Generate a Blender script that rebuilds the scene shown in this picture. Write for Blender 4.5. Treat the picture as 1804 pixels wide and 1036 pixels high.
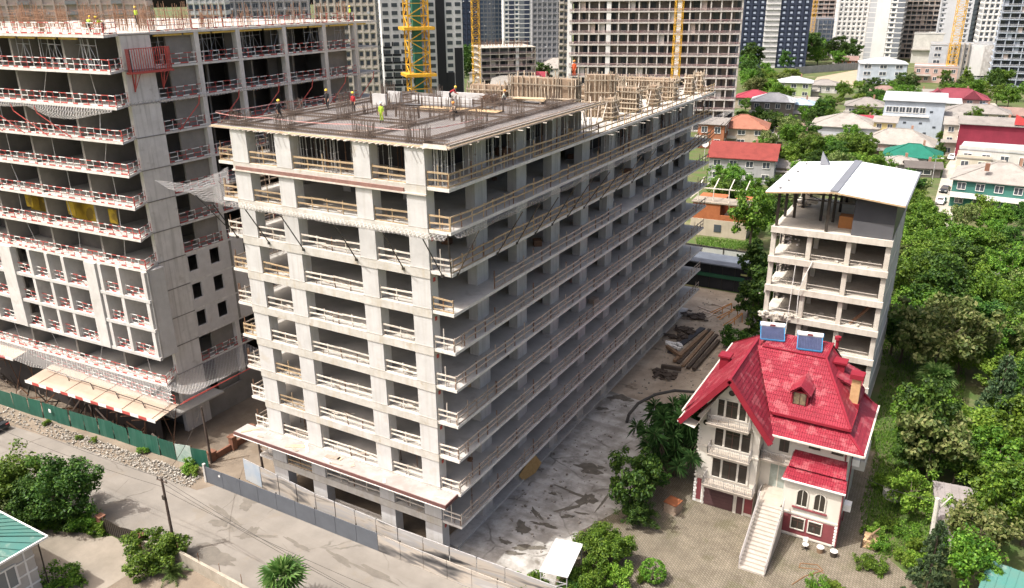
import bpy, bmesh, math, random
from mathutils import Vector, Matrix
R = math.radians
rnd = random.Random(7)
sc = bpy.context.scene
col = sc.collection
for _o in list(bpy.data.objects): bpy.data.objects.remove(_o)

# ---------------- camera ----------------
CAM = Vector((31.4374, -45.8506, 45.6827)); YAW, PITCH, ROLL, FPX = -0.5217, 0.3622, -0.0101, 1402.52
_f = Vector((math.sin(YAW)*math.cos(PITCH), math.cos(YAW)*math.cos(PITCH), -math.sin(PITCH)))
_r = Vector((math.cos(YAW), -math.sin(YAW), 0)); _u = _r.cross(_f)
_r, _u = _r*math.cos(ROLL)+_u*math.sin(ROLL), _u*math.cos(ROLL)-_r*math.sin(ROLL)
cd = bpy.data.cameras.new('camera'); cam = bpy.data.objects.new('camera', cd); col.objects.link(cam)
cd.sensor_width = 36; cd.lens = FPX/1804*36; cd.clip_start = .5; cd.clip_end = 6000
mw = Matrix.Identity(4)
for i in range(3): mw[i][0], mw[i][1], mw[i][2], mw[i][3] = _r[i], _u[i], -_f[i], CAM[i]
cam.matrix_world = mw
sc.camera = cam

# ---------------- light ----------------
SUN_EL, SUN_AZ = R(60), R(50)        # light travels towards azimuth SUN_AZ (from +X to +Y)
w = bpy.data.worlds.new('World'); sc.world = w; w.use_nodes = True
nt = w.node_tree
sky = nt.nodes.new('ShaderNodeTexSky'); sky.sky_type = 'NISHITA'; sky.sun_disc = False
sky.sun_elevation = SUN_EL
sdir = Vector((-math.cos(SUN_AZ)*math.cos(SUN_EL), -math.sin(SUN_AZ)*math.cos(SUN_EL), math.sin(SUN_EL)))
sky.sun_rotation = math.atan2(sdir.x, sdir.y)
sky.air_density = .75; sky.dust_density = 8.0; sky.ozone_density = .0
bg = nt.nodes['Background']; bg.inputs[1].default_value = 0.15
nt.links.new(sky.outputs[0], bg.inputs[0])
sd = bpy.data.lights.new('sun', 'SUN'); sd.energy = 2.9; sd.angle = R(.55); sd.color = (1, .985, .955)
so = bpy.data.objects.new('sun', sd); col.objects.link(so)
so.rotation_euler = sdir.to_track_quat('Z', 'Y').to_euler()
so.location = (0, -30, 120)
sc.view_settings.view_transform = 'Standard'; sc.view_settings.look = 'None'
sc.view_settings.exposure = 0.88; sc.view_settings.gamma = 1
sc.render.engine = 'CYCLES'
sc.cycles.max_bounces = 6; sc.cycles.diffuse_bounces = 3; sc.cycles.glossy_bounces = 2
sc.cycles.transparent_max_bounces = 12; sc.cycles.use_denoising = True

# ---------------- helpers ----------------
def pr(p):
    d = Vector(p)-CAM; k = d.dot(_f); return 902+FPX*d.dot(_r)/k, 518-FPX*d.dot(_u)/k
def G(px, py, z=0.0):
    "the point of the place at height z that the photograph shows at px, py"
    d = _f+_r*((px-902)/FPX)-_u*((py-518)/FPX)
    return CAM+d*((z-CAM.z)/d.z)
def FAR(px, dist, z=0.0):
    "the point at horizontal distance dist in the direction of picture column px (along the horizon)"
    d = _f+_r*((px-902)/FPX)+_u*((518-60)/FPX)
    h = Vector((d.x, d.y, 0)).normalized()
    return Vector((CAM.x+h.x*dist, CAM.y+h.y*dist, z))
def HZ(px, py, x, y):
    d = _f+_r*((px-902)/FPX)-_u*((py-518)/FPX)
    t = math.hypot(x-CAM.x, y-CAM.y)/math.hypot(d.x, d.y); return CAM.z+t*d.z

class MB:
    def __init__(s): s.v = []; s.f = []; s.m = []
    def add(s, vs, fs, k=0):
        n = len(s.v); s.v += [tuple(v) for v in vs]
        for f in fs: s.f.append(tuple(i+n for i in f)); s.m.append(k)
        return s
    def box(s, x0, y0, z0, x1, y1, z1, k=0):
        return s.add([(x0,y0,z0),(x1,y0,z0),(x1,y1,z0),(x0,y1,z0),(x0,y0,z1),(x1,y0,z1),(x1,y1,z1),(x0,y1,z1)],
                     [(3,2,1,0),(4,5,6,7),(0,1,5,4),(1,2,6,5),(2,3,7,6),(3,0,4,7)], k)
    def cb(s, c, d, k=0, rz=0):
        a, b, e = d[0]/2, d[1]/2, d[2]/2; cs, sn = math.cos(rz), math.sin(rz)
        vs = [(c[0]+x*cs-y*sn, c[1]+x*sn+y*cs, c[2]+z) for z in (-e, e) for x, y in ((-a,-b),(a,-b),(a,b),(-a,b))]
        return s.add(vs, [(3,2,1,0),(4,5,6,7),(0,1,5,4),(1,2,6,5),(2,3,7,6),(3,0,4,7)], k)
    def beam(s, p, q, w, h=None, k=0):
        p, q = Vector(p), Vector(q); h = h or w; d = (q-p)
        if d.length < 1e-6: return s
        d.normalize(); up = Vector((0,0,1)) if abs(d.z) < .95 else Vector((0,1,0))
        a = d.cross(up).normalized()*(w/2); b = a.cross(d).normalized()*(h/2)
        vs = [p-a-b, p+a-b, p+a+b, p-a+b, q-a-b, q+a-b, q+a+b, q-a+b]
        return s.add(vs, [(3,2,1,0),(4,5,6,7),(0,1,5,4),(1,2,6,5),(2,3,7,6),(3,0,4,7)], k)
    def cyl(s, p, q, r, r2=None, n=7, k=0, cap=True):
        p, q = Vector(p), Vector(q); r2 = r if r2 is None else r2; d = (q-p).normalized()
        up = Vector((0,0,1)) if abs(d.z) < .95 else Vector((1,0,0))
        a = d.cross(up).normalized(); b = a.cross(d)
        vs = [p+(a*math.cos(t)+b*math.sin(t))*r for t in [6.2832*i/n for i in range(n)]]
        vs += [q+(a*math.cos(t)+b*math.sin(t))*r2 for t in [6.2832*i/n for i in range(n)]]
        fs = [(i, (i+1) % n, (i+1) % n+n, i+n) for i in range(n)]
        if cap: fs += [tuple(range(n-1, -1, -1)), tuple(range(n, 2*n))]
        return s.add(vs, fs, k)
    def path(s, pts, r, n=6, k=0):
        for a, b in zip(pts[:-1], pts[1:]): s.cyl(a, b, r, r, n, k, True)
        return s
    def prism(s, poly, z0, z1, k=0):
        n = len(poly); vs = [(x, y, z0) for x, y in poly]+[(x, y, z1) for x, y in poly]
        fs = [tuple(range(n-1, -1, -1)), tuple(range(n, 2*n))]+[(i, (i+1) % n, (i+1) % n+n, i+n) for i in range(n)]
        return s.add(vs, fs, k)
    def quad(s, a, b, c, d, k=0): return s.add([a, b, c, d], [(0,1,2,3)], k)
    def mesh(s, name, mats, smooth=False):
        me = bpy.data.meshes.new(name); me.from_pydata(s.v, [], s.f)
        mats = mats if isinstance(mats, (list, tuple)) else [mats]
        for m in mats: me.materials.append(m)
        if len(mats) > 1: me.polygons.foreach_set('material_index', s.m)
        if smooth: me.polygons.foreach_set('use_smooth', [True]*len(me.polygons))
        me.update(); return me
    def obj(s, name, mats, parent=None, **kw):
        return place(name, s.mesh(name, mats, kw.pop('smooth', False)), parent, **kw)

def place(name, me, parent=None, loc=None, rz=0, scale=None, rot=None, label=None, cat=None, group=None, kind=None):
    o = bpy.data.objects.new(name, me); col.objects.link(o)
    if parent: o.parent = parent
    if loc is not None: o.location = loc
    if rot: o.rotation_euler = rot
    elif rz: o.rotation_euler = (0, 0, rz)
    if scale: o.scale = scale if isinstance(scale, (tuple, list, Vector)) else (scale,)*3
    if label: o['label'] = label
    if cat: o['category'] = cat
    if group: o['group'] = group
    if kind: o['kind'] = kind
    return o
def thing(name, label, cat, loc=(0,0,0), rz=0, group=None, scale=None):
    o = place(name, None, None, loc, rz, scale, None, label, cat, group); o.empty_display_size = .2; return o
def copy_tree(o, parent=None):
    c = o.copy(); col.objects.link(c); c.parent = parent
    for ch in o.children: copy_tree(ch, c)
    return c

# ---------------- materials ----------------
def _n(t, kind, **kw):
    n = t.nodes.new('ShaderNode'+kind)
    for k, v in kw.items(): setattr(n, k, v)
    return n
def mat(name, c, c2=None, rough=.85, scale=.6, detail=6, sharp=(.35,.68), bump=.0, bscale=12, streak=None, stain=None,
        metal=0, spec=.3, space='world', per_obj=0.0, ior=None):
    """two-tone noise colour, optional vertical streaks and stains, fine relief"""
    m = bpy.data.materials.new(name); m.use_nodes = True; t = m.node_tree; b = t.nodes['Principled BSDF']; L = t.links.new
    b.inputs['Roughness'].default_value = rough; b.inputs['Metallic'].default_value = metal
    b.inputs['Specular IOR Level'].default_value = spec
    c2 = c2 or tuple(x*.78 for x in c)
    if space == 'world': pos = _n(t, 'NewGeometry').outputs['Position']
    else: pos = _n(t, 'TexCoord').outputs['Object']
    nz = _n(t, 'TexNoise'); nz.inputs['Scale'].default_value = scale; nz.inputs['Detail'].default_value = detail; nz.inputs['Roughness'].default_value = .65
    L(pos, nz.inputs['Vector'])
    rp = _n(t, 'ValToRGB'); rp.color_ramp.elements[0].position, rp.color_ramp.elements[1].position = sharp
    rp.color_ramp.elements[0].color = (*c2, 1); rp.color_ramp.elements[1].color = (*c, 1)
    L(nz.outputs['Fac'], rp.inputs[0]); out = rp.outputs[0]
    def mixin(out, fac, cc):
        mx = _n(t, 'MixRGB'); L(fac, mx.inputs[0]); L(out, mx.inputs[1]); mx.inputs[2].default_value = (*cc, 1); return mx.outputs[0]
    if streak:                                   # (colour, amount): rain streaks
        mp = _n(t, 'Mapping'); mp.inputs['Scale'].default_value = (3, 3, .16); L(pos, mp.inputs[0])
        n2 = _n(t, 'TexNoise'); n2.inputs['Scale'].default_value = 1; n2.inputs['Detail'].default_value = 5; L(mp.outputs[0], n2.inputs['Vector'])
        r2 = _n(t, 'MapRange'); r2.inputs[1].default_value = .5; r2.inputs[2].default_value = .78; r2.inputs[4].default_value = streak[1]; L(n2.outputs['Fac'], r2.inputs[0])
        out = mixin(out, r2.outputs[0], streak[0])
    if stain:                                    # (colour, amount, scale, threshold)
        n3 = _n(t, 'TexNoise'); n3.inputs['Scale'].default_value = stain[2]; n3.inputs['Detail'].default_value = 7; n3.inputs['Roughness'].default_value = .6; L(pos, n3.inputs['Vector'])
        r3 = _n(t, 'MapRange'); r3.inputs[1].default_value = stain[3]; r3.inputs[2].default_value = stain[3]+.07; r3.inputs[4].default_value = stain[1]; L(n3.outputs['Fac'], r3.inputs[0])
        out = mixin(out, r3.outputs[0], stain[0])
    if per_obj:
        oi = _n(t, 'ObjectInfo'); hs = _n(t, 'HueSaturation')
        mr = _n(t, 'MapRange'); mr.inputs[3].default_value = 1-per_obj; mr.inputs[4].default_value = 1+per_obj; L(oi.outputs['Random'], mr.inputs[0])
        L(mr.outputs[0], hs.inputs['Value']); L(out, hs.inputs['Color']); out = hs.outputs[0]
    L(out, b.inputs['Base Color'])
    if bump:
        nb = _n(t, 'TexNoise'); nb.inputs['Scale'].default_value = bscale; nb.inputs['Detail'].default_value = 4; L(pos, nb.inputs['Vector'])
        bp = _n(t, 'Bump'); bp.inputs['Strength'].default_value = bump; bp.inputs['Distance'].default_value = .05; L(nb.outputs['Fac'], bp.inputs['Height']); L(bp.outputs[0], b.inputs['Normal'])
    return m
def glass(name, c=(.03,.04,.05), rough=.08):
    m = bpy.data.materials.new(name); m.use_nodes = True; b = m.node_tree.nodes['Principled BSDF']
    b.inputs['Base Color'].default_value = (*c, 1); b.inputs['Roughness'].default_value = rough; b.inputs['Specular IOR Level'].default_value = .6
    return m
def netmat(name, c, alpha, scale=1.0):
    "diagonal mesh netting: thin strands, holes see-through"
    m = bpy.data.materials.new(name); m.use_nodes = True; t = m.node_tree; L = t.links.new; b = t.nodes['Principled BSDF']
    b.inputs['Base Color'].default_value = (*c, 1); b.inputs['Roughness'].default_value = .8
    pos = _n(t, 'UVMap').outputs[0]; facs = []
    for rz in (R(45), R(-45)):
        wv = _n(t, 'TexWave'); wv.wave_type = 'BANDS'; wv.inputs['Scale'].default_value = scale
        mp = _n(t, 'Mapping'); mp.inputs['Rotation'].default_value = (0, 0, rz); L(pos, mp.inputs[0]); L(mp.outputs[0], wv.inputs['Vector'])
        g = _n(t, 'Math', operation='GREATER_THAN'); g.inputs[1].default_value = .94; L(wv.outputs['Fac'], g.inputs[0]); facs.append(g.outputs[0])
    mx = _n(t, 'Math', operation='MAXIMUM'); L(facs[0], mx.inputs[0]); L(facs[1], mx.inputs[1])
    mr = _n(t, 'MapRange'); mr.inputs[3].default_value = alpha; mr.inputs[4].default_value = min(1, alpha+.42); L(mx.outputs[0], mr.inputs[0])
    L(mr.outputs[0], b.inputs['Alpha']); return m

CONC = mat('concrete_light', (.535,.525,.51), (.44,.43,.415), scale=.6, streak=((.36,.325,.28), .5), stain=((.44,.39,.32), .5, .5, .6), bump=.25, bscale=9)
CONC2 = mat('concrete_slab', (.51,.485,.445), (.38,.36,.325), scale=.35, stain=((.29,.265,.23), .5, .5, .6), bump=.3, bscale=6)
SEDGE = mat('slab_edge_concrete', (.68,.65,.605), (.54,.51,.465), scale=.9, streak=((.36,.33,.29), .5), stain=((.38,.33,.27), .45, 1.1, .6), bump=.2)  # edges brightened against the floors: light and shade contrast put into colour
CONC_G = mat('concrete_grey', (.54,.52,.49), (.44,.42,.39), scale=.6, streak=((.26,.24,.21), .55), bump=.25, bscale=9)
SPAN = mat('spandrel_concrete', (.53,.51,.475), (.41,.385,.34), scale=.9, streak=((.38,.31,.2), .5), stain=((.34,.27,.18), .55, .8, .6), bump=.35, bscale=8)
TIMB = mat('timber_new', (.43,.32,.20), (.32,.23,.135), scale=2.5, per_obj=.2)
TIMO = mat('timber_weathered', (.42,.35,.29), (.30,.24,.19), scale=2.5, per_obj=.2)
TIMW = mat('timber_pale', (.66,.61,.54), (.5,.44,.37), scale=2.5, per_obj=.12)
PLY = mat('plywood', (.55,.44,.30), (.42,.31,.19), scale=1.2, per_obj=.15)
STEEL = mat('prop_steel', (.56,.56,.56), (.36,.34,.33), rough=.5, scale=3, metal=.2)
RUST = mat('rusty_steel', (.20,.11,.065), (.12,.065,.04), scale=3, rough=.8)
DARKST = mat('dark_steel', (.035,.032,.03), (.05,.04,.03), rough=.6)
REDP = mat('red_paint', (.48,.085,.07), (.36,.07,.06), rough=.6, scale=2)
WHITEP = mat('white_paint', (.78,.77,.74), (.66,.64,.6), rough=.55, scale=2)
YELP = mat('yellow_paint', (.70,.40,.03), (.55,.30,.03), rough=.5, scale=1)
NETW = netmat('white_net', (.52,.50,.48), .07, 1.15)
# ---------------- ground, street, yards ----------------
def sheet(name, poly, z, m, kind='structure', label=None):
    return MB().add([(x, y, z) for x, y in poly], [tuple(range(len(poly)))]).obj(name, m, None, kind=kind)
def ground_poly(m_name): pass
GRASS = mat('ground_grass', (.06,.105,.022), (.10,.095,.045), scale=.18, detail=8, sharp=(.4,.6), bump=.6, bscale=5, stain=((.2,.165,.1), .7, .09, .58))
def add_cracks(m, col_, sc=.12, wd=.008, amt=.8):
    t = m.node_tree; L = t.links.new; b = t.nodes['Principled BSDF']; src = b.inputs['Base Color'].links[0].from_socket; pos = _n(t, 'NewGeometry').outputs['Position']
    nz = _n(t, 'TexNoise'); nz.inputs['Scale'].default_value = .5; nz.inputs['Detail'].default_value = 6; L(pos, nz.inputs['Vector'])
    ad = _n(t, 'MixRGB', blend_type='ADD'); ad.inputs[0].default_value = 2.2; L(pos, ad.inputs[1]); L(nz.outputs['Color'], ad.inputs[2])
    vo = _n(t, 'TexVoronoi', feature='DISTANCE_TO_EDGE'); vo.inputs['Scale'].default_value = sc; L(ad.outputs[0], vo.inputs['Vector'])
    mr = _n(t, 'MapRange'); mr.inputs[1].default_value = 0; mr.inputs[2].default_value = wd; mr.inputs[3].default_value = amt; mr.inputs[4].default_value = 0; L(vo.outputs['Distance'], mr.inputs[0])
    n2 = _n(t, 'TexNoise'); n2.inputs['Scale'].default_value = .35; L(pos, n2.inputs['Vector']); r2 = _n(t, 'MapRange'); r2.inputs[1].default_value = .45; r2.inputs[2].default_value = .58; L(n2.outputs['Fac'], r2.inputs[0])
    mu = _n(t, 'Math', operation='MULTIPLY'); L(mr.outputs[0], mu.inputs[0]); L(r2.outputs[0], mu.inputs[1])
    mx = _n(t, 'MixRGB'); L(mu.outputs[0], mx.inputs[0]); L(src, mx.inputs[1]); mx.inputs[2].default_value = (*col_, 1); L(mx.outputs[0], b.inputs['Base Color'])
    # long tyre and dust streaks along the street
    mp = _n(t, 'Mapping'); mp.inputs['Scale'].default_value = (.05, .9, 1); L(pos, mp.inputs[0]); n3 = _n(t, 'TexNoise'); n3.inputs['Scale'].default_value = 1; n3.inputs['Detail'].default_value = 7; L(mp.outputs[0], n3.inputs['Vector'])
    r3 = _n(t, 'MapRange'); r3.inputs[1].default_value = .42; r3.inputs[2].default_value = .7; r3.inputs[4].default_value = .5; L(n3.outputs['Fac'], r3.inputs[0]); m3 = _n(t, 'MixRGB'); L(r3.outputs[0], m3.inputs[0]); L(mx.outputs[0], m3.inputs[1]); m3.inputs[2].default_value = (*[v*1.6 for v in col_], 1); L(m3.outputs[0], b.inputs['Base Color']); return m
STREET = add_cracks(mat('street_concrete', (.23,.21,.183), (.17,.155,.135), scale=.3, detail=9, stain=((.19,.165,.13), .5, .45, .58), bump=.35, bscale=7), (.095,.085,.072))
DIRT = mat('dirt', (.22,.18,.135), (.15,.12,.09), scale=.4, detail=9, stain=((.15,.115,.08), .6, .35, .58), bump=.7, bscale=6)
YARD = add_cracks(mat('yard_concrete', (.46,.445,.415), (.27,.255,.23), scale=.55, detail=12, sharp=(.40,.60), stain=((.12,.105,.085), .85, .42, .60), bump=.6, bscale=7), (.10,.09,.075), .16, .02)
YARD2 = mat('yard_mud', (.40,.34,.265), (.25,.20,.15), scale=.35, detail=9, stain=((.11,.085,.06), .85, .25, .57), bump=.9, bscale=5)
COURT = mat('court_concrete', (.27,.235,.19), (.19,.165,.13), scale=.35, detail=8, stain=((.22,.18,.13), .5, .3, .6), bump=.25, bscale=7)
def paver_mat():
    m = mat('pavers', (.25,.215,.168), (.165,.142,.11), scale=.6, detail=9, stain=((.14,.13,.08), .6, .4, .55))
    t = m.node_tree; L = t.links.new; b = t.nodes['Principled BSDF']; src = b.inputs['Base Color'].links[0].from_socket
    mp = _n(t, 'Mapping'); mp.inputs['Rotation'].default_value = (0, 0, R(38)); L(_n(t, 'NewGeometry').outputs['Position'], mp.inputs[0])
    bk = _n(t, 'TexBrick'); bk.inputs['Scale'].default_value = 1; bk.inputs['Brick Width'].default_value = .32; bk.inputs['Row Height'].default_value = .2
    bk.inputs['Mortar Size'].default_value = .03; bk.inputs['Color1'].default_value = (1,1,1,1); bk.inputs['Color2'].default_value = (.8,.78,.76,1); bk.inputs['Mortar'].default_value = (.5,.5,.42,1)
    L(mp.outputs[0], bk.inputs['Vector']); mx = _n(t, 'MixRGB', blend_type='MULTIPLY'); mx.inputs[0].default_value = 1; L(src, mx.inputs[1]); L(bk.outputs['Color'], mx.inputs[2]); L(mx.outputs[0], b.inputs['Base Color'])
    bp_ = _n(t, 'Bump'); bp_.inputs['Strength'].default_value = .6; bp_.inputs['Distance'].default_value = .03; L(bk.outputs['Fac'], bp_.inputs['Height']); bp_.invert = True; L(bp_.outputs[0], b.inputs['Normal'])
    return m
PAVE = paver_mat()
sheet('ground', [(-3000,-3000), (3000,-3000), (3000,3000), (-3000,3000)], -.03, GRASS)
sheet('street', [(-140,-11.5), (-140,-6.5), (-60,-5.4), (-46,-4.2), (-29,-3.6), (-28,-2.0), (60,-2.0), (60,-10.6), (-12,-11.0), (-22,-11.2), (-40,-11.5)], 0, STREET)
sheet('street_verge', [(-140,-6.9), (-60,-5.9), (-46,-4.7), (-29,-4.0), (-27,-1), (-30,1.5), (-140,1.5)], -.012, DIRT)
sheet('site_ground', [(-80,0), (-24,-2.2), (-1,-2.2), (12,-1.9), (12,2), (-1,3), (-1.5,70), (-80,90)], -.008, DIRT)
sheet('yard', [(-3.2,-1.9), (9,-1.9), (7.5,3), (6.8,9), (9,14), (9.5,24), (11,34), (-3.2,36)], .002, YARD)
sheet('yard_rear', [(-3.2,35.5), (11.2,33.5), (13,40), (13,58), (5,76), (-3.2,76)], .006, YARD2)
sheet('paving', [(8.8,13.8), (6.7,8.7), (8,2.5), (11,3.5), (14.8,4.2), (15,-6), (36,-6), (36,14), (31.4,18.5), (29.2,19.4), (28.9,36), (13,36), (10.6,33), (9.4,24)], .010, PAVE)
sheet('garden_soil', [(-30,-12.4), (-22,-11.6), (-12,-11.9), (30,-13), (30,-40), (-24.4,-40), (-24.4,-14)], -.006, DIRT)
sheet('court', [(-46,-24), (-24.5,-24), (-24,-12.3), (-30,-12.2), (-31,-13.2), (-34,-12.9), (-40,-14.5), (-46,-15)], .004, COURT)
# long kerb lines of patched concrete in the street
for i, (x0, y0, x1, y1) in enumerate(((-23, -4.0, -8, -3.4), (-18.5, -6.2, -14.5, -5.2), (-9, -3.6, 4, -3.0))):
    pass
zz_ = .006
PATCH = mat('street_patch', (.16,.143,.12), (.125,.112,.095), scale=1.2, bump=.4)
def blob(cx, cy, rx, ry, z, m, name, seed, rz=0, n=64, kind='structure'):
    r = random.Random(seed); ph = [r.uniform(0, 6.28) for _ in range(4)]; vs = []
    for i in range(n):
        t = 6.2832*i/n; k = 1+.24*math.sin(2*t+ph[0])+.2*math.sin(3*t+ph[1])+.14*math.sin(5*t+ph[2])+.08*math.sin(9*t+ph[3])+.05*math.sin(14*t+ph[0])+r.uniform(-.04,.04)
        x, y = rx*k*math.cos(t), ry*k*math.sin(t); vs.append((cx+x*math.cos(rz)-y*math.sin(rz), cy+x*math.sin(rz)+y*math.cos(rz), z))
    return MB().add(vs, [tuple(range(n))]).obj(name, m, None, kind=kind)
for px, py, rx, ry, rz in ((455,945,1.6,.22,.5), (440,938,.5,.9,.2), (395,905,2.2,.3,-.15), (440,885,.8,1.1,.4), (375,980,2.6,.9,.1), (330,995,1.2,.5,.3), (600,985,1.6,.3,-.1), (525,960,1.4,.25,-.1), (390,920,.9,.7,.1), (660,1010,2.5,.3,-.06)):
    p = G(px, py); zz_ = zz_+.002; blob(p.x, p.y, rx, ry, zz_, PATCH, 'road', int(px+py), rz)
zz_ = .009
WET = mat('wet_stain', (.09,.08,.066), (.15,.135,.11), scale=1.5, rough=.45)
for px, py, rx, ry, rz in ((1040,825,2.0,1.0,.2), (1035,880,.9,1.3,.1), (1005,895,.35,1.6,-.6), (945,905,.3,1.3,.9), (920,930,.7,1.2,.4), (1010,868,2.6,.22,-.1), (1062,885,.2,1.5,.0), (890,955,.6,.4,0), (930,965,1.6,.5,.6), (1060,720,.8,.5,.2), (1090,700,1.3,.9,.3), (1105,705,.8,.5,.1), (960,925,1.4,.35,.2), (975,870,.6,.25,0), (1000,910,.8,.3,.4), (905,975,.9,.35,.5), (1025,905,.7,.22,.2)):
    p = G(px, py); zz_ = zz_+.0015; blob(p.x, p.y, rx*.8, ry*.8, zz_, WET, 'yard', int(px*3+py), rz)
# rubble bank below the green fence
STONE = mat('rubble_stone', (.46,.43,.38), (.34,.31,.265), scale=2, per_obj=.2)
mb = MB(); r = random.Random(4)
for i in range(2400):
    x = -30.3-abs(r.gauss(0, 1))*14 if r.random() < .8 else r.uniform(-62, -30); y = -1.9-.035*(x+31)*0-r.random()**1.3*1.9+.04*(x+31); s = .04+.17*r.random()**2.5
    if x < -64: continue
    z = max(0, .22*(1-abs(y+1.6)/2.2))*r.random()
    a, b_, c_ = [r.uniform(.6, 1)*s for _ in range(3)]
    k0 = len(mb.v); mb.cb((x, y, z+c_*.4), (a, b_, c_), 0, r.uniform(0, 3)); mb.v[k0:] = [(p_[0]+r.uniform(-.3,.3)*s, p_[1]+r.uniform(-.3,.3)*s, p_[2]+r.uniform(-.25,.25)*s) for p_ in mb.v[k0:]]
mb.obj('rubble', STONE, None, kind='stuff')
mb = MB()
for i in range(1500):                              # crumbs of concrete and wood over the yard
    y = r.uniform(4, 75); x = r.uniform(-1.2, 8.5+min(2, y*.05)); s = .03+.2*r.random()**3
    k0 = len(mb.v); mb.cb((x, y, .02+s*.25), (s, s*r.uniform(.4,1), s*.5), 0, r.uniform(0, 3)); mb.v[k0:] = [(p_[0]+r.uniform(-.3,.3)*s, p_[1]+r.uniform(-.3,.3)*s, p_[2]) for p_ in mb.v[k0:]]
mb.obj('debris', mat('yard_crumbs', (.36,.33,.29), (.14,.12,.1), scale=.9, sharp=(.42,.58)), None, kind='stuff')
# ---------------- main concrete frame ----------------
FLH, Z0, WX, LY, STEP = 3.2, 3.6, 23.46, 65.5, 26.0
ST = .24                                           # slab thickness
def lev(k): return Z0+FLH*k
B = thing('concrete_building_frame', 'long unfinished pale concrete building frame with open floors and rebar deck, in the middle', 'building', (-WX/2, LY/2, 0))
BO = Vector((-WX/2, LY/2, 0))
def bp(mb, name, mats, **kw):
    mb.v = [(x-BO.x, y-BO.y, z) for x, y, z in mb.v]; return mb.obj(name, mats, B, **kw)
def bi(name, me, x, y, z, rz=0, scale=None): return place(name, me, B, (x-BO.x, y-BO.y, z), rz, scale)
FC = [(-21.6, -19.8), (-16.6, -14.95), (-8.6, -7.0), (-3.75, -2.0)]
RY = [6.3+6.7*i for i in range(9)]
for k in range(10):
    z = lev(k); n = 14
    mb = MB()
    top = [(0-.0*i, 0) for i in range(1)]
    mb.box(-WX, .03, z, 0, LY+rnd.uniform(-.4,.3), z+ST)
    mb.m = [0, 0, 1, 1, 1, 1]; bp(mb, 'floor_slab', [CONC2, SEDGE])  # light edge faces, darker top and underside: shading painted by face
    mb = MB().box(-21.65, -.06, z-.38, -1.95, .42, z+ST+.05+.004)
    bp(mb, 'front_beam', SPAN)
    r8 = random.Random(k)
    if k:                                        # stacked blocks and rubble left on the floors
        for q in range(5):
            x, y = r8.uniform(-6.5, -1.6), r8.uniform(3, 60); s = r8.uniform(.4, 1.1)
            bp(MB().cb((x, y, z+ST+s*.3), (s, s*.8, s*.6), 0, r8.uniform(0, 3)), 'block_stack', r8.choice([CONC_G, TIMO, TIMB, RUST]))
# columns
def colmesh(w, d, h): return MB().box(0, 0, 0, w, d, h).mesh('column', CONC)
def colmesh_g(w, d, h): return MB().box(0, 0, 0, w, d, h).mesh('column', CONC_G)
hs = FLH-ST
JNT = mat('joint_stain', (.30,.275,.24), (.4,.375,.34), scale=2.5)
cm_f = {i: colmesh(b-a, 1.0, hs) for i, (a, b) in enumerate(FC)}
cm_r = colmesh_g(.9, 1.8, hs); cm_i = colmesh_g(.9, 1.5, hs)
for k in range(-1, 10):
    zb = lev(k)+ST if k >= 0 else 0.0
    s = 1 if k >= 0 else Z0/hs
    if k >= 0:
        for a, b in FC: bp(MB().box(a-.01, -.075, lev(k)+ST+.06, b+.01, .5, lev(k)+ST+.1), 'pour_joint', JNT); bp(MB().box(a-.01, -.07, lev(k)-.43, b+.012, .3, lev(k)-.385), 'pour_joint', JNT)
        if k < 9: bp(MB().box(-1.995, .35, lev(k)-.75, -1.94, .6, lev(k)-.45), 'level_tag', REDP)
    for i, (a, b) in enumerate(FC): bi('column', cm_f[i], a, rnd.uniform(0,.02)-.03, zb, 0, (1, 1, s))
    for j, y in enumerate(RY):
        if k == 9 and y > STEP-2: continue
        bi('column', cm_r, -2.75, y, zb, 0, (1, 1, s))
        if j < 8: bi('column', cm_i, -9.2, y+.3, zb, 0, (1, 1, s))
        if j < 2: bi('column', cm_i, -15.8, y+.3, zb, 0, (1, 1, s)); bi('column', cm_i, -21.6, y+.3, zb, 0, (1, 1, s))
# core walls deep inside
mb = MB().box(-16.5, 24, 0, -10.5, 24.25, lev(9)).box(-16.5, 44, 0, -10.5, 44.25, lev(9)).box(-16.5, 24.25, 0, -16.25, 44, lev(9)).box(-10.75, 24.25, 0, -10.5, 44, lev(9))
bp(mb, 'core_wall', CONC_G)
INW = mat('inner_block_wall', (.16,.15,.14), (.12,.112,.105), scale=.5)  # dark walls added to cut bounce light and deepen the open floors
for k in range(0, 9):
    bp(MB().box(-9.75, 10.2, lev(k)+ST, -9.55, 62, lev(k+1)), 'corridor_wall', INW); bp(MB().box(-22.2, 10, lev(k)+ST, -9.55, 10.19, lev(k+1)), 'cross_wall', INW)  # added to block light passing through the storeys
mb = MB().box(-23.2, 12, 0, -23.0, LY-1, Z0).box(-20, LY-3.5, 0, -2.5, LY-3.2, lev(8))
bp(mb, 'rear_wall', CONC_G)
# kerb strip around the ground storey
bp(MB().box(-2.9, 1.5, 0, -1.5, LY, .22), 'ground_plinth', CONC_G)

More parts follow.
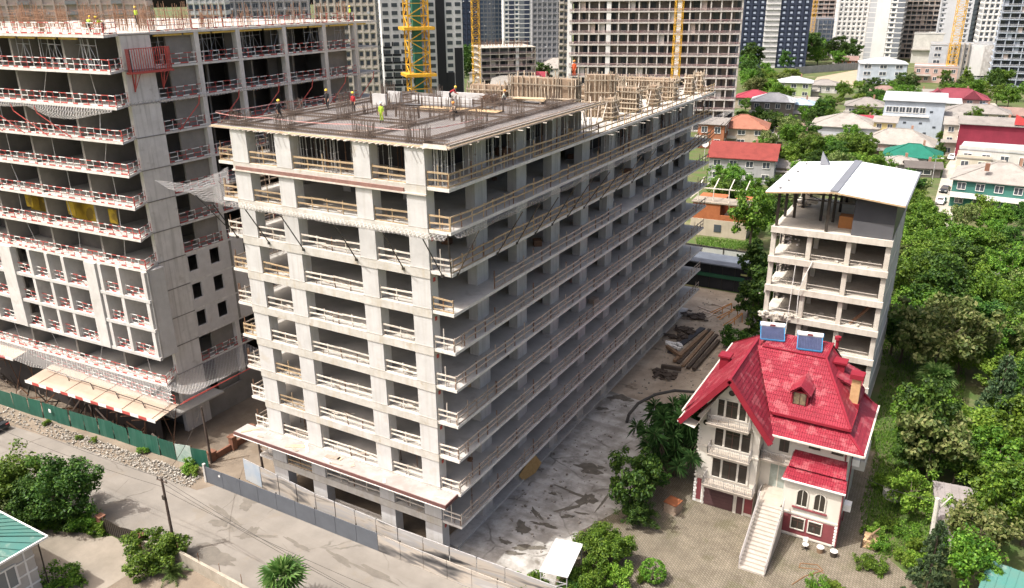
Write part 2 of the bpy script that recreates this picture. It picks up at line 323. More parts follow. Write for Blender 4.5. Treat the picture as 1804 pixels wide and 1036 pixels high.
# guard rails: every bay of every floor is a rail of its own
def railmesh(L, m, posts=1.5, seed=0, h=1.08, extra=0):
    r = random.Random(seed); mb = MB()
    n = max(2, int(round(L/posts)))
    for zz, t in ((h-.06, .13), (h*.5, .12), (.08, .10)):
        if zz < .2 and r.random() < .35: continue
        x = 0
        while x < L-.05:
            e = min(L, x+r.uniform(2.6, 4.2))
            dz0, dz1 = r.uniform(-.06,.06), r.uniform(-.06,.06)
            mb.beam((x, 0, zz+dz0), (e, r.uniform(-.02,.02), zz+dz1), .045, t, 0); x = e-.12
            if e >= L: break
    for i in range(n+1):
        x = L*i/n + (r.uniform(-.12,.12) if 0 < i < n else 0)
        hh = h+r.uniform(0, .12)+(r.uniform(.25,.6) if r.random() < .15 else 0)
        mb.beam((x, .05, 0), (x+r.uniform(-.07,.07), .05+r.uniform(-.04,.04), hh), .055, .07, r.choice((0, 0, 1)))
    for i in range(extra):
        x = r.uniform(0, L); mb.beam((x, .06, 0), (x+r.uniform(-.05,.05), .06, r.uniform(.9, 1.2)), .03, .03, 1)
    return mb.mesh('guard_rail', [m, RUST])
BAYS = [(.15, 6.3)]+[(6.3+6.7*i, 6.3+6.7*(i+1)) for i in range(8)]+[(59.9, 65.2)]
rv = {}
def rail(L, m, v, extra=0):
    key = (round(L, 1), m.name, v)
    if key not in rv: rv[key] = railmesh(L, m, 1.5, hash(key) % 9999 if False else int(L*97)+v*13+len(m.name), extra=extra)
    return rv[key]
for k in range(10):
    m = TIMB if k >= 7 else TIMO
    for y0, y1 in BAYS:
        if rnd.random() < .03: continue
        bi('guard_rail', rail(y1-y0, m, rnd.randrange(4), 2), -.12, y0, lev(k)+ST, R(90))
    z = lev(k)+ST; mf = TIMB if k >= 8 else TIMW
    for a, b, v in ((-23.35, -21.62, 0), (-19.78, -16.62, 1), (-14.93, -8.62, 2), (-6.98, -3.77, 3), (-1.93, -.12, 0)):
        bi('guard_rail', rail(b-a, mf if rnd.random() < .85 else TIMB, v+4*rnd.randrange(2), 1), a, .14 if -21.65 < a < -3 else .14, z)
    if k >= 1:
        for j in range(3): bi('guard_rail', rail(6.7, TIMO, j), -WX+.12, .4+6.7*j, z, R(90))
# debris boards lying behind the front rails
for k in range(1, 9):
    for a, b in ((-19.7, -16.7), (-14.8, -8.7), (-6.9, -3.8)):
        mb = MB()
        for i in range(rnd.randrange(2, 6)):
            x = rnd.uniform(a+.3, b-1.2); y = rnd.uniform(.5, 1.6); t = rnd.uniform(-.5, .5); l = rnd.uniform(.6, 1.6)
            bp(MB().cb((x+.4, y, lev(k)+ST+.06+.05*i), (l, .14, .04), 0, t), 'loose_board', TIMW if i % 3 else TIMO)

# steel props under the newest slabs
def prop(h, m=STEEL): return MB().cyl((0,0,0), (0,0,h*.55), .033, n=6).cyl((0,0,h*.5), (0,0,h), .024, n=6).cb((0,0,.012), (.14,.14,.02)).cb((0,0,h-.012), (.14,.14,.02)).cb((0,0,h*.54), (.1,.1,.07)).mesh('steel_prop', m)
pm = prop(FLH-ST-.12); pmr = prop(FLH-ST-.12, RUST)
zt = lev(9)+ST
pts = []
for i in range(34): pts.append((-1.8-rnd.uniform(.2, 20.5), rnd.uniform(.45, 1.5)))
for i in range(40): pts.append((rnd.uniform(-22.5, -.5), rnd.uniform(1.8, 4.5)))
for i in range(8): pts.append((rnd.uniform(-1.7, -.3), rnd.uniform(.3, 1.1)))
y = .5
while y < STEP-.3:
    pts.append((-.35+rnd.uniform(-.15,.1), y)); y += rnd.uniform(.75, 1.25)
for i in range(46): pts.append((rnd.uniform(-4.5, -.8), rnd.uniform(1.5, STEP-.5)))
for x, y in pts:
    if any(a-.1 < x < b+.1 and y < 1.1 for a, b in FC) or (-2.9 < x < -1.7 and any(v-.1 < y < v+1.9 for v in RY)): continue
    bi('steel_prop', pm if rnd.random() < .85 else pmr, x, y, zt)
zt = lev(8)+ST; y = STEP+1.5
while y < LY-.5:
    bi('steel_prop', pm if rnd.random() < .8 else pmr, -.4+rnd.uniform(-.2,.1), y, zt); y += rnd.uniform(.7, 1.15)
for i in range(70): bi('steel_prop', pm if rnd.random() < .7 else pmr, rnd.uniform(-4.2, -.8), rnd.uniform(STEP+2, LY-1), zt)
for k in (0, 1):
    for i in range(9): bi('steel_prop', pmr, rnd.uniform(-21, -.5), rnd.uniform(1.3, 3), lev(k)+ST)
FILM = mat('film_board', (.05,.045,.042), (.035,.03,.03), rough=.6)  # dark boards added to stand for the shade deep in the propped storeys
for x0, x1 in ((-22.5, -17), (-16.9, -9), (-8.9, -4.6)): bp(MB().box(x0, 4.9, lev(9)+ST, x1, 5.0, lev(10)-.1), 'shutter_panel', FILM)
for j in range(4): bp(MB().box(-4.8, 5.1+5.2*j, lev(9)+ST, -4.7, 10.2+5.2*j, lev(10)-.1), 'shutter_panel', FILM)
for j in range(7): bp(MB().box(-4.6, STEP+2+5.2*j, lev(8)+ST, -4.5, STEP+7.1+5.2*j, lev(9)-.02), 'shutter_panel', FILM)
# slab-edge soffit boards and ends of joists
jm = MB().cb((0,0,0), (1.1, .09, .05)).mesh('joist', TIMW)
for i in range(17): bi('joist', jm, .1+rnd.uniform(-.25,.25), STEP+2+i*2.2+rnd.uniform(-.5,.5), lev(9)-.035, rnd.uniform(-.1,.1))
for i in range(14): bi('joist', jm, .05+rnd.uniform(-.3,.35), .3+i*1.85+rnd.uniform(-.5,.5), lev(10)-.11, rnd.uniform(-.1,.1))
for i in range(38): bi('joist', jm, -21+i*.52+rnd.uniform(-.1,.1), -.02, lev(10)-.11, R(90)+rnd.uniform(-.35,.35))
# edge deck of the old lower level, darker beam at the ninth floor front
bp(MB().box(-21.3, -.16, lev(9)-.3, -3.9, -.065, lev(9)-.02), 'edge_formwork', mat('brown_edge_board', (.27,.15,.12), (.18,.1,.085), scale=2))
bp(MB().box(-21.7, -.2, lev(9)-.42, -1.9, -.062, lev(9)-.304), 'edge_ledger', TIMW)
# top deck: plywood, rebar mat, beam cages, starter bars
zd = lev(10)
bp(MB().box(-WX-.2, -.12, zd-.08, .12, STEP+.1, zd), 'deck_formwork', PLY)
bp(MB().box(-WX+.0, 0, zd+.004, -.25, STEP-.2, zd+.03), 'deck_sheet', mat('deck_sheet', (.29,.28,.27), (.21,.2,.195), scale=.5, stain=((.42,.30,.19), .6, .25, .6)))
for yy in (-.16, ): bp(MB().box(-WX-.4, yy, zd-.16, -1.9, yy+.05, zd-.085), 'edge_plank', TIMO)
mb = MB().beam((.16, 0, zd+.12), (.16, STEP, zd+.12), .05, .16).beam((.26, -.2, zd-.05), (.26, STEP+1.5, zd-.05), .09, .1).beam((-.2, 0, zd+.2), (-.2, STEP, zd+.2), .06, .08)
bp(mb, 'edge_plank', TIMO)
mb = MB().beam((-1.9, -.2, zd+.1), (.1, -.2, zd+.1), .05, .18).beam((-2.1, -.3, zd-.05), (.2, -.3, zd-.05), .1, .1)
bp(mb, 'edge_plank', TIMW)
REBAR = mat('rebar', (.15,.11,.085), (.1,.075,.06), scale=2, rough=.7)
mb = MB(); x = -WX+.15
while x < -.3: mb.beam((x, .1, zd+.07), (x, STEP-.3, zd+.07), .014, .014); x += .3
y = .15
while y < STEP-.3: mb.beam((-WX+.1, y, zd+.09), (-.3, y, zd+.09), .014, .014); y += .3
bp(mb, 'rebar_mat', REBAR, kind='stuff')
def cage(p, q, wd=.55):
    p, q = Vector(p), Vector(q); d = (q-p); L = d.length; d.normalize(); s = Vector((-d.y, d.x, 0))*(wd/2); mb = MB()
    for o in (s, -s, s*.33, -s*.33):
        for zz in (.1, .36): mb.beam(p+o+Vector((0,0,zz)), q+o+Vector((0,0,zz)), .03, .03)
    n = int(L/.22)
    for i in range(n+1):
        c = p+d*(L*i/max(1, n))
        mb.beam(c-s+Vector((0,0,.38)), c+s+Vector((0,0,.38)), .018); mb.beam(c-s+Vector((0,0,.08)), c-s+Vector((0,0,.38)), .018); mb.beam(c+s+Vector((0,0,.08)), c+s+Vector((0,0,.38)), .018)
    return mb
for p, q in (((-WX+.3, .5, zd), (-.3, .5, zd)), ((-2.3, .6, zd), (-2.3, STEP-.5, zd)), ((-7.8, .6, zd), (-7.8, STEP-1, zd)), ((-15.8, .6, zd), (-15.8, STEP-4, zd)), ((-21, .6, zd), (-21, STEP-1, zd)),
             ((-WX+.3, 7, zd), (-16, 7, zd)), ((-15.6, 13.8, zd), (-2.5, 13.8, zd)), ((-15.6, 7.1, zd), (-8, 7.1, zd)), ((-WX+.3, 20.5, zd), (-2.5, 20.5, zd))):
    bp(cage(p, q), 'rebar_cage', REBAR)
def starters(x, y, w, d, z, h=1.35, n=14):
    mb = MB()
    for i in range(n):
        t = i/n*4; s = int(t); u = t-s
        px, py = [(-1+2*u, -1), (1, -1+2*u), (1-2*u, 1), (-1, 1-2*u)][s]
        hh = h*rnd.uniform(.8, 1.12)
        mb.beam((x+px*w/2, y+py*d/2, z), (x+px*w/2+rnd.uniform(-.05,.05), y+py*d/2+rnd.uniform(-.05,.05), z+hh), .03, .03)
    for zz in (.25, .6): 
        for a, b in (((-1,-1),(1,-1)), ((1,-1),(1,1)), ((1,1),(-1,1)), ((-1,1),(-1,-1))):
            mb.beam((x+a[0]*w/2, y+a[1]*d/2, z+zz), (x+b[0]*w/2, y+b[1]*d/2, z+zz), .02)
    return bp(mb, 'starter_bars', REBAR)
for a, b in FC: starters((a+b)/2, .55, b-a-.1, .8, zd, 1.3, 26)
for y in RY[:3]:
    for x, wd, dd in ((-2.3, .7, 1.6), (-8.7, .7, 1.4), (-15.3, .7, 1.4), (-21.2, .7, 1.4)): starters(x, y+.9, wd, dd, zd, 1.45, 22)
for i in range(5): starters(-19+i*3.2, 16.5+rnd.uniform(-.5,.5), 2.2, .25, zd, 1.2, 18)
for i in range(4): starters(-14.5+i*3.4, 10.4+rnd.uniform(-.6,.6), 2.4, .3, zd, 1.1, 18)
# stair opening and concrete upstand on the deck
for q in ((-16.5, 18.2, -9.5, 18.45, .75), (-16.5, 22.5, -9.5, 22.75, .75), (-19.2, 15.6, -17.6, 15.85, 1.1), (-19.2, 18, -17.6, 18.2, 1.1)): bp(MB().box(q[0], q[1], zd+.03, q[2], q[3], zd+q[4]), 'stair_upstand', CONC)
bp(MB().cb((-9.5, 15.8, zd+.14), (8.5, 2.2, .03), 0, .05), 'plywood_sheet', mat('deck_ply', (.5,.36,.2), (.36,.25,.14), scale=.8))
bp(MB().cb((-12.5, 17.3, zd+.18), (10.5, 1.0, .06), 0, .12), 'plywood_sheet', mat('film_ply', (.16,.155,.16), (.11,.105,.1), scale=.8))
# lower, white-dusted far deck
bp(MB().box(-WX+.3, STEP+.4, lev(9)+ST+.004, -.3, LY-.6, lev(9)+ST+.02), 'deck_screed', mat('pale_screed', (.50,.475,.43), (.37,.345,.30), scale=.7, stain=((.4,.34,.26), .5, .9, .6), bump=.3))
bp(MB().box(-.25, STEP+.4, lev(9)+.004, .06, LY, lev(9)+ST+.02), 'slab_edge', CONC_G)
bp(MB().box(-22, STEP+.25, lev(9)+ST, -2, STEP+.35, zd-.1), 'wall_panel', CONC_G)

# canopy along the street front with brown fascia
DUST = mat('canopy_dust', (.37,.345,.325), (.27,.245,.225), scale=.8, stain=((.25,.16,.12), .8, 1.4, .66), bump=.4, bscale=14)
BROWN = mat('brown_fascia', (.15,.07,.06), (.1,.05,.045), scale=2)
bp(MB().box(-24.5, -1.75, lev(1)+.08, -.35, -.065, lev(1)+.16), 'canopy_deck', DUST)
bp(MB().box(-24.5, -1.83, lev(1)-.12, -.35, -1.752, lev(1)+.2).box(-.345, -1.83, lev(1)-.12, -.27, .02, lev(1)+.2), 'canopy_fascia', BROWN)
bp(MB().box(-24.5, -1.87, lev(1)-.17, -.3, -1.80, lev(1)-.124), 'canopy_trim', WHITEP)
for i in range(16): bp(MB().beam((-24+i*1.55, -1.7, lev(1)+.03), (-24+i*1.55, -.08, lev(1)+.03), .08, .09), 'canopy_joist', TIMO)
for i in range(14):
    x = rnd.uniform(-24, -1); bp(MB().cb((x, rnd.uniform(-1.5,-.4), lev(1)+.19), (rnd.uniform(.4,1.8), rnd.uniform(.1,.5), .03), 0, rnd.uniform(-1,1)), 'loose_board', rnd.choice([TIMW, TIMO, PLY]))
# ground storey infill walls along the street
bp(MB().box(-14.9, .7, 0, -8.7, .9, 1.1).box(-6.9, .7, 0, -3.8, .9, .5), 'infill_wall', CONC_G)

# catch net on struts at the eighth floor
def net(name, rows, mats, parent, sub=1, dbl=True, **kw):
    "rows: list of polylines (same count) forming a surface with uv in metres"
    vs, fs, uv = [], [], []; nr, nc = len(rows), len(rows[0])
    for i, r in enumerate(rows):
        for j, p in enumerate(r): vs.append(tuple(p))
    U = [0]
    for j in range(1, nc): U.append(U[-1]+(Vector(rows[0][j])-Vector(rows[0][j-1])).length)
    V = [0]
    for i in range(1, nr): V.append(V[-1]+(Vector(rows[i][0])-Vector(rows[i-1][0])).length)
    for i in range(nr-1):
        for j in range(nc-1): fs.append((i*nc+j, i*nc+j+1, (i+1)*nc+j+1, (i+1)*nc+j))
    me = bpy.data.meshes.new(name); me.from_pydata(vs, [], fs); me.materials.append(mats)
    ul = me.uv_layers.new(name='UVMap')
    for lp in me.loops: ul.data[lp.index].uv = (U[lp.vertex_index % nc], V[lp.vertex_index//nc])
    me.polygons.foreach_set('use_smooth', [True]*len(me.polygons)); me.update()
    return place(name, me, parent, **kw)
def shift(rows): return [[(p[0]-BO.x, p[1]-BO.y, p[2]) for p in r] for r in rows]
zi = lev(8)+.1; rows = [[], [], [], [], []]
n = 44
for i in range(n+1):                               # right face
    y = .3+i*1.6; s = abs(math.sin(i*math.pi/3.2)); far = max(0, (i-32)/12)
    out = .9+.25*s+3.2*far; dz = .35+.12*s*0+1.5*far
    for j, t in enumerate((0, .3, .6, .85, 1)): rows[j].append((.06+out*t, y, zi+dz*t-1.15*t*(1-t)*1.6-.10*s))
bp2 = lambda rows, nm, m: net(nm, shift(rows), m, B)
bp2(rows, 'catch_net', NETW)
rows = [[], [], [], [], []]
n = 22
for i in range(n+1):                               # front face and beyond the left corner
    x = -.2-i*1.38; s = abs(math.sin(i*math.pi/3)); far = max(0, (-x-22.5)/8)
    out = 1.1+.2*s; dz = .1+.12*s+1.1*far
    for j, t in enumerate((0, .3, .6, .85, 1)): rows[j].append((x, -.08+7*far*(1-t)-out*t, zi+dz*t+far*.9*(1-t)-1.0*t*(1-t)*1.6-.1*s-.55*min(1,far*3)*math.sin(3.0*t+i)**2))
bp2(rows, 'catch_net', NETW)
zb = lev(7)+.05
for y in [.7, 9.7, 6.5, 13, 19.4, 16.2, 23, 27, 31, 35.5, 40.2, 44.5, 49, 52.5, 55.7, 59.5, 63]:
    o = 1.9+(y/60)*1.3+rnd.uniform(-.2,.2); bp(MB().cyl((.05, y, zb), (o, y+.4, zb+3.4+rnd.uniform(-.2,.4)), .045, n=6).cb((.0, y, zb), (.18,.2,.2)), 'net_strut', DARKST)
for x in (-.8, -4.4, -9, -14.6, -18.5, -22.3):
    bp(MB().cyl((x, -.08, zb), (x-.3, -1.9, zb+3.3), .045, n=6).cb((x, -.1, zb), (.2,.18,.2)), 'net_strut', DARKST)
for x, y, tx, ty in ((-23.4, .5, -25.5, -1.2), (-23.4, 3, -28, 3.5), (-23.4, 3.4, -27.2, 5.4)):
    bp(MB().cyl((x, y, zb), (tx, ty, zb+3.6), .045, n=6), 'net_strut', DARKST)
bp(MB().cyl((.02, -.12, zb), (.45, -1.0, zb+3.6), .045, n=6), 'net_strut', DARKST)
# ---------------- left tower under construction ----------------
TZ = lambda k: 6.985+3.2*k
T = thing('tower_under_construction', 'tall unfinished tower with red and white guard rails and bare corner pillar, beside the street', 'building', (-55, 20, 0))
TO = Vector((-55, 20, 0))
def tp(mb, name, mats, **kw):
    mb.v = [(x-TO.x, y-TO.y, z) for x, y, z in mb.v]; return mb.obj(name, mats, T, **kw)
def ti(name, me, x, y, z, rz=0, scale=None): return place(name, me, T, (x-TO.x, y-TO.y, z), rz, scale)
WBLK = mat('white_block_wall', (.56,.54,.515), (.46,.44,.415), scale=.8, streak=((.38,.35,.32), .35), stain=((.40,.37,.33), .5, 1.2, .6), bump=.15)
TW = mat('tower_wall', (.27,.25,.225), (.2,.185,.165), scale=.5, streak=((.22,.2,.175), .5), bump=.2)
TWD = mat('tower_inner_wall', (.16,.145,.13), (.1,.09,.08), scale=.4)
def fy(x): return 1.2+.055*(x+37.7)
XL = -84.0
for k in range(0, 12):
    pts_ = [(XL, fy(XL)), (-37.7, 1.2), (-39.15, 3.6), (-39.3, 42), (XL, 42)]
    mb = MB().prism(pts_, TZ(k), TZ(k)+.22); mb.m = [0, 0]+[1]*5; tp(mb, 'floor_slab', [CONC2, SEDGE])  # same lightened edge faces, shading painted by face
# corner pillar, one lift per storey
PILC = mat('pillar_concrete', (.68,.645,.605), (.56,.53,.49), scale=.7, streak=((.30,.275,.24), .6), stain=((.33,.29,.24), .35, .9, .6), bump=.2)
for k in range(-2, 11):
    z0 = TZ(k)+.1 if k >= -1 else 0
    if k == -2: z1 = TZ(-1)+.06
    else: z1 = TZ(k+1)+.06
    tp(MB().box(-39.6, 3.72, z0, -39.08+rnd.uniform(-.015,.015), 7.0, z1), 'corner_pillar', PILC)
    if k >= -1: tp(MB().box(-39.62, 3.68, z1-.02, -39.02, 7.05, z1+.07), 'pour_joint', TW)
# party walls and right-hand columns
for k in range(0, 11):
    if 1 <= k <= 3: continue
    z0, z1 = TZ(k)+.22, TZ(k+1)
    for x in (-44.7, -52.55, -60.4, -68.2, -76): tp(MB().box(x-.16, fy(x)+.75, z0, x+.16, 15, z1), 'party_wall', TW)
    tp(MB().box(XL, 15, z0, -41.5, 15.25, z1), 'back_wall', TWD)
    for x in (-48.6, -56.5, -64.3, -41.6): tp(MB().cyl((x+rnd.uniform(-.8,.8), fy(x)+rnd.uniform(.4,1.2), z0), (x+rnd.uniform(-.8,.8), fy(x)+.8, z1), .035, n=5), 'steel_prop', STEEL)
for k in range(-1, 11):
    z0, z1 = (TZ(k)+.22 if k >= 0 else 0), TZ(k+1)
    for y in (12.6, 18.1, 25, 31.7, 37.5):
        if 1 <= k <= 3 and y < 35: continue
        tp(MB().box(-39.9, y-.28, z0, -39.22, y+.28, z1), 'column', PILC)
    if not 1 <= k <= 3:
        for y0, y1, xx in ((9.2, 12.3, -39.75), (19.5, 22, -43), (26.5, 31, -44), (33.5, 37, -40.6)): tp(MB().box(xx-.2, y0, z0, xx, y1, z1), 'partition', TW)
        for y in (15, 21.5, 28, 35): tp(MB().box(-46, y, z0, -41+rnd.uniform(-1.5,0), y+.2, z1), 'partition', TW)
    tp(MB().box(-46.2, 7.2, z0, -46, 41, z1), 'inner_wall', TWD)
# red and white guard rails
def rwrail(L, seed, pale=False, h=1.05):
    r = random.Random(seed); mb = MB(); rd = 0
    for zz in (h, h*.55, .12):
        x, kk = 0, r.randrange(2)
        while x < L:
            e = min(L, x+r.choice((.5, .75, 1.0)))
            if r.random() > .06: mb.beam((x, 0, zz+r.uniform(-.02,.02)), (e, 0, zz+r.uniform(-.02,.02)), .04, .065 if zz > .2 else .12, kk); x = e; kk = 1-kk
    n = int(L/.95)
    for i in range(n+1):
        x = L*i/n; kk = r.random() < (.65 if pale else .5)
        mb.beam((x, .03, 0), (x+r.uniform(-.04,.04), .03, h+r.uniform(0,.1)), .045, .045, int(kk))
    return mb.mesh('guard_rail', [REDP, WHITEP])
rw = [rwrail(7.85, s, True) for s in range(4)]; rwr = [rwrail(6.0, s+10) for s in range(4)]; rwc = rwrail(2.6, 30)
for k in list(range(4, 12))+[0]:
    z = TZ(k)+.22; a = math.atan(.055)
    for i in range(5):
        x = -45.6-7.85*i; ti('guard_rail', rnd.choice(rw), x, fy(x)+.1, z, a)
    ti('guard_rail', rwc, -37.85, 1.35, z, R(120))
    y = 7.2
    for i in range(5):
        ti('guard_rail', rnd.choice(rwr), -39.25, y, z, R(90)); y += 6.05
# white facade block, three storeys
for k in (1, 2, 3):
    z0, z1 = TZ(k), TZ(k+1)
    for x0, x1 in ((-61.4, -59.1), (-47.0, -45.2), (-75.5, -73.4)): tp(MB().box(x0, fy(x0)-.15, z0, x1, fy(x0)+.5, z1), 'wall_panel', WBLK)
    for x in (-38.2, -41.9, -44.9+.2, -50.5, -53.2, -56.2, -64.5, -67.4, -70.4): tp(MB().box(x-.25, fy(x)-.12, z0, x+.25, fy(x)+2.2, z1), 'fin_wall', WBLK)
    tp(MB().prism([(XL, fy(XL)-.16), (-37.75, 1.04), (-37.75, 1.3), (XL, fy(XL)+.1)], z0-.06, z0+.28), 'edge_beam', WBLK)
    for x0, x1 in ((-45.2, -42.2), (-50.2, -47), (-53, -50.8), (-56, -53.5), (-59.1, -56.5), (-41.6, -38.5), (-64.2, -61.5), (-67.1, -64.8)):
        ya = fy(x0)+2.3; tp(MB().box(x0, ya, z0+.22, x0+(x1-x0)*rnd.choice((.3,.42,.5)), ya+.2, z1), 'block_wall', TW if rnd.random() < .5 else WBLK)
        tp(MB().box(x0+(x1-x0)*.62, ya+.1, z0+.22, x0+(x1-x0)*.74, ya+.5, z1), 'pier', TW)
        key = round(x1-x0, 1); ti('guard_rail', rwrail(x1-x0, int(x0*7)+k, True), x0, fy(x0)+.25, z0+.22)
    tp(MB().box(XL, 6.8, z0+.22, -40, 7.0, z1), 'back_wall', TWD)  # dark wall added to stop light behind the bays, so openings read shaded
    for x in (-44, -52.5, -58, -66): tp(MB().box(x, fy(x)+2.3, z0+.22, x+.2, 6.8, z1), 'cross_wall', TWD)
    # angled side wall up to the pillar and the flank with its windows
    tp(MB().prism([(-37.75, 1.3), (-39.1, 3.7), (-39.4, 3.6), (-38.1, 1.3)], z0+.22, z1), 'wall_panel', WBLK)
    zs, ze = z0+.22, z1
    ys = [7.02, 7.3, 8.55, 10.2, 11.55, 14.6, 14.9, 16.4, 18.6, 20, 23, 24.4, 27, 28.4, 34]
    GW = mat('flank_block_wall', (.60,.57,.545), (.52,.49,.46), scale=1, stain=((.36,.33,.3), .4, 1.5, .62), bump=.2) if k == 1 else bpy.data.materials['flank_block_wall']
    op = [(7.3, 8.55), (10.2, 11.55), (14.95, 16.2), (17.8, 19.1), (21, 22.3), (24.5, 25.8), (28, 29.3)]
    y = 7.02
    for a, b in op+[(34, 34)]:
        tp(MB().box(-39.4, y, zs, -39.17, a, ze), 'block_wall', GW); 
        if a < 34: tp(MB().box(-39.4, a, zs, -39.18, b, zs+1.0), 'block_wall', GW); tp(MB().box(-39.4, a, ze-.25, -39.18, b, ze), 'lintel', GW)
        y = b
    tp(MB().box(-39.45, 12.9, zs, -39.12, 13.2, ze), 'column', TW)
# the smeared yellow boards behind the fifth floor
YB = mat('yellow_board', (.62,.42,.03), (.30,.2,.02), scale=.5, stain=((.12,.08,.02), .8, .5, .5))
for x in (-43.6, -50.6, -58.2, -65.6): tp(MB().box(x, 2.2, TZ(5)+1.0, x+1.3, 2.25, TZ(5)+2.5), 'yellow_panel', YB)
for x in (-49.2, -56.9, -64.5): tp(MB().box(x-2.4, 3.2, TZ(5)+.3, x+4.0, 3.26, TZ(6)-.1), 'yellow_panel', YB); tp(MB().box(x-2.6, 3.6, TZ(4)+.3, x+4.2, 3.66, TZ(5)-.05), 'dark_panel', TWD)
# formwork under the newest slabs: yellow beams, frame scaffolds
YT = mat('yellow_beam', (.62,.42,.10), (.5,.33,.08), scale=2)
for i in range(14): tp(MB().box(-44.5-i*3.0, fy(-44-i*3)+.3, TZ(11)-.22, -41.7-i*3.0, fy(-44-i*3)+.45, TZ(11)-.03), 'form_beam', YT)
for i in range(9): tp(MB().box(-39.45, 7.6+i*3.6, TZ(11)-.22, -39.3, 10.9+i*3.6, TZ(11)-.03), 'form_beam', YT)
def frame(L=2.2, h=2.75):
    mb = MB()
    for x in (0, L*.5, L): mb.cyl((x,0,0), (x,0,h), .03, n=5)
    mb.cyl((0,0,.3), (L*.5,0,h-.4), .02, n=4).cyl((L*.5,0,h-.4), (L,0,.3), .02, n=4).cyl((0,0,h*.8), (L,0,h*.8), .025, n=4).cyl((0,0,.5), (L,0,.5), .02, n=4)
    return mb.mesh('scaffold_frame', mat('scaffold_steel', (.52,.53,.55), (.4,.4,.42), rough=.45, metal=.4) if 'scaffold_steel' not in bpy.data.materials else bpy.data.materials['scaffold_steel'])
fm = frame()
for i in range(17): ti('scaffold_frame', fm, -42.5-i*2.4, fy(-42-i*2.4)+1.1+(i % 2)*.9, TZ(10)+.22)
for i in range(12): ti('scaffold_frame', fm, -40.2-(i % 2)*1.2, 7.6+i*2.7, TZ(10)+.22, R(90))
# roof: screed, rebar forest, column cages
tp(MB().prism([(XL, fy(XL)+.2), (-38, 1.5), (-39.3, 3.7), (-39.5, 41.8), (XL, 41.8)], TZ(11)+.224, TZ(11)+.25), 'roof_screed', mat('roof_screed', (.46,.42,.375), (.36,.31,.265), scale=.9, stain=((.45,.2,.14), .5, 1.1, .62)))
for cx in range(13):
    for cy in range(4):
        x = -41.5-cx*3.1+rnd.uniform(-.4,.4); y = 4+cy*4.6+rnd.uniform(-.8,.8); mb = MB()
        for i in range(rnd.randrange(7, 17)):
            a, b = rnd.uniform(-.9,.9), rnd.uniform(-.35,.35); mb.beam((x+a, y+b, TZ(11)+.22), (x+a+rnd.uniform(-.12,.12), y+b, TZ(11)+.22+rnd.uniform(1.0,2.8)), .03, .03)
        for zz in (.6, 1.2, 1.8): mb.beam((x-.9, y-.35, TZ(11)+.22+zz), (x+.9, y-.35, TZ(11)+.22+zz), .03); mb.beam((x-.9, y+.35, TZ(11)+.22+zz), (x+.9, y+.35, TZ(11)+.22+zz), .03)
        tp(mb, 'starter_bars', mat('rebar_brown', (.30,.17,.10), (.2,.12,.08), scale=2) if 'rebar_brown' not in bpy.data.materials else bpy.data.materials['rebar_brown'])
for cy in range(8):
    y = 8+cy*4.3; mb = MB()
    for i in range(20): a = rnd.uniform(-.4,.4); b = rnd.uniform(-1.5,1.5); mb.beam((-41.5+a, y+b, TZ(11)+.22), (-41.5+a, y+b+rnd.uniform(-.1,.1), TZ(11)+.22+rnd.uniform(1.2,2.6)), .035)
    tp(mb, 'starter_bars', bpy.data.materials['rebar_brown'])
# red cage balcony on the pillar
mb = MB()
zc = TZ(10)-.15
for i in range(18): mb.beam((-38.4, 4.0+i*.262, zc+.1), (-38.4, 4.0+i*.262, zc+2.2), .05)
for i in range(6): mb.beam((-38.4-i*.14, 8.45, zc+.1), (-38.4-i*.14, 8.45, zc+2.2), .05); mb.beam((-38.4-i*.14, 4.0, zc+.1), (-38.4-i*.14, 4.0, zc+2.2), .05)
mb.beam((-38.4, 4, zc+2.2), (-38.4, 8.45, zc+2.2), .07)
cage_ = tp(mb, 'cage_bars', REDP)
tp(MB().box(-39.05, 3.8, zc-.1, -38.3, 8.6, zc+.08), 'cage_floor', REDP)
for y in (4.4, 7.6): tp(MB().beam((-38.5, y, zc-.1), (-39.0, y, zc-1.7), .09).beam((-39.03, y, zc-.1), (-39.03, y, zc-1.8), .09).beam((-38.5, y+.5, zc-.1), (-39.0, y, zc-1.7), .06), 'cage_bracket', REDP)
# catch net at the ninth floor with red arms
def tshift(rows): return [[(p[0]-TO.x, p[1]-TO.y, p[2]) for p in r] for r in rows]
rows = [[], [], [], []]
for i in range(40):
    x = -38-i*1.1; s = abs(math.sin(i*math.pi/5.5)); bag = math.exp(-((x+44)/3.5)**2)
    for j, t in enumerate((0, .35, .7, 1)): rows[j].append((x, fy(x)-.05-(.7+.3*s+1.0*bag)*t, TZ(9)+.3-(1.4+2.2*bag)*t*(1-t)*1.3-.35*t*s-.3*bag*t))
net('catch_net', tshift(rows), NETW, T)
rows = [[], [], [], []]
for i in range(30):
    y = 1.6+i*1.35; s = abs(math.sin(i*math.pi/4.4))
    for j, t in enumerate((0, .35, .7, 1)): rows[j].append((-39.2+(.8+.35*s)*t, y, TZ(9)+.25-1.1*t*(1-t)*1.3-.3*t*(1-s)+.25*t))
net('catch_net', tshift(rows), NETW, T)
for i in range(8):
    x = -46.5-i*3.6; tp(MB().cyl((x+1.8, fy(x)-.05, TZ(8)+.2), (x-1.0, fy(x)-1.3, TZ(9)-.6), .05, n=5, k=0).cyl((x-1.0, fy(x)-1.3, TZ(9)-.6), (x-1.2, fy(x)-1.35, TZ(9)+.1), .05, n=5), 'net_arm', REDP)
for y in (10.3, 15.6, 21.5, 27, 33, 38.5): tp(MB().cyl((-39.1, y-1.5, TZ(8)+.2), (-38.2, y+.6, TZ(9)-.5), .055, n=5).cyl((-38.2, y+.6, TZ(9)-.5), (-38.1, y+.7, TZ(9)+.35), .055, n=5), 'net_arm', REDP)
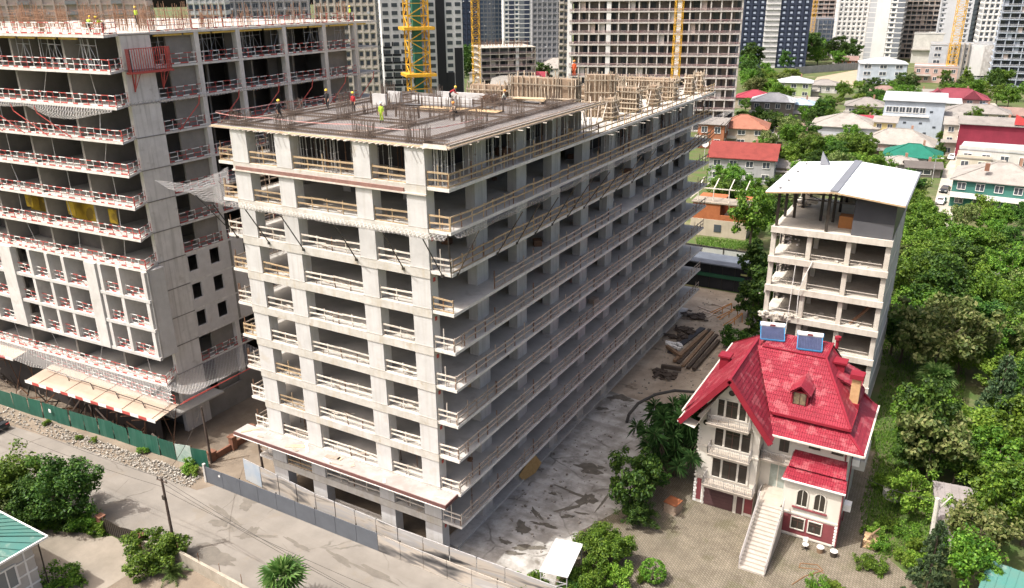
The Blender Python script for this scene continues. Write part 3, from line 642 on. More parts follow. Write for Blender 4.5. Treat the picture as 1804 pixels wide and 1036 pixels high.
# lower netted gallery, plywood canopies with red and white edge
PLYP = mat('pale_plywood', (.44,.35,.275), (.37,.29,.22), scale=.5, bump=.1)
def canopy(x0, x1, y0, y1, z, n):
    tp(MB().add([(x0, y0, z), (x1, y0+.05*(x1-x0), z), (x1+.4, y1, z+.75), (x0, y1, z+.75), (x0, y0, z-.06), (x1, y0+.05*(x1-x0), z-.06), (x1+.4, y1, z+.69), (x0, y1, z+.69)], [(0,1,2,3), (7,6,5,4), (0,4,5,1), (1,5,6,2), (2,6,7,3), (3,7,4,0)]), 'canopy_deck', PLYP)
    L = (x1-x0)/n
    for i in range(n):
        xa = x0+L*i; xb = xa+L; ya = y0+.05*(xa-x0)-.03; yb = y0+.05*(xb-x0)-.03
        tp(MB().beam((xa, ya, z-.06), (xb, yb, z-.06), .04, .34, 0), 'edge_board', REDP if i % 2 else WHITEP)
    for i in range(int(n*.7)):
        x = x0+(x1-x0)*(i+.5)/(n*.7); tp(MB().beam((x, y0+.1, z-.1), (x+.3, y1+.4, z-1.9), .07), 'canopy_strut', RUST)
canopy(-58.2, -36.9, -2.45, 1.4, 4.45, 17)
canopy(-84, -62.1, -2.4, 1.2, 5.8, 15)
for i in range(5): tp(MB().beam((-56+i*4.6, -2.2+.05*i*4.6, 4.53), (-55.7+i*4.6, 1.2, 5.26), .05, .03), 'deck_seam', RUST)
tp(MB().box(XL, 1.2, 3.3, -37.5, 8, 3.5), 'floor_slab', CONC2)
rows = [[], [], [], []]
for i in range(34):
    x = -34.2-i*1.2; s = abs(math.sin(i*math.pi/6))
    for j, t in enumerate((0, .35, .7, 1)): rows[j].append((x-3.2*(1-t) if i < 3 else x, fy(x)+.1-(3.0)*t, TZ(0)+.15-1.5*t*(1-t)-.25*t*(1-s)))
net('catch_net', tshift(rows), netmat('grey_net', (.5,.48,.46), .14), T)
rows = [[], [], [], []]
for i in range(12):
    y = 1.0+i*1.1
    for j, t in enumerate((0, .35, .7, 1)): rows[j].append((-39.0+5.3*t, y-1.2*(1-t)*0, TZ(0)+.2-1.3*t*(1-t)+.1*t))
net('catch_net', tshift(rows), bpy.data.materials['grey_net'], T)
tp(MB().cyl((-33.8, 0, TZ(0)-.15), (-33.6, 13, TZ(0)-.05), .06, n=5).cyl((-34.9, 0.4, TZ(0)-.9), (-33.7, 4.5, TZ(0)-.15), .05, n=5).cyl((-39, 6, TZ(-1)), (-33.8, 4.5, TZ(0)-.2), .05, n=5), 'net_arm', REDP)
for i in range(5): tp(MB().cyl((-36-i*4.4, -.2, 5.3), (-35.2-i*4.4, -.5, 4.9), .05, n=5).cyl((-36-i*4.4, -.2, 5.3), (-40-i*4.4, -.4, 5.35), .05, n=5), 'net_arm', DARKST)
for i in range(4): ti('guard_rail', rw[i], -44.6-7.85*i+.2, .9, 5.35, R(1))
tp(MB().box(XL, 1.0, 0, -39.7, 1.1, 4.1), 'dark_screen', FILM)  # dark sheet added to stand for the shade under the canopy
for i in range(40):
    x = rnd.uniform(-70, -37); tp(MB().beam((x, rnd.uniform(-1.2,.7), rnd.uniform(.1,.6)), (x+rnd.uniform(-2.5,2.5), rnd.uniform(-1.2,.7), rnd.uniform(.3,2.6)), .1, .14), 'stored_timber', rnd.choice([RUST, TIMO, DARKST]))
# shaded ground storey
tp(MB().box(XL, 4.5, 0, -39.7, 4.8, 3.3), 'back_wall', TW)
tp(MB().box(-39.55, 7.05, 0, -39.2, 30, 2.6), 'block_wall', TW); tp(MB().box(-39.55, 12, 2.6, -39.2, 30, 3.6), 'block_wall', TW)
for i in range(22):
    x = -36.5-i*1.9+rnd.uniform(-.4,.4); tp(MB().cyl((x, rnd.uniform(-.8,1.5), 0), (x+rnd.uniform(-.3,.3), rnd.uniform(.2,1.6), 4.9), .05, n=5), 'canopy_prop', RUST)
# ---------------- red-roofed villa ----------------
def maker(T_, O_):
    def tp_(mb, name, mats, parent=None, **kw):
        mb.v = [(x-O_.x, y-O_.y, z) for x, y, z in mb.v]; return mb.obj(name, mats, parent or T_, **kw)
    def ti_(name, me, x, y, z, rz=0, scale=None, parent=None): return place(name, me, parent or T_, (x-O_.x, y-O_.y, z), rz, scale)
    return tp_, ti_
HV = thing('villa', 'cream villa with steep red metal roof, outside staircase and gabled wing', 'house', (20.7, 26, 0))
hp, hi = maker(HV, Vector((20.7, 26, 0)))
def redroof(name, axis, c=(.27,.022,.038), c2=(.205,.015,.028), per=.2):
    m = mat(name, c, c2, rough=.5, scale=.5, spec=.4, stain=((.34,.09,.10), .65, .9, .53), streak=((.15,.018,.025), .6))
    t = m.node_tree; L = t.links.new; b = t.nodes['Principled BSDF']
    sp = _n(t, 'SeparateXYZ'); L(_n(t, 'NewGeometry').outputs['Position'], sp.inputs[0])
    mu = _n(t, 'Math', operation='MULTIPLY'); mu.inputs[1].default_value = 6.2832/per; L(sp.outputs[axis], mu.inputs[0])
    sn = _n(t, 'Math', operation='SINE'); L(mu.outputs[0], sn.inputs[0])
    bp_ = _n(t, 'Bump'); bp_.inputs['Strength'].default_value = .7; bp_.inputs['Distance'].default_value = .035; L(sn.outputs[0], bp_.inputs['Height']); L(bp_.outputs[0], b.inputs['Normal']); return m
REDX = redroof('red_tile_front', 0); REDY = redroof('red_tile_side', 1); REDF = mat('red_fascia', (.24,.017,.03), (.19,.013,.024), rough=.45, scale=1)
CREAM = mat('cream_render', (.62,.585,.515), (.55,.515,.45), scale=.5, streak=((.5,.45,.37), .25), bump=.08)
CREAMT = mat('cream_trim', (.60,.565,.50), (.52,.485,.42), scale=1)
MAROON = mat('maroon_render', (.22,.055,.06), (.17,.045,.05), scale=1)
BROWNF = mat('brown_frame', (.09,.045,.035), (.06,.03,.025), rough=.5)
WGLASS = glass('window_glass', (.035,.03,.025), .12)
IRON = mat('grey_iron', (.40,.38,.36), (.28,.26,.25), rough=.5, metal=.3)
def slope(l0, l1, u1, u0, n, name, m, T_=hp, lift=.035):
    l0, l1, u0, u1 = map(Vector, (l0, l1, u0, u1)); nrm = (l1-l0).cross(u0-l0).normalized(); nrm = nrm if nrm.z > 0 else -nrm; mb = MB()
    for i in range(n):
        a, b = i/n, (i+1)/n; p, q = l0.lerp(u0, a)+nrm*lift, l1.lerp(u1, a)+nrm*lift; r_, s_ = l1.lerp(u1, b), l0.lerp(u0, b)
        mb.quad(p, q, r_, s_); p2, q2 = l0.lerp(u0, a)-nrm*.02, l1.lerp(u1, a)-nrm*.02; mb.quad(p2, q2, q, p)
    mb.quad(l0-nrm*.12, u0-nrm*.12, u1-nrm*.12, l1-nrm*.12)
    return T_(mb, name, m)
# walls
hp(MB().box(14.32, 20, 0, 27.1, 28.4, 9.15), 'wall', CREAM); hp(MB().box(14.32, 28.4, 0, 23.2, 34, 9.15), 'wall', CREAM); hp(MB().add([(23.0,28.35,9.1),(28.0,28.35,9.1),(26.6,28.35,10.4),(23.3,28.35,13.9),(23.0,28.6,9.1),(28.0,28.6,9.1),(26.6,28.6,10.4),(23.3,28.6,13.9)], [(0,1,2,3),(7,6,5,4),(0,3,7,4),(3,2,6,7),(2,1,5,6),(0,4,5,1)]), 'gable_wall', REDF)
hp(MB().box(14.3, 18.42, .0, 19.8, 19.99, 9.05), 'wall', CREAM)
hp(MB().add([(14.0,18.4,9.06),(19.9,18.4,9.06),(16.95,18.4,13.2),(14.0,20.4,9.06),(19.9,20.4,9.06),(16.95,20.4,13.2)], [(0,1,2),(5,4,3),(0,2,5,3),(1,4,5,2),(0,3,4,1)]), 'gable_wall', CREAM)
hp(MB().box(22.4, 17.52, 0, 27.2, 19.99, 5.85), 'wall', CREAM)
for x0, x1, y, z1 in ((14.25, 15.15, 18.37, 2.75), (22.35, 27.25, 17.47, 2.3)): hp(MB().box(x0+.25, y, .35, x1-.22, y+.04, z1-.1), 'plinth_panel', MAROON)
hp(MB().box(19.0, 18.38, .3, 19.78, 18.41, 2.7), 'plinth_panel', MAROON)
hp(MB().box(27.205, 17.7, .3, 27.24, 19.9, 2.2), 'plinth_panel', MAROON)
for z, x0, x1, y in ((2.82, 14.2, 19.85, 18.34), (6.15, 14.2, 19.85, 18.34), (2.35, 22.32, 27.28, 17.44), (5.75, 22.3, 27.3, 17.4), (.12, 22.3, 27.28, 17.42)): hp(MB().box(x0, y, z, x1, y+.12, z+.16), 'cornice', CREAMT)
for x, y, z1 in ((14.22, 18.34, 2.8), (14.98, 18.34, 2.75), (26.98, 17.42, 2.3)):        # quoin blocks
    for i in range(int(z1/.32)): hp(MB().box(x, y, .1+i*.32, x+(.22 if i % 2 else .3), y+.1, .1+i*.32+.2), 'quoin', WHITEP)
for i in range(14): hp(MB().box(14.22, 18.36, 3.2+i*.4, 14.5+.1*(i % 2), 18.41, 3.42+i*.4), 'quoin', CREAMT)
# windows: frame with panes proud of the wall
def window(x, y, z, w_, h_, n=1, arch=False, side='f', curtain=False):
    fr = MB(); gl = MB(); t = .09
    if arch:
        k = 10; pts_ = [(-w_/2, 0), (w_/2, 0)]+[(w_/2*math.cos(a), h_-w_/2+w_/2*math.sin(a)) for a in [math.pi*i/k for i in range(k+1)]]
        gl.add([(x+a, y-.03, z+b) for a, b in pts_], [tuple(range(len(pts_)))])
        o = hp(gl, 'window', WGLASS)
        for i in range(len(pts_)):
            a, b = pts_[i], pts_[(i+1) % len(pts_)]; fr.beam((x+a[0], y-.05, z+a[1]), (x+b[0], y-.05, z+b[1]), .1, .1)
        fr.beam((x, y-.05, z), (x, y-.05, z+h_), .05)
        hp(fr, 'frame', CREAMT, o); return o
    gl.box(x-w_/2, y-.035, z, x+w_/2, y+.01, z+h_); o = hp(gl, 'window', WGLASS)
    fr.box(x-w_/2-t, y-.08, z-t, x-w_/2, y-.0, z+h_+t).box(x+w_/2, y-.08, z-t, x+w_/2+t, y, z+h_+t).box(x-w_/2, y-.08, z+h_, x+w_/2, y, z+h_+t).box(x-w_/2, y-.1, z-t, x+w_/2, y, z)
    hp(fr, 'frame', CREAMT, o)
    sb = MB()
    for i in range(1, n+1): sb.box(x-w_/2+w_*i/(n+1)-.03, y-.05, z, x-w_/2+w_*i/(n+1)+.03, y-.036, z+h_)
    sb.box(x-w_/2, y-.05, z+h_*.7, x+w_/2, y-.036, z+h_*.7+.05); hp(sb, 'sash', BROWNF, o)
    return o
for z, h_ in ((3.35, 2.35), (6.65, 2.05), (9.75, 1.65)):
    k = 1 if z < 9 else .8; c = 17.4 if z < 9 else 17.1
    window(c-1.2*k, 18.4, z, .75*k, h_, 0); window(c, 18.4, z, 1.3*k, h_, 1); window(c+1.2*k, 18.4, z, .75*k, h_, 0)
    for x in (c-.75*k, c+.75*k, c-1.68*k, c+1.68*k): hp(MB().box(x-.09, 18.28, z-.1, x+.09, 18.398, z+h_+.12), 'pilaster', CREAMT)
window(21.65, 20, 6.75, .85, 1.75, 1); window(24.2, 20, 7.75, 1.0, .75, 0); window(26.1, 20, 7.75, 1.0, .75, 0)
window(24.05, 17.52, 3.3, .95, 1.75, 0, True); window(25.5, 17.52, 3.3, .95, 1.75, 0, True)
hp(MB().box(23.3, 17.36, 3.05, 26.2, 17.515, 3.18), 'sill', MAROON)
window(23.95, 17.47, .95, 1.05, 1.1, 1); window(25.4, 17.47, .95, 1.05, 1.1, 1)
hp(MB().cyl((14.9, 18.36, 8.7), (14.9, 18.42, 8.7), .28, n=16), 'round_vent', WGLASS)
hp(MB().cyl((16.95, 18.37, 12.2), (16.95, 18.41, 12.2), .28, n=16), 'round_vent', WGLASS)
gd = hp(MB().box(15.25, 18.36, .05, 18.0, 18.415, 2.45), 'garage_door', mat('garage_brown', (.10,.05,.05), (.075,.04,.04), rough=.6))
for i in range(6): hp(MB().box(15.3, 18.33, .2+i*.38, 17.95, 18.355, .5+i*.38), 'panel', bpy.data.materials['garage_brown'], gd)
hp(MB().box(18.3, 18.36, .05, 18.9, 18.415, 2.4), 'side_door', bpy.data.materials['garage_brown'])
for x in (15.1, 18.08, 18.22, 18.92): hp(MB().box(x, 18.3, 0, x+.12, 18.417, 2.75), 'pilaster', CREAMT)
dr = hp(MB().box(20.7, 19.93, 2.95, 22.1, 19.985, 5.5), 'entrance_door', mat('frosted_glass_door', (.32,.36,.33), (.24,.27,.24), rough=.3, scale=2))
hp(MB().box(20.6, 19.9, 2.95, 20.7, 19.99, 5.6).box(22.1, 19.9, 2.95, 22.2, 19.99, 5.6).box(21.36, 19.9, 2.95, 21.44, 19.925, 5.5).box(20.7, 19.9, 5.5, 22.1, 19.99, 5.6), 'frame', CREAMT, dr)
# balconies
BALC = mat('balcony_stone', (.44,.385,.325), (.36,.315,.26), scale=1.2)
def balcony(x0, x1, y0, y1, z):
    o = hp(MB().box(x0, y0, z-.28, x1, y1, z).box(x0-.08, y0-.08, z-.08, x1+.08, y1, z-.001), 'balcony', BALC)
    mb = MB()
    def run(p, q):
        p, q = Vector(p), Vector(q); n = max(2, int((q-p).length/.16)); up = Vector((0,0,1))
        mb.beam(p+up*.85, q+up*.85, .05); mb.beam(p+up*.12, q+up*.12, .03); mb.beam(p+up*.55, q+up*.55, .02)
        for i in range(n+1):
            c = p.lerp(q, i/n); mb.beam(c, c+up*.85, .022 if i % 6 else .05)
    run((x0, y0, z), (x1, y0, z)); run((x0, y0, z), (x0, y1, z)); run((x1, y0, z), (x1, y1, z))
    hp(mb, 'railing', IRON, o); return o
balcony(15.35, 19.85, 17.2, 18.36, 2.95); balcony(15.5, 19.2, 17.35, 18.36, 6.2); balcony(15.2, 18.9, 17.35, 18.36, 9.3); balcony(19.85, 22.5, 18.9, 19.99, 6.2)
hp(MB().box(27.1, 24, 4.4, 28.2, 28.3, 4.65).box(28.1, 24, 4.65, 28.2, 28.3, 5.4).box(27.2, 24, 4.65, 28.1, 24.1, 5.4), 'side_balcony', CREAM)
# staircase and landing
hp(MB().box(20.35, 17.0, 0, 22.4, 19.99, 2.95), 'landing', BALC)
n = 17
for i in range(n):
    y0 = 10.9+i*6.1/n; z1 = 2.95*(i+1)/n; hp(MB().box(20.55, y0, 0, 22.75-.02*i*0, y0+6.1/n+.02, z1-.002*0), 'step', mat('stair_stone', (.43,.385,.335), (.35,.315,.27), scale=1.5) if i == 0 else bpy.data.materials['stair_stone'])
def stair_rail(x):
    mb = MB(); p0, p1 = Vector((x, 10.9, .2)), Vector((x, 17, 3.1)); up = Vector((0,0,1))
    mb.beam(p0+up*.9, p1+up*.9, .06); mb.beam(p0+up*.15, p1+up*.15, .04)
    for i in range(19):
        c = p0.lerp(p1, i/18); mb.beam(c-up*.1, c+up*.9, .035)
        if i < 18:
            d = p0.lerp(p1, (i+1)/18); mb.beam(c+up*.2, d+up*.55, .025); mb.beam(d+up*.2, c+up*.55, .025); mb.beam(c+up*.55, d+up*.85, .025); mb.beam(d+up*.55, c+up*.85, .025)
    hp(mb, 'stair_railing', IRON)
stair_rail(20.58); stair_rail(22.72)
hp(MB().beam((20.4, 17, 3.8), (20.4, 18.3, 3.8), .05).beam((20.4, 17, 3.0), (20.4, 17, 3.8), .05).beam((20.4, 17.6, 3.0), (20.4, 17.6, 3.8), .03), 'landing_railing', IRON)
# roofs
slope((20.6,18.6,9.0), (28.2,18.6,9.0), (26.35,20.55,10.1), (20.0,20.55,10.1), 5, 'roof_skirt', REDX)
slope((28.2,18.6,9.0), (28.2,28.7,9.0), (26.35,28.7,10.1), (26.35,20.55,10.1), 5, 'roof_skirt', REDY)
slope((20.0,20.1,10.4), (26.8,20.1,10.4), (23.4,25.8,14), (17.2,25.8,14), 15, 'roof_slope', REDX)
slope((26.8,20.1,10.4), (26.8,28.7,10.4), (23.4,28.7,14), (23.4,25.8,14), 13, 'roof_slope', REDY)
slope((12.5,36.4,9), (12.5,19,9), (17.8,25.8,14), (17.8,29.6,14), 18, 'roof_slope', REDY)
slope((24.4,36.4,9), (12.5,36.4,9), (17.8,29.6,14), (23.4,29.6,14), 16, 'roof_slope', REDX)
hp(MB().box(17.7, 25.7, 13.9, 23.5, 29.7, 14.03), 'roof_flat', REDX)
hp(MB().box(20.2, 20.0, 10.2, 26.9, 20.12, 10.42).box(26.78, 20.12, 10.2, 26.9, 28.7, 10.42), 'tier_fascia', REDF)
slope((12.75,26.8,9.0), (12.75,17.0,9.0), (16.95,17.0,14.1), (16.95,27.2,14.1), 17, 'gable_slope', REDY)
slope((20.95,17.0,8.7), (20.95,18.45,8.75), (16.95,27.0,14.1), (16.95,17.0,14.1), 17, 'gable_slope', REDY)
for e in (12.75, 20.95): hp(MB().beam((e, 17.02, 8.85), (16.95, 17.02, 14.08), .12, .5), 'barge_board', REDF)
hp(MB().add([(12.7,17.0,8.95),(14.2,17.0,8.6),(14.2,18.4,8.6),(12.7,18.4,8.95)], [(0,1,2,3)]).add([(14.2,17,8.6),(16.9,17.0,13.8),(16.9,18.4,13.8),(14.2,18.4,8.6)], [(0,1,2,3)]), 'soffit', CREAMT)
hp(MB().beam((16.95,16.9,14.15), (16.95,27.2,14.15), .22, .12), 'ridge_cap', REDF)
for a, b in (((26.8,20.1,10.45),(23.4,25.8,14.08)), ((28.2,18.6,9.06),(26.4,20.5,10.16)), ((17.7,25.75,14.06),(23.4,25.75,14.06)), ((23.45,25.8,14.06),(23.45,29.6,14.06)), ((12.5,36.4,9.05),(17.8,29.6,14.06)), ((20.9,18.5,8.8),(17.0,27,14.12)), ((26.8,28.7,10.45),(23.4,28.7,14.05))): hp(MB().beam(a, b, .2, .08), 'ridge_cap', REDF)
hp(MB().beam((20.5,18.52,8.95), (28.25,18.52,8.95), .14, .16).beam((28.3,18.5,8.95), (28.3,28.7,8.95), .14, .16).beam((12.4,19,8.95), (12.4,36.4,8.95), .14, .16).beam((12.65,16.95,8.95), (12.65,19,8.95), .1, .14), 'gutter', CREAMT)
for x, y, z0, z1 in ((27.25, 17.45, .2, 5.7), (26.8, 19.9, 5.9, 8.9), (27.2, 22, 0, 8.9)): hp(MB().cyl((x, y, z0), (x, y, z1), .06, n=7), 'downpipe', MAROON)
# bay lean-to, two tiers
slope((22.2,17.15,5.8), (27.45,17.15,5.8), (27.3,18.5,6.35), (22.35,18.5,6.35), 3, 'bay_roof', REDX); slope((22.45,18.3,6.5), (27.2,18.3,6.5), (27.0,19.98,7.3), (22.6,19.98,7.3), 4, 'bay_roof', REDX)
hp(MB().box(22.2, 17.1, 5.72, 27.45, 17.18, 5.86), 'gutter', WHITEP)
# dormer on the front slope
hp(MB().box(21.55, 21.2, 11.0, 22.95, 24.4, 12.35), 'dormer_wall', REDF)
dw = hp(MB().box(21.75, 21.15, 11.15, 22.75, 21.21, 12.25), 'window', mat('dormer_pane', (.22,.17,.10), (.10,.08,.06), rough=.2, scale=3)); hp(MB().box(22.22, 21.12, 11.15, 22.28, 21.148, 12.25).box(21.7, 21.1, 11.1, 21.75, 21.2, 12.3).box(22.75, 21.1, 11.1, 22.8, 21.2, 12.3), 'frame', BROWNF, dw)
slope((21.3,24.9,12.25), (21.3,20.9,12.25), (22.25,20.9,13.05), (22.25,25.1,13.05), 4, 'dormer_roof', REDY); slope((23.2,20.9,12.25), (23.2,24.6,12.25), (22.25,25.1,13.05), (22.25,20.9,13.05), 4, 'dormer_roof', REDY)
# chimneys and side dormers
ch = hp(MB().box(26.0, 24.2, 10.3, 26.75, 24.9, 13.3), 'chimney', mat('tan_brick', (.52,.33,.17), (.43,.26,.13), scale=3, bump=.3)); hp(MB().box(25.8, 24.0, 13.3, 26.95, 25.1, 13.75), 'cap', REDF, ch); hp(MB().box(25.85, 24.05, 10.0, 26.9, 25.05, 10.9), 'base', REDF, ch)
for x, y, z in ((13.9, 27.6, 10.6), (24.6, 27.0, 12.6)): c_ = hp(MB().box(x-.45, y-.5, z-1.0, x+.45, y+.5, z+.8), 'chimney', REDF); hp(MB().box(x-.6, y-.65, z+.8, x+.6, y+.65, z+.98), 'cap', REDF, c_)
for y, z in ((25.2, 11.9), (27.0, 11.9)):
    hp(MB().box(24.4, y, 11.0, 26.3, y+1.7, 12.0), 'dormer_wall', MAROON); slope((26.75,y-.2,11.9), (26.75,y+1.9,11.9), (24.2,y+1.9,12.9), (24.2,y-.2,12.9), 5, 'dormer_roof', REDY)
hp(MB().cyl((23.9, 28.6, 14), (23.9, 28.6, 14.9), .16, n=9).cyl((23.9, 28.6, 14.9), (23.9, 28.6, 15.2), .3, n=9), 'vent_pipe', REDF)
acm = MB().box(-.4, -.3, 0, .4, .3, .65).mesh('air_conditioner', WHITEP)
for y, z in ((19.3, 3.1), (21.2, 6.6)):
    o = place('air_conditioner', acm, HV, (27.6-20.7, y-26, z), R(90)); place('fan_grille', MB().cyl((0,-.31,.32), (0,-.325,.32), .22, n=12).mesh('fan_grille', DARKST), o)
# solar water heaters on the flat
PANEL = mat('solar_tubes', (.05,.06,.12), (.03,.037,.08), rough=.4, scale=2, spec=.6); BLUE = mat('blue_frame', (.05,.2,.38), (.04,.16,.3), rough=.5)
def solar(x, y, rz, lab):
    s = thing('solar_water_heater', lab, 'solar heater', (x, y, 14.03), rz, 'solar heaters on the red villa roof')
    MB().beam((0,-1.0,.16), (0,.85,.68), 2.1, .08).obj('collector', PANEL, s)
    mb = MB()
    for i in range(15): mb.cyl((-.98+i*.14, -1.0, .21), (-.98+i*.14, .82, .72), .035, n=5)
    mb.obj('tubes', PANEL, s)
    MB().beam((-1.1,-1.05,.14), (1.1,-1.05,.14), .12, .12).beam((-1.1,-1.05,.14), (-1.1,.88,.7), .08, .1).beam((1.1,-1.05,.14), (1.1,.88,.7), .08, .1).obj('frame', BLUE, s)
    tk = MB().cyl((-1.15,1.05,.85), (1.15,1.05,.85), .25, n=16).obj('tank', WHITEP, s, smooth=False)
    MB().cyl((-1.2,1.05,.85), (-1.15,1.05,.85), .255, n=16).cyl((1.15,1.05,.85), (1.2,1.05,.85), .255, n=16).obj('end_cap', BLUE, tk); MB().box(-.25, .79, .8, .25, .85, 1.0).obj('badge', MAROON, tk)
    for a in (-1.0, 1.0):
        for y_ in (-.9, .95): MB().beam((a, y_, 0), (a, y_, .2 if y_ < 0 else .7), .05).obj('leg', BLUE, s)
        MB().beam((a, -.9, .05), (a, .95, .45), .04).obj('brace', BLUE, s)
solar(18.0, 28.3, R(14), 'solar water heater with white tank, nearer the steep gable of the red roof')
solar(21.6, 27.6, R(10), 'solar water heater with white tank, above the dormer window of the red roof')
# ---------------- narrow unfinished building with white roof ----------------
NB = thing('unfinished_narrow_building', 'narrow grey unfinished block of open floors under a white pitched roof, behind the red villa', 'building', (20.3, 50, 0))
np_, ni = maker(NB, Vector((20.3, 50, 0)))
NC = mat('pale_aged_concrete', (.58,.545,.48), (.46,.42,.36), scale=.7, streak=((.36,.32,.26), .5), stain=((.38,.33,.26), .4, 1, .6), bump=.3)
NX0, NX1, NY0, NY1 = 14.2, 26.4, 41.7, 57.5
NZ = lambda k: 4.05+3.4*k
for k in range(-1, 6):
    z = NZ(k) if k >= 0 else .3
    np_(MB().box(NX0, NY0, z, NX1, NY1, z+.25), 'floor_slab', NC); np_(MB().box(NX0-.05, NY0-.1, z-.35, NX1+.05, NY0+.2, z+.32), 'edge_beam', NC)
    if k == 5: continue
    z0, z1 = z+.25, NZ(k+1)
    for x in (NX0, 18.0, 22.0, NX1-.55):
        for j, y in enumerate((NY0+.25, 47, 52, NY1-.5)): np_(MB().box(x, y, z0, x+.5, y+.45, z1), 'column', NC)
    np_(MB().box(NX1-.25, NY0+.7, z0, NX1-.05, NY1, z1), 'side_wall', CONC_G); np_(MB().box(NX0, NY1-.25, z0, NX1, NY1-.02, z1-(1.2 if k % 2 else .3)), 'rear_wall', CONC_G)
    np_(MB().box(NX0+.05, 47, z0, NX0+.25, NY1, z1), 'side_wall', CONC_G)
    if k >= 0:
        for a, b in ((NX0+.6, 17.9), (18.6, 21.9), (22.6, NX1-.7)):
            np_(MB().beam((a, NY0+.2, z0+.75), (b, NY0+.2, z0+.72), .05).beam((a, NY0+.2, z0+.4), (b, NY0+.2, z0+.38), .03), 'guard_bar', TIMW)
        # spalled debris heaps inside
        mb = MB()
        for i in range(26):
            x = rnd.gauss(16.3, 1.0) if k % 2 else rnd.uniform(15, 25); s = rnd.uniform(.08, .42)
            mb.cb((min(max(x, 14.6), 25.6), NY0+rnd.uniform(.6, 3.2), z0+s*.3), (s, s*.8, s*.6), 0, rnd.uniform(0, 3))
        np_(mb, 'debris_heap', NC, kind='stuff')
for (x, y, z) in ((15.8, NY0+.5, NZ(5)-1.2), (15.6, NY0+.4, NZ(4)-.9), (15, NY0+.3, NZ(3)-.6)):       # hanging broken concrete
    mb = MB()
    for i in range(26): mb.cb((x+rnd.gauss(0,.6), y+rnd.uniform(.2,.9), z+rnd.uniform(-.6,.7)), (rnd.uniform(.06,.3), .16, rnd.uniform(.06,.22)), 0, rnd.uniform(0,3))
    np_(mb, 'broken_concrete', CONC_G, kind='stuff')
mb = MB()
for i in range(60): mb.cb((rnd.uniform(13.8, 17.6), NY0-.05+rnd.uniform(-.3,.4), NZ(2)+.3+rnd.uniform(-.5,.3)), (rnd.uniform(.1,.5), .3, rnd.uniform(.08,.3)), 0, rnd.uniform(0,3))
np_(mb, 'rubble_edge', NC, kind='stuff')
np_(MB().path([(18.9, NY0-.2, NZ(4)+.4), (18.2, NY0-.5, NZ(3)+1.6), (17.9, NY0-.4, NZ(3)), (18.0, NY0-.3, NZ(2)+.3)], .05), 'hanging_cable', WHITEP)
np_(MB().path([(17.2, NY0-.2, NZ(4)-.3), (17.05, NY0-.3, NZ(2)+.2), (17.0, NY0-.3, NZ(1))], .04), 'hanging_cable', WHITEP)
np_(MB().beam((23.4, NY0+1, NZ(2)+.3), (25.4, NY0+2.5, NZ(2)+2.6), .25, .25), 'leaning_beam', RUST)
# penthouse: dark clad box, posts, trusses and white sheet roof
DCL = mat('dark_cladding', (.05,.052,.06), (.04,.042,.05), rough=.5, scale=.4)
zf = NZ(5)+.25
np_(MB().box(22.3, NY0+.3, zf, NX1-.1, NY1-1, zf+3.9), 'clad_box', DCL)
np_(MB().box(22.28, NY0+.285, zf, NX1-.1, NY0+.298, zf+1.65), 'clad_panel', mat('grey_cladding', (.10,.10,.108), (.085,.085,.092), rough=.5, scale=.4))
for x in (14.4, 15.4, 18.3, 19.6):
    for y in (NY0+.5, 46.5, 51.5, NY1-.8):
        if x in (15.4, 18.3) and y < 46: continue
        np_(MB().box(x, y, zf, x+.28, y+.28, zf+4.3), 'post', DARKST)
np_(MB().box(14.3, NY1-.6, zf, 15.6, NY1-.4, zf+3).box(19, NY1-.6, zf, 22.3, NY1-.45, zf+1.2), 'parapet', NC)
for y in (NY0+.6, 46.6, 51.6, NY1-.7):
    np_(MB().beam((14, y, zf+4.0), (26.6, y, zf+4.0), .14).beam((14, y, zf+3.3), (22.3, y, zf+3.3), .09), 'truss', DARKST)
    np_(MB().beam((15, y, zf+3.3), (17, y, zf+4.0), .07).beam((17, y, zf+4.0), (19, y, zf+3.3), .07).beam((19, y, zf+3.3), (21, y, zf+4.0), .07), 'truss', DARKST)
ROOFW = mat('white_roof_sheet', (.76,.78,.80), (.70,.72,.74), rough=.4, scale=.3)
ex0, exm, ex1, ey0, ey1 = 13.3, 20.2, 27.1, 40.9, 58.8; ze, zr = zf+4.05, zf+4.75
for a, b, za, zb_ in ((ex0, exm, ze, zr), (exm, ex1, zr, ze)):
    np_(MB().add([(a,ey0,za),(b,ey0,zb_),(b,ey1,zb_),(a,ey1,za),(a,ey0,za-.15),(b,ey0,zb_-.15),(b,ey1,zb_-.15),(a,ey1,za-.15)], [(0,1,2,3),(7,6,5,4),(0,4,5,1),(1,5,6,2),(2,6,7,3),(3,7,4,0)]), 'roof_sheet', ROOFW)
np_(MB().beam((exm, ey0-.05, zr+.06), (exm, ey1, zr+.06), .8, .08), 'ridge_cap', mat('grey_flashing', (.17,.18,.2), (.15,.155,.17), rough=.5))
np_(MB().beam((ex0, ey0-.04, ze-.12), (exm, ey0-.04, zr-.12), .1, .16).beam((exm, ey0-.04, zr-.12), (ex1, ey0-.04, ze-.12), .1, .16), 'eave_trim', TIMB)
np_(MB().box(ex1-.05, ey0, ze-.2, ex1+.12, ey1, ze+.06), 'eave_trim', bpy.data.materials['grey_flashing'])
np_(MB().add([(16.2,56,zr-.3),(17.3,56,zr-.3),(17.3,57,zr-.3),(16.2,57,zr-.3),(16.3,56.5,zr+1.3)], [(0,1,4),(1,2,4),(2,3,4),(3,0,4)]), 'roof_vent', bpy.data.materials['grey_flashing'])
np_(MB().box(20.6, 44.6, zf, 22.0, 46, zf+1.3), 'wood_cabinet', mat('orange_board', (.45,.19,.06), (.36,.15,.05), rough=.6))
mb = MB()
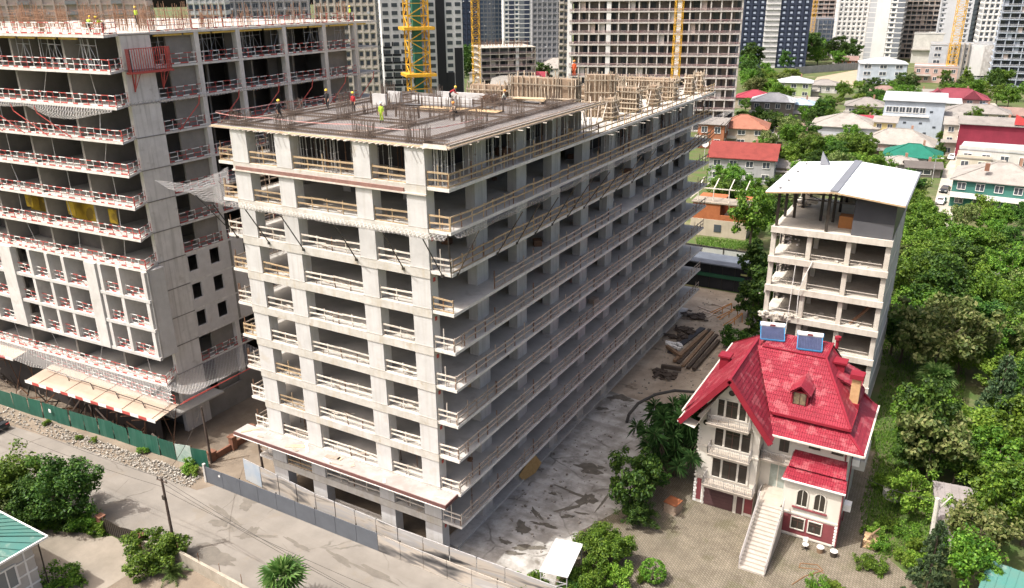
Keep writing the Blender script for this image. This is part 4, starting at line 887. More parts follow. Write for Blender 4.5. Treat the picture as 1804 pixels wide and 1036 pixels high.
for i in range(10): mb.cb((16+rnd.uniform(-1,1), 52+rnd.uniform(-1,1), zf+.3+.08*i), (rnd.uniform(.5,1.4), rnd.uniform(.4,1), .2), 0, rnd.uniform(0,3))
np_(mb, 'covered_heap', TIMW)
# ---------------- timber formwork on the deck ----------------
def formwork(name, label, x, y, z, L, W_, H, rz=0, group='timber formwork on the deck', seed=0, braces=True):
    r = random.Random(seed); f = thing(name, label, 'formwork', (x, y, z), rz, group)
    pl = mat_ply
    MB().box(0.1, .1, 0.02, L-.1, W_-.1, H-.1).obj('shutter_panel', pl, f)
    def face(p, d, length, nrm):
        n = max(2, int(length/.34))
        for i in range(n+1):
            c = Vector(p)+Vector(d)*(length*i/n); c += Vector(nrm)*.05
            
            if r.random() < .07: continue
            o_ = place('batten', bm_, f, c, 0, (r.uniform(.8,1.3), 1, H*r.uniform(.9, 1.12))); o_.rotation_euler = (r.uniform(-.02,.02), r.uniform(-.035,.035), math.atan2(d[1], d[0]))
        for k, zz in enumerate((.18, .36, .58, .86)):
            c = Vector(p)+Vector(d)*(-.15)+Vector(nrm)*.13+Vector((0,0,H*zz)); o_ = place('waler', wm_, f, c, 0, (length+r.uniform(.1,.7), 1, r.uniform(.8,1.2))); o_.rotation_euler = (0, r.uniform(-.02,.02), math.atan2(d[1], d[0]))
    face((0,0,0), (1,0,0), L, (0,-1,0)); face((L,0,0), (0,1,0), W_, (1,0,0)); face((0,W_,0), (1,0,0), L, (0,1,0)); face((0,0,0), (0,1,0), W_, (-1,0,0))
    if braces:
        for i in range(max(1, int(L/1.7))):
            a = .4+i*1.7+r.uniform(-.2,.2); MB().beam((a, -.15, H*.75), (a+r.uniform(-.2,.2), -1.1, .03), .06, .09).obj('brace', TIMW, f)
        MB().beam((L+.15, W_*.4, H*.75), (L+1.0, W_*.3, .03), .06, .09).obj('brace', TIMW, f)
    return f
mat_ply = mat('shutter_ply', (.30,.22,.15), (.2,.145,.1), scale=1.5)
FT = mat('form_timber', (.46,.39,.30), (.33,.265,.195), scale=2.5, per_obj=.4)
bm_ = MB().box(-.045, -.04, 0, .045, .04, 1).mesh('batten', FT); wm_ = MB().box(0, -.05, -.06, 1, .05, .06).mesh('waler', FT)
zq = lev(9)+ST+.03
formwork('wall_formwork', 'long timber wall formwork with white braces, in the middle of the far deck', -10.2, 41.2, zq, 8.1, 1.5, 2.8, 0, seed=1)
formwork('column_formwork', 'timber column formwork nearest to the grey rebar deck step', -3.2, 34.4, zq, .95, 1.9, 2.4, 0, seed=2)
formwork('column_formwork', 'timber column formwork between the two long timber wall forms', -2.9, 47, zq, .95, 1.7, 2.5, 0, seed=3)
formwork('wall_formwork', 'long timber wall formwork behind the others, toward the far deck end', -8.6, 53.4, zq, 6.7, 1.9, 2.7, 0, seed=4)
formwork('column_formwork', 'narrow timber column formwork next to the last one by the far edge', -2.7, 60.2, zq, .95, 1.3, 2.6, 0, seed=5)
formwork('column_formwork', 'last timber column formwork at the far end of the deck', -2.6, 64.0, zq, .95, 1.2, 2.6, 0, seed=6)
formwork('wall_formwork', 'big timber wall formwork standing at the back of the rebar deck', -10.6, STEP+1.2, zq, 7.4, 1.4, 5.0, 0, seed=7, braces=False)
formwork('wall_formwork', 'low timber wall formwork left of the biggest form on the deck', -15.4, STEP+.8, zq, 4.4, 1.2, 4.1, 0, seed=8, braces=False)
formwork('wall_formwork', 'timber wall formwork with open dark side, behind the biggest form', -6.0, 36.0, zq, 3.2, 1.2, 4.6, R(20), seed=9, braces=False)
formwork('wall_formwork', 'slanting timber shutter behind the middle wall formwork', -10.5, 47.5, zq, 4.2, .6, 3.4, R(-6), seed=10, braces=False)
for i in range(3):
    mb = MB().beam((-2.6+i*.25, 29+i*.6, zq), (-4.6+i*.9, 31.5+i*.6, zq+2.7), .12, .16); 
    mb.obj('leaning_timber', TIMO, None, label=('dark timber post leaning over the deck step, lowest', 'dark timber post leaning over the deck step, middle', 'dark timber post leaning over the deck step, highest')[i], cat='timber', group='leaning timbers')
t_ = thing('plywood_stack', 'low stack of tan plywood sheets on trestles on the rebar deck', 'plywood', (-5.8, 23, zd+.1))
for i in range(4): MB().cb((0, 0, .3+i*.05), (3.4, 1.3, .03), 0, .05*i).obj('sheet', PLY, t_)
for a in (-1.3, 1.3): MB().cb((a, 0, .13), (.1, 1.2, .26)).obj('bearer', TIMO, t_)
t_ = thing('rebar_bundle', 'heap of rusty rebar offcuts on the deck beside a crouching worker', 'rebar', (-9.6, 21.8, zd+.1))
mb = MB()
for i in range(160):
    a = rnd.uniform(0, 3.14); l = rnd.uniform(.3, .9); x, y, z = rnd.gauss(0,.5), rnd.gauss(0,.25), abs(rnd.gauss(.3,.25)); mb.beam((x-l*math.cos(a), y-l*.4*math.sin(a), z), (x+l*math.cos(a), y+l*.4*math.sin(a), max(.02, z+rnd.uniform(-.2,.2))), .03)
mb.obj('offcuts', RUST, t_, kind='stuff')
# warning tape around the deck
TAPE = mat('tape_pale', (.62,.48,.44), (.55,.2,.18), scale=1.8)
def tape(pts_, label):
    mb = MB()
    for a, b in zip(pts_[:-1], pts_[1:]):
        a, b = Vector(a), Vector(b); pv = a
        for i in range(1, 9):
            t = i/8; c = a.lerp(b, t); c.z -= .25*4*t*(1-t)*.5; mb.beam(pv, c, .02, .06); pv = c
    mb.obj('warning_tape', TAPE, None, label=label, cat='tape')
tape([(-23.2, .2, zd+1.0), (-17.5, .4, zd+.9), (-9, 1.2, zd+.85), (-3, 1.0, zd+.9), (-2, 8, zd+.9)], 'pale red and white tape strung along the front of the rebar deck')
tape([(-23.2, .2, zd+1.1), (-22.6, 7, zd+1.1), (-21.6, 13, zd+1.0)], 'pale red and white tape strung along the tower side of the rebar deck')

# ---------------- people ----------------
SKIN = mat('skin', (.45,.27,.18), (.40,.24,.16), scale=5); HAIR = mat('dark_hair', (.03,.02,.015), rough=.7)
def person(label, loc, rz, shirt, trousers, helmet, pose='stand', h=1.72, vest=None, group='workers on the building site'):
    """one continuous skinned body; clothing zones by height, helmet and boots as children"""
    P = {'stand': dict(pel=(0,0,.93), lean=.02, kn=((.02,.52),(.0,.52)), ft=(.0,.02), arm='down'), 'walk': dict(pel=(0,0,.90), lean=.06, kn=((.16,.5),(-.06,.5)), ft=(.30,-.36), arm='swing'),
         'bend': dict(pel=(0,-.12,.86), lean=.95, kn=((.06,.48),(.02,.48)), ft=(.0,.05), arm='reach'), 'crouch': dict(pel=(0,-.12,.34), lean=.35, kn=((.32,.46),(.30,.44)), ft=(.10,.08), arm='reach')}[pose]
    vs, es, rad = [], [], []
    def V(p, r_): vs.append(Vector(p)); rad.append(r_); return len(vs)-1
    def E_(a, b): es.append((a, b))
    pel = Vector(P['pel']); ln = P['lean']; d = Vector((0, math.sin(ln), math.cos(ln)))
    a0 = V(pel, .135); a1 = V(pel+d*.22, .125); a2 = V(pel+d*.44, .155); a3 = V(pel+d*.56, .06); hd = Vector((0, math.sin(ln*.6), math.cos(ln*.6)))
    a4 = V(vs[a3]+hd*.08, .065); a5 = V(vs[a4]+hd*.09, .098); a6 = V(vs[a5]+hd*.10, .085); E_(a0,a1); E_(a1,a2); E_(a2,a3); E_(a3,a4); E_(a4,a5); E_(a5,a6)
    ends = []
    for s, kn, ft in ((-1, P['kn'][0], P['ft'][0]), (1, P['kn'][1], P['ft'][1])):
        b0 = V(pel+Vector((s*.1, 0, -.04)), .095); b1 = V((s*.11, pel.y+kn[0], kn[1]), .066); b2 = V((s*.11, pel.y*0+ft, .1), .045); b3 = V((s*.12, ft+.14, .045), .042); E_(a0,b0); E_(b0,b1); E_(b1,b2); E_(b2,b3); ends.append((s*.12, ft))
        sh = vs[a2]+d*.06; c0 = V(sh+Vector((s*.19, 0, 0)), .06)
        if P['arm'] == 'down': el, ha = sh+Vector((s*.24, .02, -.27)), sh+Vector((s*.23, .1, -.52))
        elif P['arm'] == 'swing': el, ha = sh+Vector((s*.24, -s*.1, -.26)), sh+Vector((s*.22, -s*.16+.1, -.48))
        else: el, ha = sh+Vector((s*.22, .12, -.24)), sh+Vector((s*.1, .34, -.36))
        c1 = V(el, .045); c2 = V(ha, .036); ddir = (ha-el).normalized(); c3 = V(ha+ddir*.09, .035); E_(a2,c0); E_(c0,c1); E_(c1,c2); E_(c2,c3)
        for q in (-.025, 0, .025): c4 = V(ha+ddir*.17+Vector((q, abs(q)*-.5, 0)), .012); E_(c3, c4)
        c5 = V(ha+ddir*.07+Vector((-s*.05, .03, 0)), .012); E_(c2, c5)
    me = bpy.data.meshes.new('person'); me.from_pydata([tuple(v) for v in vs], es, []); tmp = bpy.data.objects.new('person_skeleton', me); col.objects.link(tmp)
    sk = tmp.modifiers.new('skin', 'SKIN'); ss = tmp.modifiers.new('sub', 'SUBSURF'); ss.levels = 1; ss.render_levels = 1
    for i, v in enumerate(me.skin_vertices[0].data): v.radius = (rad[i], rad[i]); v.use_root = (i == 0)
    dg = bpy.context.evaluated_depsgraph_get(); m2 = bpy.data.meshes.new_from_object(tmp.evaluated_get(dg)); bpy.data.objects.remove(tmp)
    for m in (shirt, trousers, SKIN, vest or shirt, DARKST): m2.materials.append(m)
    headc = vs[a4]
    legi = [i for i in range(len(vs)) if vs[i].z < pel.z+.02]
    for pg in m2.polygons:
        c = pg.center; best = min(range(len(vs)), key=lambda i: (vs[i]-c).length-rad[i]*.9)
        k = 0
        if best in (a4, a5, a6): k = 2
        elif best in (a0,) : k = 1
        elif (vs[best]-pel).dot(d) < -.02 and best not in (a1, a2, a3) and abs(vs[best].x) < .16 and rad[best] not in (.06, .045, .036, .035, .012): k = 1
        elif rad[best] in (.035, .012, .036): k = 2
        elif best in (a1, a2): k = 3
        if rad[best] == .045 and vs[best].z < .12 or rad[best] == .042: k = 4
        if rad[best] == .066: k = 1
        pg.material_index = k; pg.use_smooth = True
    o = place('person', m2, None, loc, rz, h/1.72, None, label, 'person', group)
    hc = vs[a6]+hd*.0; ax = hd
    mb = MB(); n = 12; rings = []
    right = Vector((1,0,0)); fw = right.cross(ax)*-1
    for i, (t, r_) in enumerate(((-.02, .135), (.0, .125), (.06, .115), (.11, .08), (.13, .02))):
        mb.v += [tuple(hc+ax*t+(right*math.cos(6.2832*j/n)+fw*math.sin(6.2832*j/n)*1.12)*r_) for j in range(n)]
        if i:
            for j in range(n): mb.f.append(((i-1)*n+j, (i-1)*n+(j+1) % n, i*n+(j+1) % n, i*n+j)); mb.m.append(0)
    hl = mb.obj('helmet', helmet, o, smooth=True)
    f0 = vs[a5]; fr = -fw if fw.y < 0 else fw
    MB().cb(tuple(f0+fr*.1+ax*.0), (.03, .04, .04)).obj('nose', SKIN, o)
    for s in (-1, 1): MB().cb(tuple(f0+fr*.09+right*s*.035+ax*.035), (.025, .02, .018)).obj('eye', DARKST, o)
    return o
CB = mat('cloth_black', (.03,.03,.032), rough=.9); CR = mat('cloth_red', (.42,.03,.035), (.3,.022,.027), rough=.9); CL = mat('cloth_lime', (.40,.56,.05), (.30,.42,.04), rough=.8)
CGY = mat('cloth_grey', (.36,.38,.34), rough=.9); CTN = mat('cloth_tan', (.42,.32,.24), rough=.9); HY = mat('helmet_yellow', (.80,.52,.05), (.75,.48,.05), rough=.35); HO = mat('helmet_orange', (.80,.30,.06), rough=.35); HW = mat('helmet_white', (.75,.77,.72), rough=.35)
CDB = mat('cloth_dark_blue', (.035,.04,.06), rough=.9)
zp = zd+.1
person('worker in black with yellow helmet walking by the corner near the tape', (-19.15, 3.3, zp), R(-75), CB, CB, HY, 'walk')
person('worker in black with yellow helmet standing at the tower side of the deck', (-20.3, 10.5, zp), R(200), CB, CB, HY, 'walk', 1.78)
person('worker in red shirt and yellow helmet standing on the rebar mat', (-16.85, 10.1, zp), R(180), CR, CB, HY, 'stand', 1.72)
person('worker in bright lime clothing and white helmet on the rebar deck', (-10.7, 6.3, zp), R(185), CL, CL, HW, 'stand', 1.62, CL)
person('worker in red shirt bending over the rebar at mid deck', (-13.3, 20.4, zp), R(-70), CR, CB, HY, 'bend')
person('bare-armed worker crouching on the brown plywood with orange helmet', (-7.7, 12.6, zp), R(150), CTN, CB, HO, 'crouch')
person('worker in pale shirt crouching beside the rebar heap', (-8.3, 22.0, zp), R(-60), CGY, CDB, HO, 'crouch')
person('worker in lime vest standing behind the big wall formwork', (-3.6, 28.4, zp-.9), R(180), CL, CB, HY, 'stand')
person('worker in orange standing on top of the big wall formwork', (-6.5, 34.0, zd+1.4), R(180), mat('cloth_orange', (.6,.10,.03), rough=.9), bpy.data.materials['cloth_orange'], HO, 'stand')
zt_ = TZ(11)+.25
person('worker in lime vest crouching near the tower roof edge, beside the rebar', (-42.0, 4.2, zt_), R(160), CL, CDB, HY, 'bend')
person('worker in lime vest bending next to another at the tower roof edge', (-43.8, 4.0, zt_), R(30), CL, CB, HY, 'bend')
person('worker in lime vest high among the bars on the tower roof', (-46.0, 11.0, zt_+.4), R(180), CL, CB, HY, 'stand')
person('worker in lime vest at the far left of the tower roof', (-59.0, 3.2, zt_), R(180), CL, CB, HY, 'bend')
person('worker in lime vest standing at the far corner of the tower roof', (-39.9, 37.5, zt_), R(150), CL, CDB, HY, 'stand')
# ---------------- street side ----------------
GRN = mat('green_sheet', (.014,.09,.06), (.01,.068,.046), rough=.55, scale=.6, streak=((.10,.2,.16), .35), spec=.4)
gf = thing('site_fence', 'dark green sheet metal fence along the street below the tower', 'fence', (-47, -1.5, 0)); fp_, fi_ = maker(gf, Vector((-47, -1.5, 0)))
FL = [(-84, -4.6), (-64.4, -2.9), (-58.6, -2.6), (-44.7, -1.35), (-35.1, -.95), (-30.9, -.35)]
acc = 0
for (xa, ya), (xb, yb) in zip(FL[:-1], FL[1:]):
    n = max(1, int(round((xb-xa)/2.4)))
    for i in range(n):
        a = Vector((xa, ya, 0)).lerp(Vector((xb, yb, 0)), i/n); b = Vector((xa, ya, 0)).lerp(Vector((xb, yb, 0)), (i+1)/n-.012/1)
        h0, h1 = 2.15+rnd.uniform(-.12,.15), 2.15+rnd.uniform(-.12,.15); off = Vector((0, rnd.uniform(-.06,.06), 0)); t = Vector((.0, .03, 0)); ln = Vector((rnd.uniform(-.05,.05), rnd.uniform(-.12,.12), 0))
        mb = MB(); v = [a+off, b+off, b+off+Vector((0,0,h1))+ln, a+off+Vector((0,0,h0))+ln]; v += [p+t for p in v]
        mb.add(v, [(0,1,2,3), (7,6,5,4), (0,4,5,1), (1,5,6,2), (2,6,7,3), (3,7,4,0)]); acc += 1
        fp_(mb, 'fence_panel', GRN if acc != 21 else mat('pale_sheet', (.42,.47,.43), (.2,.3,.25), scale=.8))
        fp_(MB().cyl(a+Vector((0,.12,0)), a+Vector((0,.12,2.3)), .04, n=6), 'post', RUST)
fp_(MB().box(-54.9, -2.4, 1.2, -54.5, -2.36, 1.6), 'notice', WHITEP)
# low grey hoarding and the taller printed one behind it
GREY = mat('grey_hoarding', (.105,.115,.13), (.085,.092,.105), rough=.6, scale=.5)
def smear(name):
    m = bpy.data.materials.new(name); m.use_nodes = True; t = m.node_tree; L = t.links.new; b = t.nodes['Principled BSDF']; b.inputs['Roughness'].default_value = .6
    pos = _n(t, 'NewGeometry').outputs['Position']; mp = _n(t, 'Mapping'); mp.inputs['Scale'].default_value = (.16, .16, .9); L(pos, mp.inputs[0])
    nz = _n(t, 'TexNoise'); nz.inputs['Scale'].default_value = 1.1; nz.inputs['Detail'].default_value = 4; nz.inputs['Distortion'].default_value = .6; L(mp.outputs[0], nz.inputs['Vector'])
    rp = _n(t, 'ValToRGB'); e = rp.color_ramp.elements; e[0].position = .33; e[0].color = (.035,.035,.037,1); e[1].position = .68; e[1].color = (.46,.44,.42,1)
    for p_, c_ in ((.42, (.16,.15,.14,1)), (.5, (.42,.37,.31,1)), (.58, (.33,.32,.31,1))): n_ = e.new(p_); n_.color = c_
    L(nz.outputs['Fac'], rp.inputs[0]); L(rp.outputs[0], b.inputs['Base Color']); return m
SMEAR = smear('smeared_print')
gh = thing('street_hoarding', 'low dark grey hoarding along the street in front of the concrete frame', 'hoarding', (0, -2.1, 0)); fp_, fi_ = maker(gh, Vector((0, -2.1, 0)))
x = -29.2
while x < 14:
    fp_(MB().box(x, -2.13, .02, x+2.38, -2.07, 1.85+rnd.uniform(-.03,.03)), 'fence_panel', GREY if x < -9.5 else SMEAR); x += 2.42
for i in range(9): fp_(MB().box(-29.3+i*4.84, -2.06, 0, -29.2+i*4.84, -1.98, 1.95), 'post', DARKST)
fp_(MB().box(-29.45, -2.2, 0, -29.2, -1.95, 2.1), 'end_post', CONC_G)
fp_(MB().cyl((-27.2, -2.16, 1.35), (-27.2, -2.13, 1.35), .12, n=10), 'round_lamp', WHITEP)
ph = thing('printed_hoarding', 'taller hoarding with smeared grey and white print, close to the front columns', 'hoarding', (-8, -1, 0)); fp_, fi_ = maker(ph, Vector((-8, -1, 0)))
PL = [(-26.1, .1), (-15.6, -.92), (-5.8, -1.28), (4.9, -1.16), (9.5, -1.1)]
SKYP = mat('sky_print', (.27,.34,.42), (.4,.42,.43), scale=.5)
first = True
for (xa, ya), (xb, yb) in zip(PL[:-1], PL[1:]):
    n = int((xb-xa)/2.4)
    for i in range(n):
        a = Vector((xa, ya, 0)).lerp(Vector((xb, yb, 0)), i/n); b = Vector((xa, ya, 0)).lerp(Vector((xb, yb, 0)), (i+1)/n-.01)
        fp_(MB().beam(a+Vector((0,0,1.25)), b+Vector((0,0,1.25)), .05, 2.4), 'fence_panel', SKYP if first else SMEAR); first = False
        fp_(MB().beam(a+Vector((0,0,2.47)), b+Vector((0,0,2.47)), .06, .035), 'top_rail', STEEL)
        fp_(MB().beam(a+Vector((0,.06,0)), a+Vector((0,.06,2.5)), .08), 'post', DARKST)
# poles and wires
WOODP = mat('pole_wood', (.10,.075,.06), (.07,.05,.04), scale=3)
def upole(label, x, y, h, lean=0, arm=True):
    t = thing('utility_pole', label, 'utility pole', (x, y, 0)); MB().cyl((0,0,0), (lean,0,h), .14, .1, 9).obj('post', WOODP, t)
    if arm:
        MB().beam((lean-.65,0,h-.3), (lean+.65,0,h-.3), .09).obj('cross_arm', WOODP, t)
        for a in (-.55, 0, .55): MB().cyl((lean+a,0,h-.25), (lean+a,0,h-.05), .05, n=7).obj('insulator', DARKST, t)
        MB().box(lean-.15, -.2, h-2.1, lean+.15, -.08, h-1.7).obj('junction_box', DARKST, t)
    return Vector((x+lean, y, h))
pt = upole('dark utility pole with cross arm standing at the street edge', -22.9, -10.93, 7.7)
p2 = upole('thin leaning wooden pole at the foot of the tower', -31.6, .5, 6.6, -.15, False)
upole('slim wooden pole beside the left end of the brown canopy', -24.3, .9, 5.2, -.25, False)
def wire(a, b, sag, label, r=.022):
    a, b = Vector(a), Vector(b); pts_ = [a.lerp(b, i/14)-Vector((0,0,4*sag*(i/14)*(1-i/14))) for i in range(15)]
    MB().path(pts_, r, 4).obj('overhead_wire', DARKST, None, label=label, cat='wire', group='overhead wires')
wire(pt, (-75, -9, 6.5), 1.2, 'upper black wire running from the street pole along the street past the bushy tree')
wire(pt-Vector((0,0,.9)), (-75, -10, 5.5), 1.3, 'lower black wire running from the street pole along the street past the bushy tree')
wire(pt, p2, .8, 'black wire crossing the street from the dark pole to the tower foot', .03)
wire(pt, (24, -14, 7.4), 1.2, 'upper black wire running from the street pole over the palm')
wire(pt-Vector((0,0,.5)), (24, -13.2, 6.8), 1.3, 'middle black wire running from the street pole over the palm')
wire(pt-Vector((0,0,1.2)), (22, -9.5, 5.5), 1.2, 'lowest black wire running from the street pole over the palm')
wire((-2.2, .3, 1.2), (8, -.6, 1.0), .5, 'pale cable sagging from the corner column to the yard', .03)
# brick piers and rail between tower and frame
BRK = mat('old_brick', (.24,.115,.07), (.16,.075,.05), scale=3, bump=.4)
for i, (x, y) in enumerate(((-31.9, .9), (-31.7, 3.6), (-31.5, 6.0))):
    t = thing('brick_pier', ('low brick gate pier beside the green fence end', 'brick pier midway along the broken wall by the tower', 'brick pier nearest the brown canopy')[i], 'pier', (x, y, 0), 0, 'brick piers by the tower')
    h = (1.0, 1.5, 1.6)[i]; MB().box(-.3, -.3, 0, .3, .3, h).obj('shaft', BRK, t); MB().box(-.4, -.4, h, .4, .4, h+.14).obj('cap', BRK, t)
MB().box(-31.95, 1.3, 0, -31.7, 5.7, .7).obj('brick_wall', BRK, None, label='low broken brick wall linking the piers by the tower', cat='wall')
# lower left property: gate, walls, kerbs
gt = thing('metal_gate', 'open dark slatted metal gate beside the leafy street bush', 'gate', (-28.6, -12.15, 0), R(2)); 
for i in range(16): MB().box(-2.2+i*.28, -.03, .15, -2.02+i*.28, .03, 1.45+.25*abs(math.cos(i*.21))).obj('slat', DARKST, gt)
MB().beam((-2.25,.05,.35), (2.3,.05,.35), .06).beam((-2.25,.05,1.25), (2.3,.05,1.25), .06).beam((-2.25,.05,.05), (-2.25,.05,1.7), .1).beam((2.3,.05,.05), (2.3,.05,1.7), .1).obj('frame', DARKST, gt)
for i, x in enumerate((-31.4, -25.9)): MB().box(x-.3, -12.3, 0, x+.3, -11.8, 1.5).box(x-.38, -12.38, 1.5, x+.38, -11.72, 1.62).obj('gate_pier', BRK, None, label=('reddish gate pier on the tree side of the dark gate', 'reddish gate pier on the pole side of the dark gate')[i], cat='pier')
gw = thing('garden_wall', 'weathered low block wall with rusty posts along the street near the pole', 'wall', (-15, -11.2, 0)); gp_, gi_ = maker(gw, Vector((-15, -11.2, 0)))
gp_(MB().prism([(-25.4,-12.05), (-22.4,-11.35), (-14,-11.75), (0,-12.6), (0,-12.85), (-14,-12.0), (-22.4,-11.6), (-25.5,-12.3)], 0, 1.15), 'wall', mat('wall_block', (.36,.32,.26), (.27,.24,.19), scale=1.2, streak=((.2,.17,.13), .4), bump=.4))
for i in range(7): gp_(MB().cyl((-21.5+i*2.6, -11.55-.05*i, 1.1), (-21.5+i*2.6, -11.55-.05*i, 2.0), .03, n=5), 'post', RUST)
KERB = mat('white_kerb', (.66,.64,.6), (.5,.48,.44), scale=2)
for i, (a, b) in enumerate((((-38.9,-13.5), (-35.6,-13.9)), ((-35.6,-13.9), (-33.2,-12.7)), ((-33.2,-12.7), (-30.8,-12.5)))):
    MB().beam((*a, .04), (*b, .04), .16, .14).obj('kerb', KERB, None, kind='structure')
# house with teal roof in the corner
bh = thing('corner_house', 'pale block house with teal metal roof in the lower left corner', 'house', (-36, -26, 0)); hp2, hi2 = maker(bh, Vector((-36, -26, 0)))
BLK = mat('block_wall_pale', (.50,.47,.43), (.43,.4,.36), scale=1, bump=.2)
hp2(MB().box(-46, -34, 0, -28.2, -19.6, 5.35), 'wall', BLK)
for z in (.1, 1.3, 2.5, 3.7, 4.9): hp2(MB().box(-28.195, -34, z, -28.14, -19.6, z+.14), 'joint_band', WHITEP); hp2(MB().box(-46, -19.595, z, -28.2, -19.54, z+.14), 'joint_band', WHITEP)
for y in (-20.4, -22.9, -25.5, -28): hp2(MB().box(-28.197, y, 0, -28.142, y+.14, 5.3), 'joint_band', WHITEP)
o = hp2(MB().box(-28.19, -22.6, 2.2, -28.1, -21.2, 3.9), 'window', glass('pale_glass', (.16,.18,.19), .15)); hp2(MB().box(-28.2, -22.75, 2.05, -28.07, -22.6, 4.05).box(-28.2, -21.2, 2.05, -28.07, -21.05, 4.05).box(-28.2, -22.6, 3.9, -28.07, -21.2, 4.05).box(-28.2, -22.6, 2.05, -28.05, -21.2, 2.2).box(-28.2, -21.95, 2.2, -28.08, -21.85, 3.9), 'frame', WHITEP, o)
TEAL = mat('teal_roof', (.06,.19,.165), (.085,.18,.15), rough=.5, scale=.5, stain=((.3,.36,.3), .4, .6, .6))
def tslope(l0, l1, u1, u0, nm='roof_slope'):
    l0, l1, u0, u1 = map(Vector, (l0, l1, u0, u1)); hp2(MB().add([l0, l1, u1, u0, l0-Vector((0,0,.12)), l1-Vector((0,0,.12)), u1-Vector((0,0,.12)), u0-Vector((0,0,.12))], [(0,1,2,3), (7,6,5,4), (0,4,5,1), (1,5,6,2), (2,6,7,3), (3,7,4,0)]), nm, TEAL)
    n = max(2, int((l1-l0).length/.95))
    for i in range(n+1): a, b = l0.lerp(l1, i/n), u0.lerp(u1, i/n); hp2(MB().beam(a+Vector((0,0,.03)), b+Vector((0,0,.03)), .05, .07), 'seam', TEAL)
tslope((-27.2,-18.85,5.5), (-46.5,-18.85,5.5), (-40,-26.5,8.2), (-33.5,-26.5,8.2)); tslope((-27.2,-34.5,5.5), (-27.2,-18.85,5.5), (-33.5,-26.5,8.2), (-33.5,-27,8.2))
hp2(MB().beam((-27.1,-34.5,5.42), (-27.1,-18.75,5.42), .12, .18).beam((-27.1,-18.75,5.42), (-46.5,-18.75,5.42), .12, .18), 'gutter', WHITEP)
hp2(MB().cyl((-27.9,-19.2,0), (-27.9,-19.2,5.3), .06, n=6), 'downpipe', DARKST)
# car at the edge of the picture
def car(label, x, y, rz, paint, L=4.3, sc_=1.0, group=None):
    t = thing('parked_car', label, 'car', (x, y, 0), rz, group)
    prof = [(-2.15,.35), (-2.1,.75), (-1.75,.9), (-1.05,.95), (-.5,1.42), (.85,1.45), (1.5,1.0), (2.05,.92), (2.15,.6), (2.12,.33)]
    mb = MB(); n = len(prof)
    for s, wd in ((-1, .82), (-1, .86), (1, .86), (1, .82)): pass
    ys = (-.84, .84); vs = []
    for yy in ys: vs += [(a, yy*(1 if b < 1.0 else .82), b) for a, b in prof]
    mb.add(vs, [tuple(range(n-1,-1,-1)), tuple(range(n, 2*n))]+[(i, (i+1) % n, (i+1) % n+n, i+n) for i in range(n)]); mb.obj('body', paint, t)
    G_ = WGLASS
    MB().quad((-1.02,-.62,1.0), (-1.02,.62,1.0), (-.55,.6,1.40), (-.55,-.6,1.40)).obj('windscreen', G_, t); MB().quad((1.46,.62,1.05), (1.46,-.62,1.05), (.92,-.6,1.42), (.92,.6,1.42)).obj('rear_window', G_, t)
    for s in (-1, 1): MB().quad((-.85,s*.83,1.0), (1.3,s*.83,1.03), (.8,s*.71,1.38), (-.45,s*.71,1.36)).obj('side_window', G_, t)
    for a in (-1.35, 1.35):
        for s in (-1, 1):
            w_ = MB().cyl((a, s*.7, .32), (a, s*.88, .32), .32, n=14).obj('wheel', DARKST, t); MB().cyl((a, s*.88, .32), (a, s*.9, .32), .19, n=10).obj('rim', STEEL, w_)
    for s in (-.6, .6): MB().box(-2.17, s-.18, .62, -2.1, s+.18, .76).obj('headlight', WHITEP, t); MB().box(2.08, s-.18, .68, 2.16, s+.18, .82).obj('tail_light', REDP, t)
    return t
PDARK = mat('car_dark', (.03,.033,.037), rough=.25, spec=.6); PWH = mat('car_white', (.7,.71,.71), (.68,.69,.69), rough=.25, spec=.6); PGR = mat('car_grey', (.2,.22,.24), rough=.25, spec=.6)
car('dark car partly in view on the street at the left edge', -59.4, -6.6, R(4), PDARK)

# ---------------- yard and garden things ----------------
tn = thing('white_canopy', 'small white sheet canopy on a metal frame at the street end of the yard', 'canopy', (8.2, 2.3, 0), R(8))
MB().add([(-1.2,-2.1,2.25), (1.2,-2.1,2.35), (1.2,2.1,2.5), (-1.2,2.1,2.4), (-1.2,-2.1,2.19), (1.2,-2.1,2.29), (1.2,2.1,2.44), (-1.2,2.1,2.34)], [(0,1,2,3), (7,6,5,4), (0,4,5,1), (1,5,6,2), (2,6,7,3), (3,7,4,0)]).obj('roof_sheet', mat('canopy_sheet', (.58,.58,.57), (.5,.5,.49), scale=1), tn)
for a in (-1.1, 1.1):
    for b in (-2, 2): MB().beam((a,b,0), (a,b,2.25), .07).obj('post', STEEL, tn)
MB().beam((-1.1,-2,1.1), (1.1,-2,1.1), .05).beam((-1.1,-2,1.6), (1.1,-2,1.6), .05).beam((-1.1,-2,.5), (1.1,-2,1.6), .04).obj('rails', STEEL, tn)
kb = thing('brick_hearth', 'square brick hearth with rusty top standing on the paved court', 'hearth', (13.1, 15.9, 0), R(-12))
HBR = mat('hearth_brick', (.40,.31,.23), (.3,.22,.16), scale=3, bump=.5)
for k in range(6):
    for i in range(4):
        for s in (-1, 1):
            o_ = .13 if k % 2 else 0; xx = -.6+.15+o_+i*.29
            if xx < .6: MB().box(xx-.13, s*.6-.06, k*.17, xx+.13, s*.6+.06, k*.17+.155).obj('brick', HBR, kb); MB().box(s*.6-.06, xx-.13, k*.17+.002, s*.6+.06, xx+.13, k*.17+.153).obj('brick', HBR, kb)
MB().box(-.54, -.54, 0, .54, .54, .99).obj('core', HBR, kb); MB().box(-.66, -.66, 1.03, .66, .66, 1.09).obj('rusty_lid', mat('rust_sheet', (.30,.10,.04), (.2,.075,.035), scale=2), kb)
